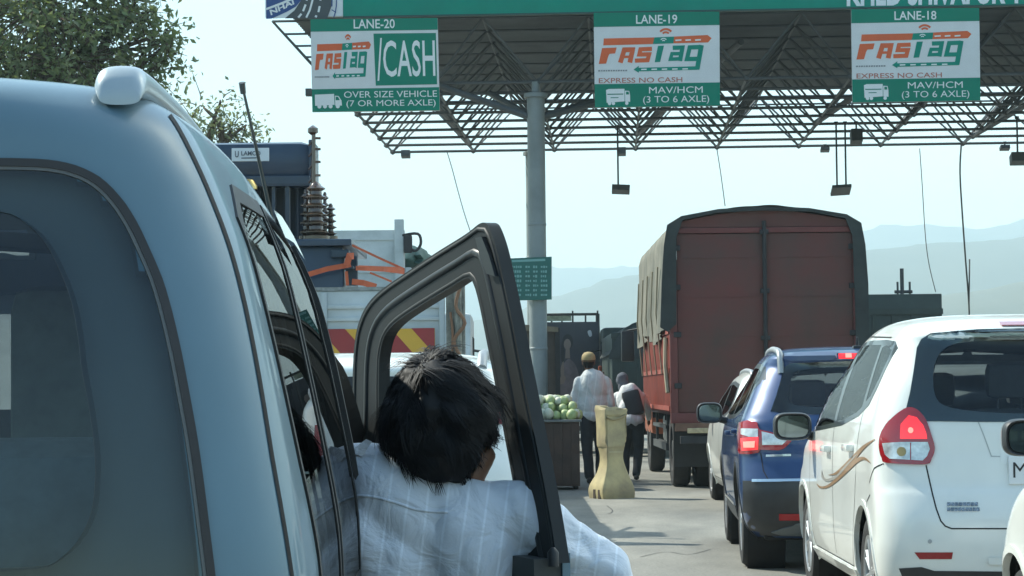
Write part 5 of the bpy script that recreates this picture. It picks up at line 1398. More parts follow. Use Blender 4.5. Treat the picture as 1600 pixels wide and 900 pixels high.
gout = smooth_poly([(-2200, 243), (-600, 246), (-100, 247), (20, 248.5), (75, 251), (118, 260), (155, 278), (186, 308), (212, 347), (234, 393), (252, 436), (268, 490), (283, 555), (297, 628), (308, 690), (318, 760), (328, 840), (336, 905), (344, 985), (300, 1010), (-600, 1010), (-2200, 1010)], 4, closed=False)
mir0 = lambda pts: pts
def near_half(pts, x0=-560): return [p for p in pts if p[0] > x0]
# the window outline in the car's own rear coordinates (right half, then mirrored)
oh = S.px2('rear', [(20, 248.5), (75, 251), (118, 260), (155, 278), (186, 308), (212, 347), (234, 393), (252, 436), (268, 490), (283, 555), (297, 628), (308, 690), (318, 760), (328, 840), (336, 905), (343, 985)])
oh = smooth_poly(oh, 3, closed=False)
outer = [(0, oh[0][1] + .003)] + oh + [(oh[-1][0] - .03, oh[-1][1] - .02), (0, oh[-1][1] - .025)] + [(-oh[-1][0] + .03, oh[-1][1] - .02)] + [(-x, y) for x, y in reversed(oh)]
seal = shrink(outer, .011)
S.cut('rear', shrink(outer, .01))
SEALM = mat("window_rubber_seal", (0.022, 0.020, 0.020), 0.5, var=.2, scale=5)
rg = S.patch('rear', seal, "rear_window", glass_mat("suv_rear_glass", (.74, .84, .86)), .001, step=.05, depth=.002)
S.patch('rear', outer, "window_seal", SEALM, .006, holes=[seal], step=.03, parent=rg, depth=.02)
sl2 = shrink(outer, .0155)
S.patch('rear', seal, "seal_lip", mat("seal_lip_grey", (.10, .105, .105), .4), .004, holes=[sl2], step=.03, parent=rg, depth=.006)
# inner trim of the tailgate, set behind the glass, with its own smaller opening
ih = S.px2('rear', [(-120, 322), (0, 331), (35, 345), (68, 375), (95, 425), (113, 475), (123, 530), (128, 575), (140, 640), (148, 700), (149, 755), (142, 805), (122, 845), (95, 872), (60, 888), (-60, 893)])
ih = smooth_poly(ih, 3, closed=False)
inner = [(0, ih[0][1])] + ih + [(0, ih[-1][1])] + [(-x, y) for x, y in reversed(ih)]
prr = S.proj('rear')
def behind(dy):
    def f(x, h):
        q = prr(x, h); return (q[0] + Vector((0, dy, 0)), Vector((0, -1, 0))) if q else None
    return f
TRIM2 = mat("tailgate_trim_grey", (0.105, 0.125, 0.135), 0.6, 0, .4, 0, var=.12, scale=3)
S.patch('rear', shrink(outer, .004), "tailgate_trim", TRIM2, 0.0, holes=[inner], step=.05, depth=-.05, fn=behind(.045))
# seam between the tail and the side, side windows, pillars
gp_ = MB()
S.strip('px', smooth_poly([(252, 164), (272, 191), (291, 225), (315, 275), (333, 318), (350, 362), (366, 412), (383, 480), (399, 560), (412, 635), (424, 710), (438, 790), (448, 850), (458, 920), (466, 1000)], 3, closed=False), 5.5, mb=gp_, off=.0015, step=8)
gp_.build("panel_seam", SEAM, suv, smooth=0)
GLS = mat("dark_side_glass", (0.010, 0.022, 0.022), 0.04, 0, .6, 1.0)
for k in ('right', 'left'):
    q1 = [(.36, 1.545), (.50, 1.60), (1.0, 1.615), (1.02, .93), (.50, .94), (.40, 1.20)]
    q2 = [(1.10, 1.615), (1.78, 1.60), (1.82, .92), (1.12, .925)]
    q3 = [(1.96, 1.59), (2.15, 1.55), (2.45, 1.40), (2.85, 1.10), (2.0, 1.075)]
    for nm, q in (("quarter_window", q1), ("rear_door_window", q2)):
        S.cut(k, shrink(q, .012)); go = S.patch(k, q, nm, GL_DARK, .002, step=.05)
        S.patch(k, shrink(q, -.022), "window_seal", BLACK, .004, holes=[shrink(q, .006)], step=.04, parent=go, depth=.02)
    gp_ = MB()
    for st in ([(1.06, 1.66), (1.04, 1.1), (1.14, .8), (1.2, .36)], [(1.88, 1.66), (1.90, 1.05), (1.9, .36)], [(1.9, .34), (1.2, .34)]): S.strip(k, st, .009, mb=gp_)
    gp_.build("panel_seam", SEAM, suv, smooth=0)
    S.strip(k, [(.36, .905), (.9, .90), (1.88, .89)], .022, "belt_moulding", CHROME, .006)
    vz = MB(); 
    S.strip(k, [(1.12, 1.60), (1.45, 1.612), (1.76, 1.592)], .05, "weather_visor", mat("smoked_visor", (.02, .03, .03), .08, 0, .5, .5), .02)
    S.strip(k, [(1.25, .66), (1.85, .65)], .05, "door_moulding", DARKPL, .012)
    sx = 1 if k == 'right' else -1
    hb = MB(); h0 = S.proj(k)(1.32, .82); hb.box((-.03, -.11, -.022), (.03, .11, .022), Matrix.Translation(h0[0] + Vector((sx * .018, 0, 0))), bev=.014); hb.build("door_handle", SILVP, suv, smooth=40)
    if k == 'left':
        S.cut(k, shrink(q3, .01)); S.patch(k, q3, "front_door_window", GL_DARK, .002, step=.06)
# open driver's doorway on the right side
dw = [(1.92, 1.60), (2.15, 1.57), (2.45, 1.42), (2.86, 1.08), (2.88, .60), (2.75, .38), (1.95, .36), (1.92, 1.0)]
S.cut('right', shrink(dw, .012))
S.patch('right', shrink(dw, -.012), "door_seal", BLACK, .012, holes=[shrink(dw, .02)], step=.04, depth=.05)
S.patch('right', [(1.845, 1.62), (1.915, 1.62), (1.915, .4), (1.85, .4)], "door_pillar", mat("gloss_black_pillar", (.012, .014, .015), .15, 0, .5, 1.0), .004, step=.05)
S.window('front', [(-.74, 1.10), (-.70, 1.3), (-.64, 1.54), (-.5, 1.65), (0, 1.68), (.5, 1.65), (.64, 1.54), (.70, 1.3), (.74, 1.10), (0, 1.06)], GL_CLEAR, .04, name="windscreen", shr=-.02)
# roof rails
RAILW = mat("roof_rail_silver", (.34, .40, .43), .42, .35, .5, .3, var=.05, scale=4)
def rail(side):
    m = MB(); cs = smooth_poly([(-.036, 0), (-.033, .022), (-.018, .033), (.018, .033), (.033, .022), (.036, 0), (.018, -.012), (-.018, -.012)], 3); n = len(cs)
    path = [(.622, .165, 1.712, .45), (.621, .175, 1.722, .8), (.619, .20, 1.731, 1), (.616, .27, 1.738, 1), (.61, .45, 1.748, 1), (.60, .9, 1.76, 1), (.59, 1.4, 1.755, 1), (.58, 1.8, 1.725, 1), (.575, 1.98, 1.69, .9), (.57, 2.05, 1.67, .5)]
    path = smooth_poly(path, 5, closed=False)
    for (x, y, z, k) in path:
        for (u, v) in cs: m.v.append(Vector((side * (x + u * (.6 + .4 * k)), y, z + v * k)))
    for i in range(len(path) - 1):
        for j in range(n): m.f.append([i * n + j, i * n + (j + 1) % n, (i + 1) * n + (j + 1) % n, (i + 1) * n + j]); m.mi.append(0)
    m.f += [list(range(n - 1, -1, -1)), list(range((len(path) - 1) * n, len(path) * n))]; m.mi += [0, 0]
    o = m.build("roof_rail", RAILW, suv, smooth=50)
    for y in (.42, 1.15, 1.75):
        b = MB(); b.box((side * .612 - .02, y - .06, 1.66), (side * .612 + .02, y + .06, 1.75), bev=.012)
        b.build("rail_foot", DARKPL, o, smooth=40)
rail(1); rail(-1)
am = MB(); pa = P(431, 370, 4.95); pb = P(380, 140, 4.75); am.tube([pa, pa.lerp(pb, .5), pb], [.0055, .004, .003], 6); am.beam(P(380, 146, 4.75), P(378, 129, 4.74), .006, 8, .007); am.beam(P(431, 372, 4.95), P(424, 340, 4.92), .009, 8, .006)
am.build("radio_antenna", mat("antenna_dark", (.10, .105, .10), .4, .5), suv, world=True, smooth=40)
for sx in (-1, 1):
    lp = [(sx * .70, .55), (sx * .86, .56), (sx * .868, .9), (sx * .80, .92), (sx * .74, .80)]
    S.patch('rear', lp, "tail_lamp", RED_L, .006, step=.06, depth=.02)
pr_ = S.proj('rear')(0, .68)[0]; pm = MB(); pm.box((-.25, pr_.y - .022, .62), (.25, pr_.y - .005, .74), bev=.006); pm.build("number_plate", PLATE, suv)
S.patch('rear', [(-.8, .52), (.8, .52), (.8, .36), (-.8, .36)], "rear_bumper", SILVP, .03, step=.06, depth=.04)
SEATC = mat("blue_grey_seat_cloth", (0.11, 0.155, 0.18), 0.9, var=.2, scale=20)
S.seats([(.52, (-.42, 0, .42), 1.245, .40)], SEATC, floor=.5, rest=False)
S.seats([(1.15, (-.36, .36), 1.2, .54), (2.0, (-.38,), 1.2, .5)], SEATC, floor=.45, rest=False)
hb = MB(); hb.box((.275, 1.13, 1.17), (.45, 1.24, 1.50), bev=.045); hb.build("headrest", mat("added_headrest_cloth", (.16, .18, .165), .9, var=.25, scale=12), suv, smooth=40)  # tall headrest added to darken the right of the rear-window view
dm = MB(); dm.box((-.72, 2.65, .7), (.72, 3.0, 1.02), bev=.06); dm.build("dashboard", TRIM, suv, smooth=40)
S.underside(.24, .74, .2, 4.0); S.finish(SILVP, mat("car_inner_lining", (.09, .10, .105), .8, var=.1, scale=3), inset=.03)

# ------------------------------------------------------------------ the open door itself (a part of the car)
HX, HY, TX, TY = -.397, 5.8, .085, 4.87
dt_ = Vector((TX - HX, TY - HY, 0)).normalized(); dn = Vector((dt_.y, -dt_.x, 0))
if dn.y > 0: dn = -dn
def D(px, py, off=0.0):
    d = ray(px, py); t = (Vector((HX, HY, 0)) - CAM_P).dot(dn) / d.dot(dn); return CAM_P + d * t + dn * off
DOORM = mat("door_frame_black_paint", (0.010, 0.013, 0.014), 0.55, 0, .25, .05, var=.25, scale=6)
dout = smooth_poly([(556, 850), (556.5, 760), (557, 660), (558, 580), (561, 535), (568, 502), (582, 474), (604, 452), (640, 427), (690, 394), (735, 366), (756, 350), (766, 349), (773, 359), (783, 388), (793, 432), (807, 497), (822, 575), (838, 655), (853, 730), (867, 805), (879, 880)], 7, closed=False)
din = smooth_poly([(833, 876), (824, 835), (812, 770), (800, 705), (789, 645), (777, 580), (766, 525), (757, 480), (750, 452), (743, 437), (733, 436), (712, 449), (680, 468), (645, 490), (622, 507), (608, 525), (601, 550), (599, 580), (599, 660), (600, 760), (602, 845)], 3, closed=False)
door = None
ringp = dout + din
m = MB(); m.prism(ringp, lambda u, v: D(u, v, .012), lambda u, v: D(u, v, -.018))
door = m.build("front_door", DOORM, suv, world=True)
# lower part: flared inner panel
def Dh(s_, h, off): return Vector((HX, HY, h)) + dt_ * (s_ * 1.047) + dn * off
lowp = [(0.0, .955), (.25, .955), (.6, .95), (1.0, .942), (1.0, .60), (.97, .40), (.9, .34), (.1, .34), (.02, .42), (0, .6)]
m = MB(); m.prism(lowp, lambda u, v: Dh(u, v, .05), lambda u, v: Dh(u, v, -.015)); m.build("door_panel", mat("door_card_grey", (.05, .055, .055), .7, var=.15, scale=6), door, world=True)
m = MB(); m.prism([(0, .965), (1.005, .952), (1.005, .60), (.98, .38), (.9, .32), (.1, .32), (0, .42)], lambda u, v: Dh(u, v, -.016), lambda u, v: Dh(u, v, -.035)); m.build("outer_skin", SILVP, door, world=True)
m = MB(); m.box((.2, 0, 0), (.75, .07, .05)); 
ar = MB(); ar.tube([Dh(.25, .76, .06), Dh(.3, .77, .11), Dh(.65, .77, .11), Dh(.72, .76, .06)], .022, 8); ar.build("armrest", DARKPL, door, world=True, smooth=50)
# sealing lips that follow the frame: three raised ribs
rim_path = dout
def inset_path(d0, d1):
    """between the outer (0) and inner (1) outline"""
    a = resample_open(dout, 90); b = resample_open(list(reversed(din)), 90)
    return [(p[0] * (1 - d0) + q[0] * d0, p[1] * (1 - d0) + q[1] * d0) for p, q in zip(a, b)]
def resample_open(pts, n):
    L = [0]
    for i in range(len(pts) - 1): L.append(L[-1] + math.hypot(pts[i + 1][0] - pts[i][0], pts[i + 1][1] - pts[i][1]))
    out = []; k = 0
    for j in range(n):
        t = L[-1] * j / (n - 1)
        while k < len(pts) - 2 and L[k + 1] < t: k += 1
        u = (t - L[k]) / max(1e-9, L[k + 1] - L[k]); out.append((pts[k][0] + (pts[k + 1][0] - pts[k][0]) * u, pts[k][1] + (pts[k + 1][1] - pts[k][1]) * u))
    return out
RUB = mat("door_seal_rubber", (0.012, 0.014, 0.015), 0.4, 0, .4)
RUB2 = mat("door_seal_grey_rubber", (0.014, 0.017, 0.017), 0.55, 0, .3)
for d0, r_, of, mm in ((.10, .006, .010, RUB2), (.52, .012, .006, RUB), (.92, .008, .006, RUB2)):
    m = MB(); m.tube([D(x, y, of) for x, y in inset_path(d0, d0)], r_, 8); m.build("seal_lip", mm, door, world=True, smooth=60)
m = MB()
cpoly = [(757, 372), (767, 370), (779, 400), (788, 432), (775, 428), (764, 400)]
m.prism(cpoly, lambda u, v: D(u, v, .024), lambda u, v: D(u, v, .01)); m.build("corner_cap", RUB, door, world=True)
m = MB()
kb = D(884, 884, .03); m.lathe([(.012, 0), (.012, .03), (.004, .04)], Matrix.Translation(kb), 10)
m.build("door_latch", BLACK, door, world=True, smooth=40)
# ================================================================== people
def capsule(mb, a, ra, b, rb, n=14, rings=5):
    a = Vector(a); b = Vector(b); d = b - a; L = d.length
    q = d.to_track_quat('Z', 'Y').to_matrix().to_4x4() if L > 1e-6 else Matrix.Identity(4)
    prof = [(max(.0005, ra * math.cos(t)), ra * math.sin(t)) for t in [-math.pi / 2 + math.pi / 2 * i / rings for i in range(rings + 1)]]
    prof += [(max(.0005, rb * math.cos(t)), L + rb * math.sin(t)) for t in [math.pi / 2 * i / rings for i in range(rings + 1)]]
    mb.lathe(prof, Matrix.Translation(a) @ q, n)
def ellipsoid(mb, c, r, rot=None):
    bm = bmesh.new(); bmesh.ops.create_icosphere(bm, subdivisions=3, radius=1)
    M = Matrix.Translation(Vector(c)) @ (rot.to_4x4() if rot else Matrix.Identity(4)) @ Matrix.Diagonal((r[0], r[1], r[2], 1))
    mb.bm(bm, M)
def fuse(mb, name, m, parent, voxel=.015, smooth=8, world=True, deform=None, factor=.5):
    """union of the shapes in mb as one continuous skin"""
    me = bpy.data.meshes.new("fuse_source"); me.from_pydata([tuple(v) for v in mb.v], [], mb.f); me.update()
    o = bpy.data.objects.new("fuse_source", me); COL.objects.link(o)
    md = o.modifiers.new("r", 'REMESH'); md.mode = 'VOXEL'; md.voxel_size = voxel
    ms = o.modifiers.new("s", 'SMOOTH'); ms.iterations = smooth; ms.factor = factor
    dg = bpy.context.evaluated_depsgraph_get(); dg.update()
    ev = bpy.data.meshes.new_from_object(o.evaluated_get(dg))
    out = MB(); out.v = [v.co.copy() for v in ev.vertices]; out.f = [list(p.vertices) for p in ev.polygons]; out.mi = [0] * len(out.f)
    if deform:
        nn = [v.normal.copy() for v in ev.vertices]
        out.v = [v + n * deform(v) for v, n in zip(out.v, nn)]
    bpy.data.objects.remove(o); bpy.data.meshes.remove(me); bpy.data.meshes.remove(ev)
    return out.build(name, m, parent, world=world, smooth=0)
SKIN = mat("brown_skin", (0.17, 0.085, 0.05), 0.5, 0, .4, 0, var=.12, scale=12)
HAIR = mat("black_hair", (0.006, 0.0065, 0.008), 0.62, 0, .25, 0)
TROUS = mat("dark_trousers", (0.018, 0.020, 0.026), 0.85, var=.3, scale=10, bump=.2, bscale=14)
SHOE = mat("dark_shoe", (0.03, 0.025, 0.02), 0.6)
def shirt_mat(name, col, stripe):
    m = bpy.data.materials.new(name); m.use_nodes = True; nt = m.node_tree; b = nt.nodes["Principled BSDF"]
    b.inputs["Roughness"].default_value = .9; b.inputs["Specular IOR Level"].default_value = .2
    b.inputs["Sheen Weight"].default_value = .15
    tc = nt.nodes.new("ShaderNodeTexCoord"); mp = nt.nodes.new("ShaderNodeMapping"); mp.inputs["Rotation"].default_value = (0, rad(-8), 0)
    wv = nt.nodes.new("ShaderNodeTexWave"); wv.wave_type = 'BANDS'; wv.bands_direction = 'X'; wv.inputs["Scale"].default_value = stripe; wv.inputs["Distortion"].default_value = .6; wv.inputs["Detail"].default_value = 1
    rp = nt.nodes.new("ShaderNodeValToRGB"); rp.color_ramp.elements[0].position = .94; rp.color_ramp.elements[0].color = (*col, 1); rp.color_ramp.elements[1].position = .99; rp.color_ramp.elements[1].color = tuple(min(.85, c * 1.18) for c in col) + (1,)
    nt.links.new(tc.outputs["Object"], mp.inputs[0]); nt.links.new(mp.outputs[0], wv.inputs["Vector"]); nt.links.new(wv.outputs[0], rp.inputs[0]); nt.links.new(rp.outputs[0], b.inputs["Base Color"])
    n1 = nt.nodes.new("ShaderNodeTexNoise"); n1.inputs["Scale"].default_value = 220; n1.inputs["Detail"].default_value = 2
    n2 = nt.nodes.new("ShaderNodeTexNoise"); n2.inputs["Scale"].default_value = 9; n2.inputs["Detail"].default_value = 4; n2.inputs["Distortion"].default_value = 1.2
    nt.links.new(tc.outputs["Object"], n1.inputs[0]); nt.links.new(tc.outputs["Object"], n2.inputs[0])
    b1 = nt.nodes.new("ShaderNodeBump"); b1.inputs["Strength"].default_value = .12; b1.inputs["Distance"].default_value = .004
    b2 = nt.nodes.new("ShaderNodeBump"); b2.inputs["Strength"].default_value = .8; b2.inputs["Distance"].default_value = .025
    nt.links.new(n1.outputs[0], b1.inputs["Height"]); nt.links.new(n2.outputs[0], b2.inputs["Height"]); nt.links.new(b2.outputs[0], b1.inputs["Normal"]); nt.links.new(b1.outputs[0], b.inputs["Normal"])
    return m
SHIRT = shirt_mat("white_striped_cotton", (.60, .64, .70), 7.5)
SHIRT2 = shirt_mat("white_plain_cotton", (.62, .63, .62), 3.0)

# ------------------------------------------------------------------ man leaning out of the open door
man = thing("person", "man with thick black hair, white striped shirt, leaning out of the open car door", "person", (-.42, 5.15, .45))
hc = P(692, 640, 4.98)                       # head centre
ls = P(548, 752, 5.02); rs = P(806, 806, 4.98); nk = P(676, 735, 5.02)
pel = Vector((-.52, 5.12, .58)); chest = Vector((-.28, 5.04, .93)); belly = Vector((-.40, 5.08, .76))
el = P(948, 893, 5.02); wr = Vector((.12, 5.22, .86)); le = Vector((-.52, 5.2, .86)); lw = Vector((-.5, 5.45, .80))
b = MB()
ellipsoid(b, hc + Vector((0, .012, .0)), (.078, .098, .112)); ellipsoid(b, hc + Vector((.012, .06, -.055)), (.058, .06, .06))
capsule(b, nk + Vector((0, 0, -.03)), .06, hc + Vector((0, -.005, -.06)), .056)
ellipsoid(b, chest, (.17, .10, .19)); ellipsoid(b, belly, (.15, .105, .15)); ellipsoid(b, pel, (.16, .12, .12))
capsule(b, ls, .055, rs, .055)
for sgn, s0, e0, w0 in ((-1, ls, le, lw), (1, rs, el, wr)):
    capsule(b, s0, .052, e0, .042); capsule(b, e0, .042, w0, .028); 
    hd = (w0 - e0).normalized(); ellipsoid(b, w0 + hd * .05, (.036, .036, .022))
    up = Vector((0, 0, 1)); sd_ = hd.cross(up).normalized()
    for q, ln in ((-.03, .06), (-.01, .075), (.01, .072), (.03, .055)):
        p0 = w0 + hd * .08 + sd_ * q; p1 = p0 + hd * ln * .6 - up * .012; capsule(b, p0, .0095, p1, .009, 8, 3); capsule(b, p1, .009, p1 + hd * ln * .35 - up * .03, .0075, 8, 3)
    p0 = w0 + hd * .03 + sd_ * -.035 * sgn; p1 = p0 + hd * .03 - sd_ * .025 * sgn; capsule(b, p0, .012, p1, .0105, 8, 3); capsule(b, p1, .0105, p1 + hd * .03 - up * .012, .008, 8, 3)
for sx in (-.09, .09):
    kn = pel + Vector((sx, .42, .02)); an = pel + Vector((sx + .02, .55, -.36))
    capsule(b, pel + Vector((sx, .02, -.02)), .085, kn, .06); capsule(b, kn, .058, an, .04); capsule(b, an, .04, an + Vector((0, .17, -.03)), .035)
# ear, nose
for sx in (-1, 1): ellipsoid(b, hc + Vector((sx * .082, .015, -.02)), (.012, .025, .034))
capsule(b, hc + Vector((.012, .10, .0)), .012, hc + Vector((.014, .125, -.03)), .014)
capsule(b, P(735, 742, 4.985), .034, P(757, 712, 5.0), .026); ellipsoid(b, P(757, 716, 4.99), (.010, .022, .03))
body = fuse(b, "body", SKIN, man, .008, 5)
fm = MB()
for sx in (-.03, .045): ellipsoid(fm, hc + Vector((sx, .098, .005)), (.013, .01, .009))
fm.build("eye", mat("eye_dark", (.05, .04, .035), .2), body, world=True, smooth=0)
mo_ = MB(); ellipsoid(mo_, hc + Vector((.014, .112, -.068)), (.024, .01, .007)); mo_.build("mouth", mat("lip_brown", (.16, .06, .05), .5), body, world=True, smooth=0)
# shirt
s_ = MB()
ellipsoid(s_, chest + Vector((.0, 0, .05)), (.215, .135, .20)); ellipsoid(s_, belly, (.195, .14, .19)); ellipsoid(s_, pel + Vector((.02, 0, .05)), (.19, .15, .13))
capsule(s_, ls, .078, P(676, 790, 5.02), .10); capsule(s_, P(676, 790, 5.02), .10, rs, .074)
capsule(s_, nk + Vector((.0, 0, -.05)), .082, nk + Vector((0, .0, -.01)), .07)
capsule(s_, rs, .076, el, .064); capsule(s_, el, .062, el.lerp(wr, .55), .052)
capsule(s_, ls, .078, le, .062); capsule(s_, le, .06, le.lerp(lw, .6), .05)
ellipsoid(s_, P(612, 830, 4.98), (.14, .09, .17)); ellipsoid(s_, P(735, 850, 4.98), (.13, .085, .15))
def folds(v):
    d = 0
    q = Vector((v.x, v.z, v.y))
    # long drapes running from the right shoulder down to the waist, finer creases at the sleeve
    u = (v.x * .80 + (v.z - 1.0) * .45)
    d += .022 * (abs(math.sin(u * 15 + 2.2 * noise.noise(Vector((v.x * 3, v.z * 3, 5))))) - .5)
    d += .006 * noise.noise(Vector((v.x * 16, v.y * 9, v.z * 7)))
    d += .004 * noise.noise(Vector((v.x * 30, v.y * 20, v.z * 12)))
    if v.x > .0: d += .007 * math.sin((v.x * .7 + v.z) * 62 + 3 * noise.noise(v * 6)) * min(1, v.x * 8)
    return d
sho = fuse(s_, "shirt", SHIRT, man, .009, 7, deform=folds)
def shirt_hit(px, py, bv=[None]):
    if bv[0] is None:
        Mx = mtx(man); bv[0] = BVHTree.FromPolygons([Mx @ v.co for v in sho.data.vertices], [list(p.vertices) for p in sho.data.polygons])
    h = bv[0].ray_cast(CAM_P, ray(px, py).normalized())
    return h[0]
# yoke seam and sleeve seam: narrow raised folds
sm = MB()
for pts in ([(538, 775), (580, 776), (620, 786), (655, 797), (700, 800)],):
    p3 = [shirt_hit(*q) for q in smooth_poly(pts, 6, closed=False)]; p3 = [p for p in p3 if p]
    if len(p3) > 2: sm.tube(p3, .0035, 6)
if sm.v: sm.build("shirt_seam", SHIRT, sho, world=True, smooth=0)
# collar: a folded band round the neck
cl = MB(); nn = 40
for i in range(nn + 1):
    t = 2 * math.pi * i / nn; cx, cy_ = math.cos(t), math.sin(t)
    base = nk + Vector((.0, .005, -.02)); tilt = .02 * cx
    dip = .012 * math.sin(2 * t)
    for (r_, z) in ((.079, .052), (.086, .050), (.098, .012), (.104, -.012)):
        cl.v.append(base + Vector((cx * r_ * 1.05, cy_ * r_ * .95, z - tilt + dip + (.012 if cx < -.6 else 0))))
for i in range(nn):
    for k in range(3): a = i * 4 + k; cl.f.append([a, a + 1, a + 5, a + 4]); cl.mi.append(0)
cl.build("collar", SHIRT, sho, world=True, smooth=0)
cm = MB(); cm.prism([(546, 706), (572, 686), (581, 690), (566, 714)], lambda u, v: P(u, v, 4.955), lambda u, v: P(u, v, 4.965)); cm.build('collar_tip', SHIRT, sho, world=True)
# hair: a cap under many tapering locks
h = MB(); ellipsoid(h, hc + Vector((-.01, -.008, .012)), (.106, .118, .112)); ellipsoid(h, hc + Vector((-.01, -.035, -.075)), (.092, .08, .085)); ellipsoid(h, hc + Vector((-.05, -.03, -.03)), (.085, .09, .095)); ellipsoid(h, hc + Vector((.028, -.02, -.01)), (.088, .10, .10))
ellipsoid(h, hc + Vector((-.075, -.015, -.06)), (.06, .07, .06)); ellipsoid(h, hc + Vector((-.005, -.03, -.115)), (.07, .055, .05))
hair = fuse(h, "hair", HAIR, man, .009, 3, deform=lambda v: .010 * noise.noise(v * 22) + .006 * noise.noise(v * 60))
Hb = BVHTree.FromPolygons([mtx(man) @ v.co for v in hair.data.vertices], [list(p_.vertices) for p_ in hair.data.polygons])
lk = MB(); rnd = random.Random(11)
wh = hc + Vector((-.055, -.085, .075))       # the whorl
def lock(p, n, dirv, L, wd, lift, curl, jit):
    pts = []; q = Vector(p); seg = 6
    dirv = (dirv - n * dirv.dot(n)); dirv = (dirv.normalized() if dirv.length > 1e-4 else n.orthogonal())
    dirv = (dirv + n * lift).normalized()
    for i in range(seg + 1):
        pts.append(q.copy())
        loc, nn_, _, dist = Hb.find_nearest(q)
        k = .35 if lift > .25 else .6
        dirv = (dirv - nn_ * dirv.dot(nn_) * k * (i / seg) + Vector((0, 0, -.10)) + curl * .22 + Vector((rnd.uniform(-1, 1), rnd.uniform(-1, 1), rnd.uniform(-1, 1))) * jit).normalized()
        q = q + dirv * (L / seg)
        if (q - loc).dot(nn_) < .002: q = q + nn_ * (.003 - (q - loc).dot(nn_))
    sd_ = dirv.cross(n); sd_ = sd_.normalized() if sd_.length > 1e-4 else n.orthogonal(); vs = []
    for i, p_ in enumerate(pts):
        w_ = wd * (1 - (i / seg) ** 1.8) + .0002; vs += [p_ - sd_ * w_, p_ + sd_ * w_]
    lk.add(vs, [(2 * i, 2 * i + 1, 2 * i + 3, 2 * i + 2) for i in range(seg)])
clumps = 0
while clumps < 430:
    n = Vector((rnd.gauss(0, 1), rnd.gauss(0, 1), rnd.gauss(0, 1))).normalized()
    if n.y > .5 and n.z < .45: continue
    hit = Hb.ray_cast(hc + n * .4, -n)
    if hit[0] is None: continue
    p, nn = hit[0], hit[1]
    if p.z < hc.z - .15: continue
    clumps += 1
    d = p - wh; d = Vector((d.x, d.y, d.z - .04)); d = d.normalized() if d.length > 1e-4 else Vector((1, 0, 0))
    d = d + nn.cross(d) * rnd.uniform(.0, .5) + Vector((rnd.gauss(0, .2), rnd.gauss(0, .2), rnd.gauss(0, .15)))
    L = rnd.uniform(.04, .07) * (1.2 if nn.z > .3 else .75); lift = rnd.choice((.02, .05, .08, .14)); curl = Vector((rnd.gauss(0, .28), rnd.gauss(0, .28), rnd.gauss(0, .2)))
    u = nn.orthogonal().normalized(); v_ = nn.cross(u)
    for j in range(16):
        r_ = rnd.random() ** .5 * .017; t = rnd.uniform(0, 6.28)
        lock(p + u * r_ * math.cos(t) + v_ * r_ * math.sin(t) - nn * .003, nn, d + Vector((rnd.gauss(0, .08), rnd.gauss(0, .08), rnd.gauss(0, .08))), L * rnd.uniform(.75, 1.15), rnd.uniform(.0006, .0015), lift, curl, .045)
lk.build("hair_lock", HAIR, hair, world=True, smooth=0)

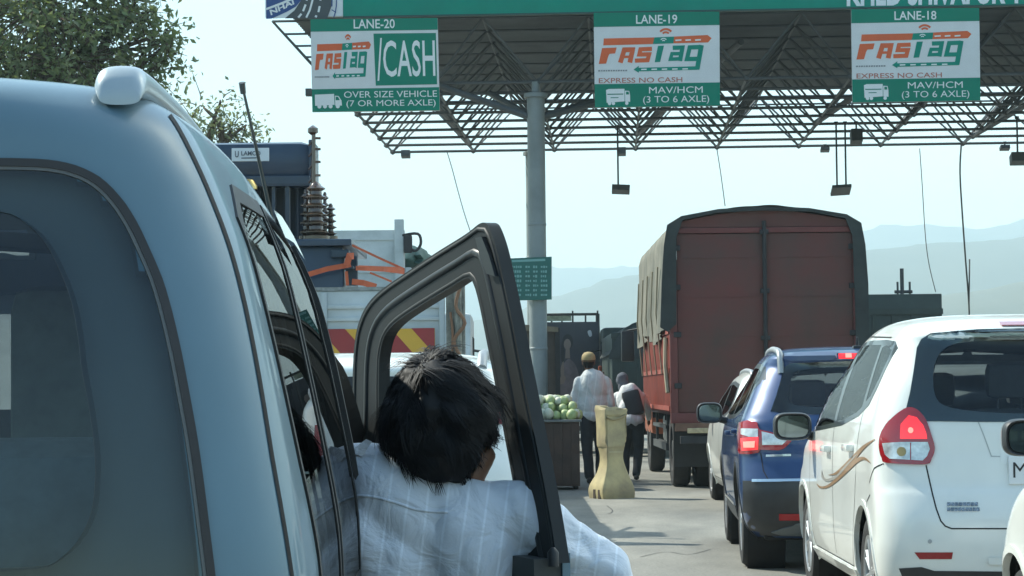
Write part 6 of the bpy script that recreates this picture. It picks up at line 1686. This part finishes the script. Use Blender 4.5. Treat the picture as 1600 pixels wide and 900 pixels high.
# ------------------------------------------------------------------ walkers
def walker(label, px, foot_y, Y, height, pose, shirt, trousers, extras):
    base = G(px, foot_y) if Y is None else P(px, 600, Y); base = Vector((base.x, base.y, 0))
    k = height / 1.75
    t = thing("person", label, "person", base)
    def L(x, y, z): return base + Vector((x, y, z)) * k
    ln = pose.get('lean', 0.0)           # forward lean of the trunk in metres at shoulder height
    tw = pose.get('tilt', 0.0)
    hip = L(0, 0, .93); shz = 1.42 - abs(ln) * .25
    sh = L(tw, ln, shz); hd = L(tw * 1.15 + pose.get('hx', 0), ln * 1.25 + .03, shz + .22 - abs(ln) * .1)
    b = MB()
    ellipsoid(b, hd, (.075 * k, .09 * k, .112 * k)); capsule(b, sh + Vector((0, 0, .02)), .055 * k, hd + Vector((0, -.01, -.06)) * k, .05 * k)
    ellipsoid(b, hip.lerp(sh, .7), (.145 * k, .095 * k, .20 * k)); ellipsoid(b, hip.lerp(sh, .25), (.13 * k, .09 * k, .18 * k)); ellipsoid(b, hip, (.155 * k, .11 * k, .12 * k))
    capsule(b, sh + Vector((-.16, 0, -.03)) * k, .05 * k, sh + Vector((.16, 0, -.03)) * k, .05 * k)
    S_ = MB(); T_ = MB(); F_ = MB()
    ellipsoid(S_, hip.lerp(sh, .72), (.215 * k, .155 * k, .27 * k)); ellipsoid(S_, hip.lerp(sh, .3), (.20 * k, .155 * k, .26 * k)); ellipsoid(S_, hip + Vector((0, 0, .0)), (.18 * k, .14 * k, .12 * k))
    capsule(S_, sh + Vector((-.17, 0, -.035)) * k, .068 * k, sh + Vector((.17, 0, -.035)) * k, .068 * k); capsule(S_, sh + Vector((0, 0, -.02)) * k, .07 * k, sh + Vector((0, 0, .035)) * k, .06 * k)
    for sgn in (-1, 1):
        s0 = sh + Vector((sgn * .19, 0, -.05)) * k
        e_, w_ = pose['arm_l' if sgn < 0 else 'arm_r']
        e0 = s0 + Vector(e_) * k; w0 = s0 + Vector(w_) * k
        capsule(b, s0, .045 * k, e0, .037 * k); capsule(b, e0, .037 * k, w0, .026 * k)
        hv = (w0 - e0).normalized(); ellipsoid(b, w0 + hv * .05 * k, (.03 * k, .036 * k, .045 * k))
        sdv = Vector((0, 1, 0)) - hv * hv.y; sdv.normalize()
        for q in (-.028, -.009, .01, .028): p0 = w0 + hv * .08 * k + sdv * q * k; capsule(b, p0, .0095 * k, p0 + hv * (.07 - abs(q)) * k - Vector((sgn * .012, 0, 0)) * k, .0075 * k, 8, 3)
        p0 = w0 + hv * .03 * k + sdv * .035 * k; capsule(b, p0, .011 * k, p0 + (hv * .04 + sdv * .02) * k, .008 * k, 8, 3)
        capsule(S_, s0, .066 * k, e0, .055 * k); capsule(S_, e0, .054 * k, e0.lerp(w0, .85), .044 * k)
        h0 = hip + Vector((sgn * .085, 0, -.03)) * k
        kx, ky, kz = pose['knee_l' if sgn < 0 else 'knee_r']; ax, ay, az = pose['ank_l' if sgn < 0 else 'ank_r']
        kn = L(kx, ky, kz); an = L(ax, ay, az)
        capsule(b, h0, .075 * k, kn, .052 * k); capsule(b, kn, .052 * k, an, .036 * k); capsule(b, an, .036 * k, an + Vector((0, .15, -.04)) * k, .03 * k)
        capsule(T_, h0, .10 * k, kn, .078 * k); capsule(T_, kn, .077 * k, an + Vector((0, 0, .02)) * k, .066 * k)
        capsule(F_, an + Vector((0, -.05, -.04)) * k, .042 * k, an + Vector((0, .16, -.055)) * k, .036 * k)
    ellipsoid(T_, hip + Vector((0, 0, -.01)) * k, (.165 * k, .125 * k, .13 * k))
    bo = fuse(b, "body", SKIN, t, .012 * k, 3)
    so = fuse(S_, "shirt", shirt, t, .014, 4, deform=lambda v: .010 * noise.noise(Vector((v.x * 9, v.y * 9, v.z * 4.5))) + .006 * math.sin((v.x + v.z * .4) * 40 + 4 * noise.noise(v * 4)))
    fuse(T_, "trousers", trousers, t, .014, 4, deform=lambda v: .009 * noise.noise(Vector((v.x * 10, v.y * 10, v.z * 6))))
    fuse(F_, "shoe", SHOE, t, .012, 3)
    # face details on the far side of the head
    e = MB()
    for sx in (-.03, .03): ellipsoid(e, hd + Vector((sx, .088, .0)) * k, (.012 * k, .008 * k, .008 * k))
    e.build("eye", MATS["eye_dark"], bo, world=True, smooth=0)
    e = MB(); capsule(e, hd + Vector((0, .09, .0)) * k, .01 * k, hd + Vector((0, .11, -.03)) * k, .013 * k); 
    for sx in (-1, 1): ellipsoid(e, hd + Vector((sx * .078, .0, -.01)) * k, (.011 * k, .022 * k, .03 * k))
    e.build("ear_and_nose", SKIN, bo, world=True, smooth=0)
    h_ = MB(); ellipsoid(h_, hd + Vector((0, -.018, .018)) * k, (.085 * k, .092 * k, .108 * k)); ellipsoid(h_, hd + Vector((0, -.035, -.04)) * k, (.07 * k, .06 * k, .05 * k)); fuse(h_, "hair", HAIR, bo, .012, 3, deform=lambda v: .004 * noise.noise(v * 40))
    extras(t, hd, sh, hip, k, L)
    return t
CAPM = mat("tan_cotton_cap", (.36, .27, .13), .85, var=.15, scale=14)
def cap_on(t, hd, sh, hip, k, L):
    m = MB(); pr = [(.092, -.005), (.096, .03), (.088, .075), (.06, .108), (.03, .118), (.003, .12)]
    M = Matrix.Translation(hd + Vector((0, -.004, .02)) * k) @ Matrix.Rotation(rad(8), 4, 'X') @ Matrix.Diagonal((k * 1.0, k * 1.12, k, 1))
    m.lathe(pr, M, 22, cap=False); co = m.build("cap", CAPM, t, world=True, smooth=60)
    m = MB(); m.flat([(.085 * math.cos(a), .07 + .11 * max(0, math.sin(a))) for a in [math.pi * i / 12 for i in range(13)]], lambda u, v: M @ Vector((u, v, -.002 - .12 * u * u))); m.build("cap_peak", CAPM, co, world=True)
    m = MB(); m.lathe([(.094, -.006), (.0965, .012), (.0955, .02)], M, 22, cap=False); m.build("cap_band", mat("cap_band_brown", (.10, .06, .03), .8), co, world=True, smooth=60)
walker("man in a tan cap, white shirt and dark trousers walking away past the melon cart", 926, 754, 31.6, 1.80,
       {'lean': .02, 'arm_l': ((-.075, .0, -.29), (-.07, .06, -.55)), 'arm_r': ((.06, -.02, -.29), (.05, .08, -.54)), 'knee_l': (-.085, .02, .50), 'ank_l': (-.06, -.04, .09), 'knee_r': (.10, .10, .50), 'ank_r': (.09, .05, .09), 'hx': -.05},
       SHIRT2, TROUS, cap_on)
SCARF = mat("grey_head_cloth", (.10, .11, .13), .9, var=.3, scale=10)
def bag_on(t, hd, sh, hip, k, L):
    m = MB(); ellipsoid(m, hd + Vector((0, -.01, .02)) * k, (.10 * k, .11 * k, .12 * k)); ellipsoid(m, hd + Vector((.02, -.05, -.1)) * k, (.09 * k, .08 * k, .12 * k)); fuse(m, "head_cloth", SCARF, t, .014, 4, deform=lambda v: .01 * noise.noise(v * 14))
    m = MB(); c = hip.lerp(sh, .62) + Vector((.03, -.17, .0)) * k
    m.box((-.14 * k, -.07, -.2 * k), (.14 * k, .07, .2 * k), Matrix.Translation(c) @ Matrix.Rotation(rad(-14), 4, 'Y') @ Matrix.Rotation(rad(-18), 4, 'X'), bev=.05); m.build("backpack", BLACK, t, world=True, smooth=40)
walker("stooping person in grey head cloth and pale shirt with dark backpack beside the maroon truck", 987, 753, 32.4, 1.62,
       {'lean': .30, 'tilt': -.02, 'arm_l': ((-.10, .10, -.25), (-.16, .22, -.42)), 'arm_r': ((.10, .14, -.22), (.12, .34, -.38)), 'knee_l': (-.10, .12, .50), 'ank_l': (-.12, .0, .10), 'knee_r': (.10, .06, .50), 'ank_r': (.05, -.10, .10), 'hx': -.10},
       SHIRT2, mat("charcoal_trousers", (.025, .028, .03), .85, var=.3, scale=9), bag_on)
# ================================================================== barrier, cart, poster, trees
YEL = mat("faded_yellow_barrier_plastic", (.50, .42, .22), .75, 0, .3, 0, col2=(.26, .215, .14), scale=3.2, bump=.12, bscale=12)
bp = G(957, 779); BY = bp.y + .12
br = thing("road_barrier", "weathered yellow plastic barrier standing alone on the pavement with a torn top", "barrier", (bp.x, BY, 0), rad(26))
m = MB()
prof = [(0, .215, .19), (.08, .22, .195), (.17, .205, .18), (.30, .15, .135), (.42, .118, .11), (.52, .112, .105), (.60, .125, .118), (.64, .138, .128), (.85, .145, .132), (1.0, .15, .135), (1.06, .155, .14), (1.10, .145, .13)]
npt = 40
pr_s = smooth_poly(prof, 4, closed=False)
for (z, wx, wy) in pr_s:
    for i in range(npt):
        t = 2 * math.pi * i / npt; c_, s_ = math.cos(t), math.sin(t)
        x = wx * math.copysign(abs(c_) ** .10, c_); y = wy * math.copysign(abs(s_) ** .10, s_)
        d = .016 * noise.noise(Vector((x * 5, y * 5, z * 4)))
        if .55 < z < .98 and abs(x) < .14 and y < 0: d -= .022 * max(0, math.cos(x * 42)) # ribs of the front face
        zz = z + (.045 * noise.noise(Vector((x * 6, y * 6, 7))) - .03 * (x > .03) if z > 1.06 else 0)
        m.v.append(Vector((x + d * c_, y + d * s_, zz)))
for j in range(len(pr_s) - 1):
    for i in range(npt): m.f.append([j * npt + i, j * npt + (i + 1) % npt, (j + 1) * npt + (i + 1) % npt, (j + 1) * npt + i]); m.mi.append(0)
# open, torn top: an inner lip
n0 = len(m.v)
for i in range(npt): v = m.v[(len(pr_s) - 1) * npt + i]; m.v.append(Vector((v.x * .8, v.y * .8, v.z - .01)))
for i in range(npt): v = m.v[n0 + i]; m.v.append(Vector((v.x * .95, v.y * .95, v.z - .25)))
L_ = (len(pr_s) - 1) * npt
for i in range(npt):
    j = (i + 1) % npt; m.f += [[L_ + i, L_ + j, n0 + j, n0 + i], [n0 + i, n0 + j, n0 + npt + j, n0 + npt + i]]; m.mi += [0, 0]
m.f.append([n0 + npt + i for i in range(npt)]); m.mi.append(0)
m.build("barrier_shell", YEL, br, smooth=24)
m = MB()
for yy in (-.09, .03): m.box((-.228, yy - .03, .0), (-.20, yy + .03, .11), bev=.008)
m.build("fork_slot", mat("fork_slot_dark", (.05, .035, .025), .8), br)
m = MB(); m.tube(smooth_poly([(-.14, -.137, .97), (-.05, -.142, .94), (.06, -.142, .96), (.14, -.137, 1.0)], 4, closed=False), .012, 6); m.build("tie_wire", mat("dull_wire", (.25, .2, .1), .7), br, smooth=0)
# ------------------------------------------------------------------ melon cart
cb = P(868, 700, 29.6)
CX0 = P(838, 700, 29.6).x; CX1 = P(906, 700, 29.6).x
WOODC = mat("rusty_brown_cart_panel", (.085, .055, .042), .8, 0, .3, 0, col2=(.05, .036, .03), scale=4, bump=.1, bscale=14)
ct = thing("vendor_cart", "brown boarded vendor cart piled with pale green melons beside the grey column", "cart", ((CX0 + CX1) / 2, 30.1, 0))
hw = (CX1 - CX0) / 2; zt = P(868, 656, 29.6).z
m = MB(); m.box((-hw, -.45, .05), (hw, -.41, zt - .03)); m.box((-hw, .41, .05), (hw, .45, zt - .03)); m.box((-hw, -.41, .05), (-hw + .04, .41, zt - .03)); m.box((hw - .04, -.41, .05), (hw, .41, zt - .03))
for i in range(5):
    x = -hw + 2 * hw * (i + .5) / 5; m.box((x - .055, -.465, .08), (x + .055, -.45, zt - .05), bev=.004)
m.build("cart_body", WOODC, ct)
m = MB(); m.box((-hw - .03, -.5, zt - .03), (hw + .03, .5, zt), bev=.008); m.build("cart_top", mat("cart_top_grey", (.16, .17, .16), .7, var=.3, scale=8), ct)
for sx in (-1, 1):
    for sy in (-.3, .3):
        M = Matrix.Translation((sx * (hw - .05), sy, .12)) @ Matrix.Rotation(rad(90), 4, 'Y'); w_ = MB(); w_.lathe([(.02, -.03), (.11, -.03), (.12, 0), (.11, .03), (.02, .03)], M, 18); w_.build("wheel", BLACK, ct, smooth=40)
MELON = mat("pale_green_melon", (.27, .36, .12), .5, 0, .5, .2, col2=(.42, .48, .24), scale=9)
MELON2 = mat("cream_melon", (.50, .52, .40), .55, 0, .5, .2, var=.12, scale=9)
rnd = random.Random(4); base = None; k = 0
ME = {}
for mm in (MELON, MELON2):
    t_ = MB(); ellipsoid_pts = None
    bm = bmesh.new(); bmesh.ops.create_uvsphere(bm, u_segments=18, v_segments=12, radius=.066)
    for v in bm.verts:
        a = math.atan2(v.co.y, v.co.x); s_ = 1 + .03 * math.cos(a * 8); v.co = Vector((v.co.x * s_, v.co.y * s_, v.co.z * 1.1 - .012 * math.exp(-((v.co.x ** 2 + v.co.y ** 2) / .0008)) * (1 if v.co.z > 0 else -1)))
    t_.bm(bm); ME[mm.name] = t_
protos = {}
pile = []
for layer, (cols, rows_) in enumerate(((6, 5), (5, 4), (4, 3))):
    for i in range(cols):
        for j in range(rows_):
            x = (i - (cols - 1) / 2) * .115 - .06; y = (j - (rows_ - 1) / 2) * .125 - .05
            pile.append((x + rnd.uniform(-.03, .03), y + rnd.uniform(-.02, .02), zt + .066 + layer * .092 + rnd.uniform(-.012, .012)))
pile += [(hw - .10, -.3, zt + .06), (hw - .02, -.12, zt + .06), (.19, -.35, zt + .06)]
for (x, y, z) in pile:
    mm = MELON2 if (rnd.random() < .28 or z > zt + .25) else MELON
    if mm.name not in protos:
        o = ME[mm.name].build("melon", mm, None, smooth=0); protos[mm.name] = o
    else:
        o = protos[mm.name].copy(); COL.objects.link(o)
    q_ = rnd.uniform(.85, 1.16); o.scale = (q_, q_, q_ * rnd.uniform(.95, 1.15)); o.location = ct.location + Vector((x, y, z)); o.rotation_euler = (rnd.uniform(-.6, .6), rnd.uniform(-.6, .6), rnd.uniform(0, 6))
    tag(o, ("cream" if mm is MELON2 else "pale green") + " melon in the heap on the brown vendor cart", "melon", "cream melons heaped on the vendor cart" if mm is MELON2 else "pale green melons heaped on the vendor cart")
# ------------------------------------------------------------------ kiosk and poster hoarding behind the cart
kx0 = P(848, 600, 48).x; kx1 = P(873, 600, 48).x; kz = P(860, 505, 48).z
kk = thing("kiosk", "narrow brown kiosk with a small sloping roof behind the grey column", "kiosk", (kx1 - .68, 48.0, 0))
m = MB(); m.box((-.75, -.5, 0), (.62, .8, kz - .15)); m.build("kiosk_wall", mat("kiosk_brown", (.07, .055, .045), .8, var=.3, scale=4), kk)
m = MB(); m.prism([(-.8, kz - .14), (.67, kz - .2), (.67, kz - .1), (-.8, kz + .02)], lambda u, v: Vector((u, -.62, v)), lambda u, v: Vector((u, .85, v))); m.build("kiosk_roof", mat("kiosk_roof_tan", (.20, .16, .11), .8, var=.3, scale=5), kk)
m = MB(); m.box((.60, -.6, 0), (.70, -.5, kz - .12)); m.build("corner_post", CHASSIS, kk)
PY = 50.5
pa, pb_ = P(846, 612, PY), P(935, 496, PY)
po = thing("poster_hoarding", "dark grey poster of a woman with joined palms, framed, behind the vendor cart", "hoarding", ((pa.x + pb_.x) / 2, PY, 0))
m = MB(); m.box((pa.x, PY, pa.z - .5), (pb_.x, PY + .06, P(900, 503, PY).z)); pn = m.build("poster_panel", mat("poster_dark_grey", (.075, .08, .095), .6, 0, .3, 0, var=.2, scale=1.2), po, world=True)
m = MB()
for px in (848, 934): q = P(px, 490, PY); m.beam((q.x, PY + .09, 0), (q.x, PY + .09, q.z), .045, 8)
zt2 = P(900, 491, PY).z; m.beam((pa.x, PY + .09, zt2), (pb_.x, PY + .09, zt2), .03, 6)
for px in (848, 862, 878, 895, 915, 934): q = P(px, 490, PY); m.beam((q.x, PY + .09, zt2 - .2), (q.x, PY + .09, zt2 + (.08 if px in (895, 934) else 0)), .02, 6)
m.build("hoarding_frame", STEEL, po, world=True)
m = MB(); m.box((P(850, 500, PY).x, PY + .07, P(900, 501, PY).z), (P(893, 500, PY).x, PY + .085, P(900, 493, PY).z)); m.build("upper_strip", mat("strip_faded", (.32, .34, .24), .6, var=.4, scale=6), po, world=True)
pf = lambda off: (lambda u, v: P(u, v, PY - off))
def ell(cx, cy_, rx, ry, n=20): return [(cx + rx * math.cos(2 * math.pi * i / n), cy_ + ry * math.sin(2 * math.pi * i / n)) for i in range(n)]
m = MB(); m.flat(smooth_poly([(874, 622), (876, 590), (879, 572), (886, 562), (892, 562), (900, 572), (905, 590), (908, 622)], 3), pf(.004)); m.build("printed_figure", mat("print_mauve", (.20, .165, .185), .6, var=.3, scale=4), pn, world=True)
m = MB(); m.flat(ell(887, 534, 8.5, 12), pf(.004)); m.flat(smooth_poly([(878, 534), (876, 560), (881, 566), (882, 545)], 3), pf(.005)); m.build("printed_hair", mat("print_dark", (.03, .03, .035), .6), pn, world=True)
m = MB(); m.flat(ell(886.5, 538, 5.6, 8.5), pf(.008)); m.flat([(884, 545), (890, 545), (891, 560), (883, 560)], pf(.007)); m.flat(smooth_poly([(877, 590), (876, 576), (879, 566), (881, 567), (881, 590)], 3), pf(.008)); m.flat(smooth_poly([(873, 598), (878, 586), (884, 590), (880, 600)], 3), pf(.007)); m.build("printed_skin", mat("print_skin", (.28, .22, .19), .6), pn, world=True)
m = MB(); m.flat(smooth_poly([(918, 518), (923, 516), (925, 524), (921, 526)], 3), pf(.004)); m.build("printed_emblem", mat("print_white", (.55, .57, .6), .6), pn, world=True)

# ------------------------------------------------------------------ trees
BARK = mat("grey_brown_bark", (.085, .065, .045), .9, 0, .2, 0, var=.35, scale=8, bump=.5, bscale=20)
def leaf_mat(name, c):
    m = mat(name, c, .55, 0, .35, 0, var=.45, scale=1.2)
    b = m.node_tree.nodes["Principled BSDF"]
    b.inputs["Subsurface Weight"].default_value = 0
    nt = m.node_tree; out = [n for n in nt.nodes if n.type == 'OUTPUT_MATERIAL'][0]
    tr = nt.nodes.new("ShaderNodeBsdfTranslucent"); tr.inputs[0].default_value = (c[0] * 1.6, c[1] * 1.5, c[2], 1)
    mx = nt.nodes.new("ShaderNodeMixShader"); mx.inputs[0].default_value = .35
    nt.links.new(b.outputs[0], mx.inputs[1]); nt.links.new(tr.outputs[0], mx.inputs[2]); nt.links.new(mx.outputs[0], out.inputs[0])
    return m
LEAF = leaf_mat("olive_leaf", (.115, .16, .075)); LEAF2 = leaf_mat("dusty_leaf", (.16, .20, .12))
def tree(label, base, trunk_top, blobs, nleaf, size, lm, seed, group="leafy trees behind the silver blue car"):
    rn = random.Random(seed); t = thing("leafy_tree", label, "tree", base, 0, group)
    base = Vector(base); tt_ = Vector(trunk_top)
    m = MB(); mid = base.lerp(tt_, .5) + Vector((.25, .1, 0))
    m.tube(smooth_poly([base, mid, tt_], 5, closed=False), [.24 - .014 * i for i in range(11)], 10)
    m.build("trunk", BARK, t, world=True, smooth=0)
    br_ = MB(); lv = MB(); lv2 = MB()
    def leaf(p, sz):
        d = Vector((rn.gauss(0, 1), rn.gauss(0, 1), rn.gauss(-.35, .7))).normalized(); u = d.orthogonal().normalized(); u.rotate(Matrix.Rotation(rn.uniform(0, 6.28), 3, d)); n = d.cross(u)
        a = p; b_ = p + d * sz * .5 + u * sz * .24 + n * sz * .05; c = p + d * sz; e = p + d * sz * .5 - u * sz * .24 + n * sz * .05
        (lv if rn.random() < .7 else lv2).add([a, b_, c, e], [(0, 1, 2, 3)])
    tot = sum(b[1] ** 2 for b in blobs)
    for (c, r_) in blobs:
        c = Vector(c)
        st = tt_.lerp(base, rn.uniform(0, .35)); br_.tube(smooth_poly([st, st.lerp(c, .5) + Vector((rn.uniform(-.3, .3), rn.uniform(-.3, .3), .3)), c], 4, closed=False), [.09, .085, .08, .07, .06, .05, .04, .03, .02][:9], 6)
        nc = max(5, int(nleaf * (r_ ** 2) / tot / 16))
        for k in range(nc):
            v = Vector((rn.gauss(0, 1), rn.gauss(0, 1), rn.gauss(0, 1))).normalized() * r_ * (rn.random() ** .45)
            q = c + v
            tip = q + Vector((v.x, v.y, v.z - .3 * r_)).normalized() * rn.uniform(.15, .5)
            br_.tube([c.lerp(q, .55), q, tip], [.016, .011, .004], 4)
            for j in range(16):
                s_ = rn.random() ** .7; leaf(q.lerp(tip, s_) + Vector((rn.gauss(0, 1), rn.gauss(0, 1), rn.gauss(0, 1))) * .10, rn.uniform(.6, 1.25) * size)
    br_.build("branch", BARK, t, world=True, smooth=0)
    cr = lv.build("crown", lm, t, world=True); lv2.build("pale_foliage", LEAF2, t, world=True)
    return t
TY = 36.0
def tb(px, py, r_px, dy=0): p = P(px, py, TY + dy); return (tuple(p), r_px * (TY + dy) / F)
tree("big bushy olive green tree rising over the roof of the silver blue car", (P(60, 600, TY).x, TY, 0), P(70, 170, TY),
     [tb(20, -120, 130), tb(130, -110, 120, 1), tb(60, 10, 110, -1), tb(-90, 0, 130), tb(150, 10, 75), tb(190, 75, 66, .5), tb(110, 95, 80, -1), tb(25, 105, 85), tb(230, 75, 40), tb(250, 55, 28), tb(235, 120, 36), tb(160, 140, 60), tb(-80, 130, 110), tb(205, 15, 36), tb(60, 180, 90, .5), tb(150, 200, 70), tb(235, -60, 40, 1), tb(225, 25, 26), tb(265, 85, 22), tb(262, 68, 18)], 19000, .14, LEAF, 5)
TY = 44.0
tree("thin sparse tree whose leafy sprigs show between the roof rail and the navy transformer", (P(335, 600, TY).x, TY, 0), P(335, 260, TY),
     [tb(318, 168, 26), tb(345, 158, 20), tb(330, 200, 34), tb(362, 200, 22), tb(300, 190, 22), tb(385, 195, 16), tb(340, 235, 40), tb(392, 222, 22), tb(310, 230, 30)], 800, .12, LEAF2, 8)
TY = 60.0
tree("far small tree low behind the white hatchbacks, mostly hidden by the silver blue car", (P(180, 600, TY).x, TY, 0), P(180, 560, TY),
     [tb(150, 500, 55), tb(200, 505, 50), tb(245, 540, 40), tb(115, 560, 34), tb(95, 470, 40)], 5000, .16, LEAF, 9)
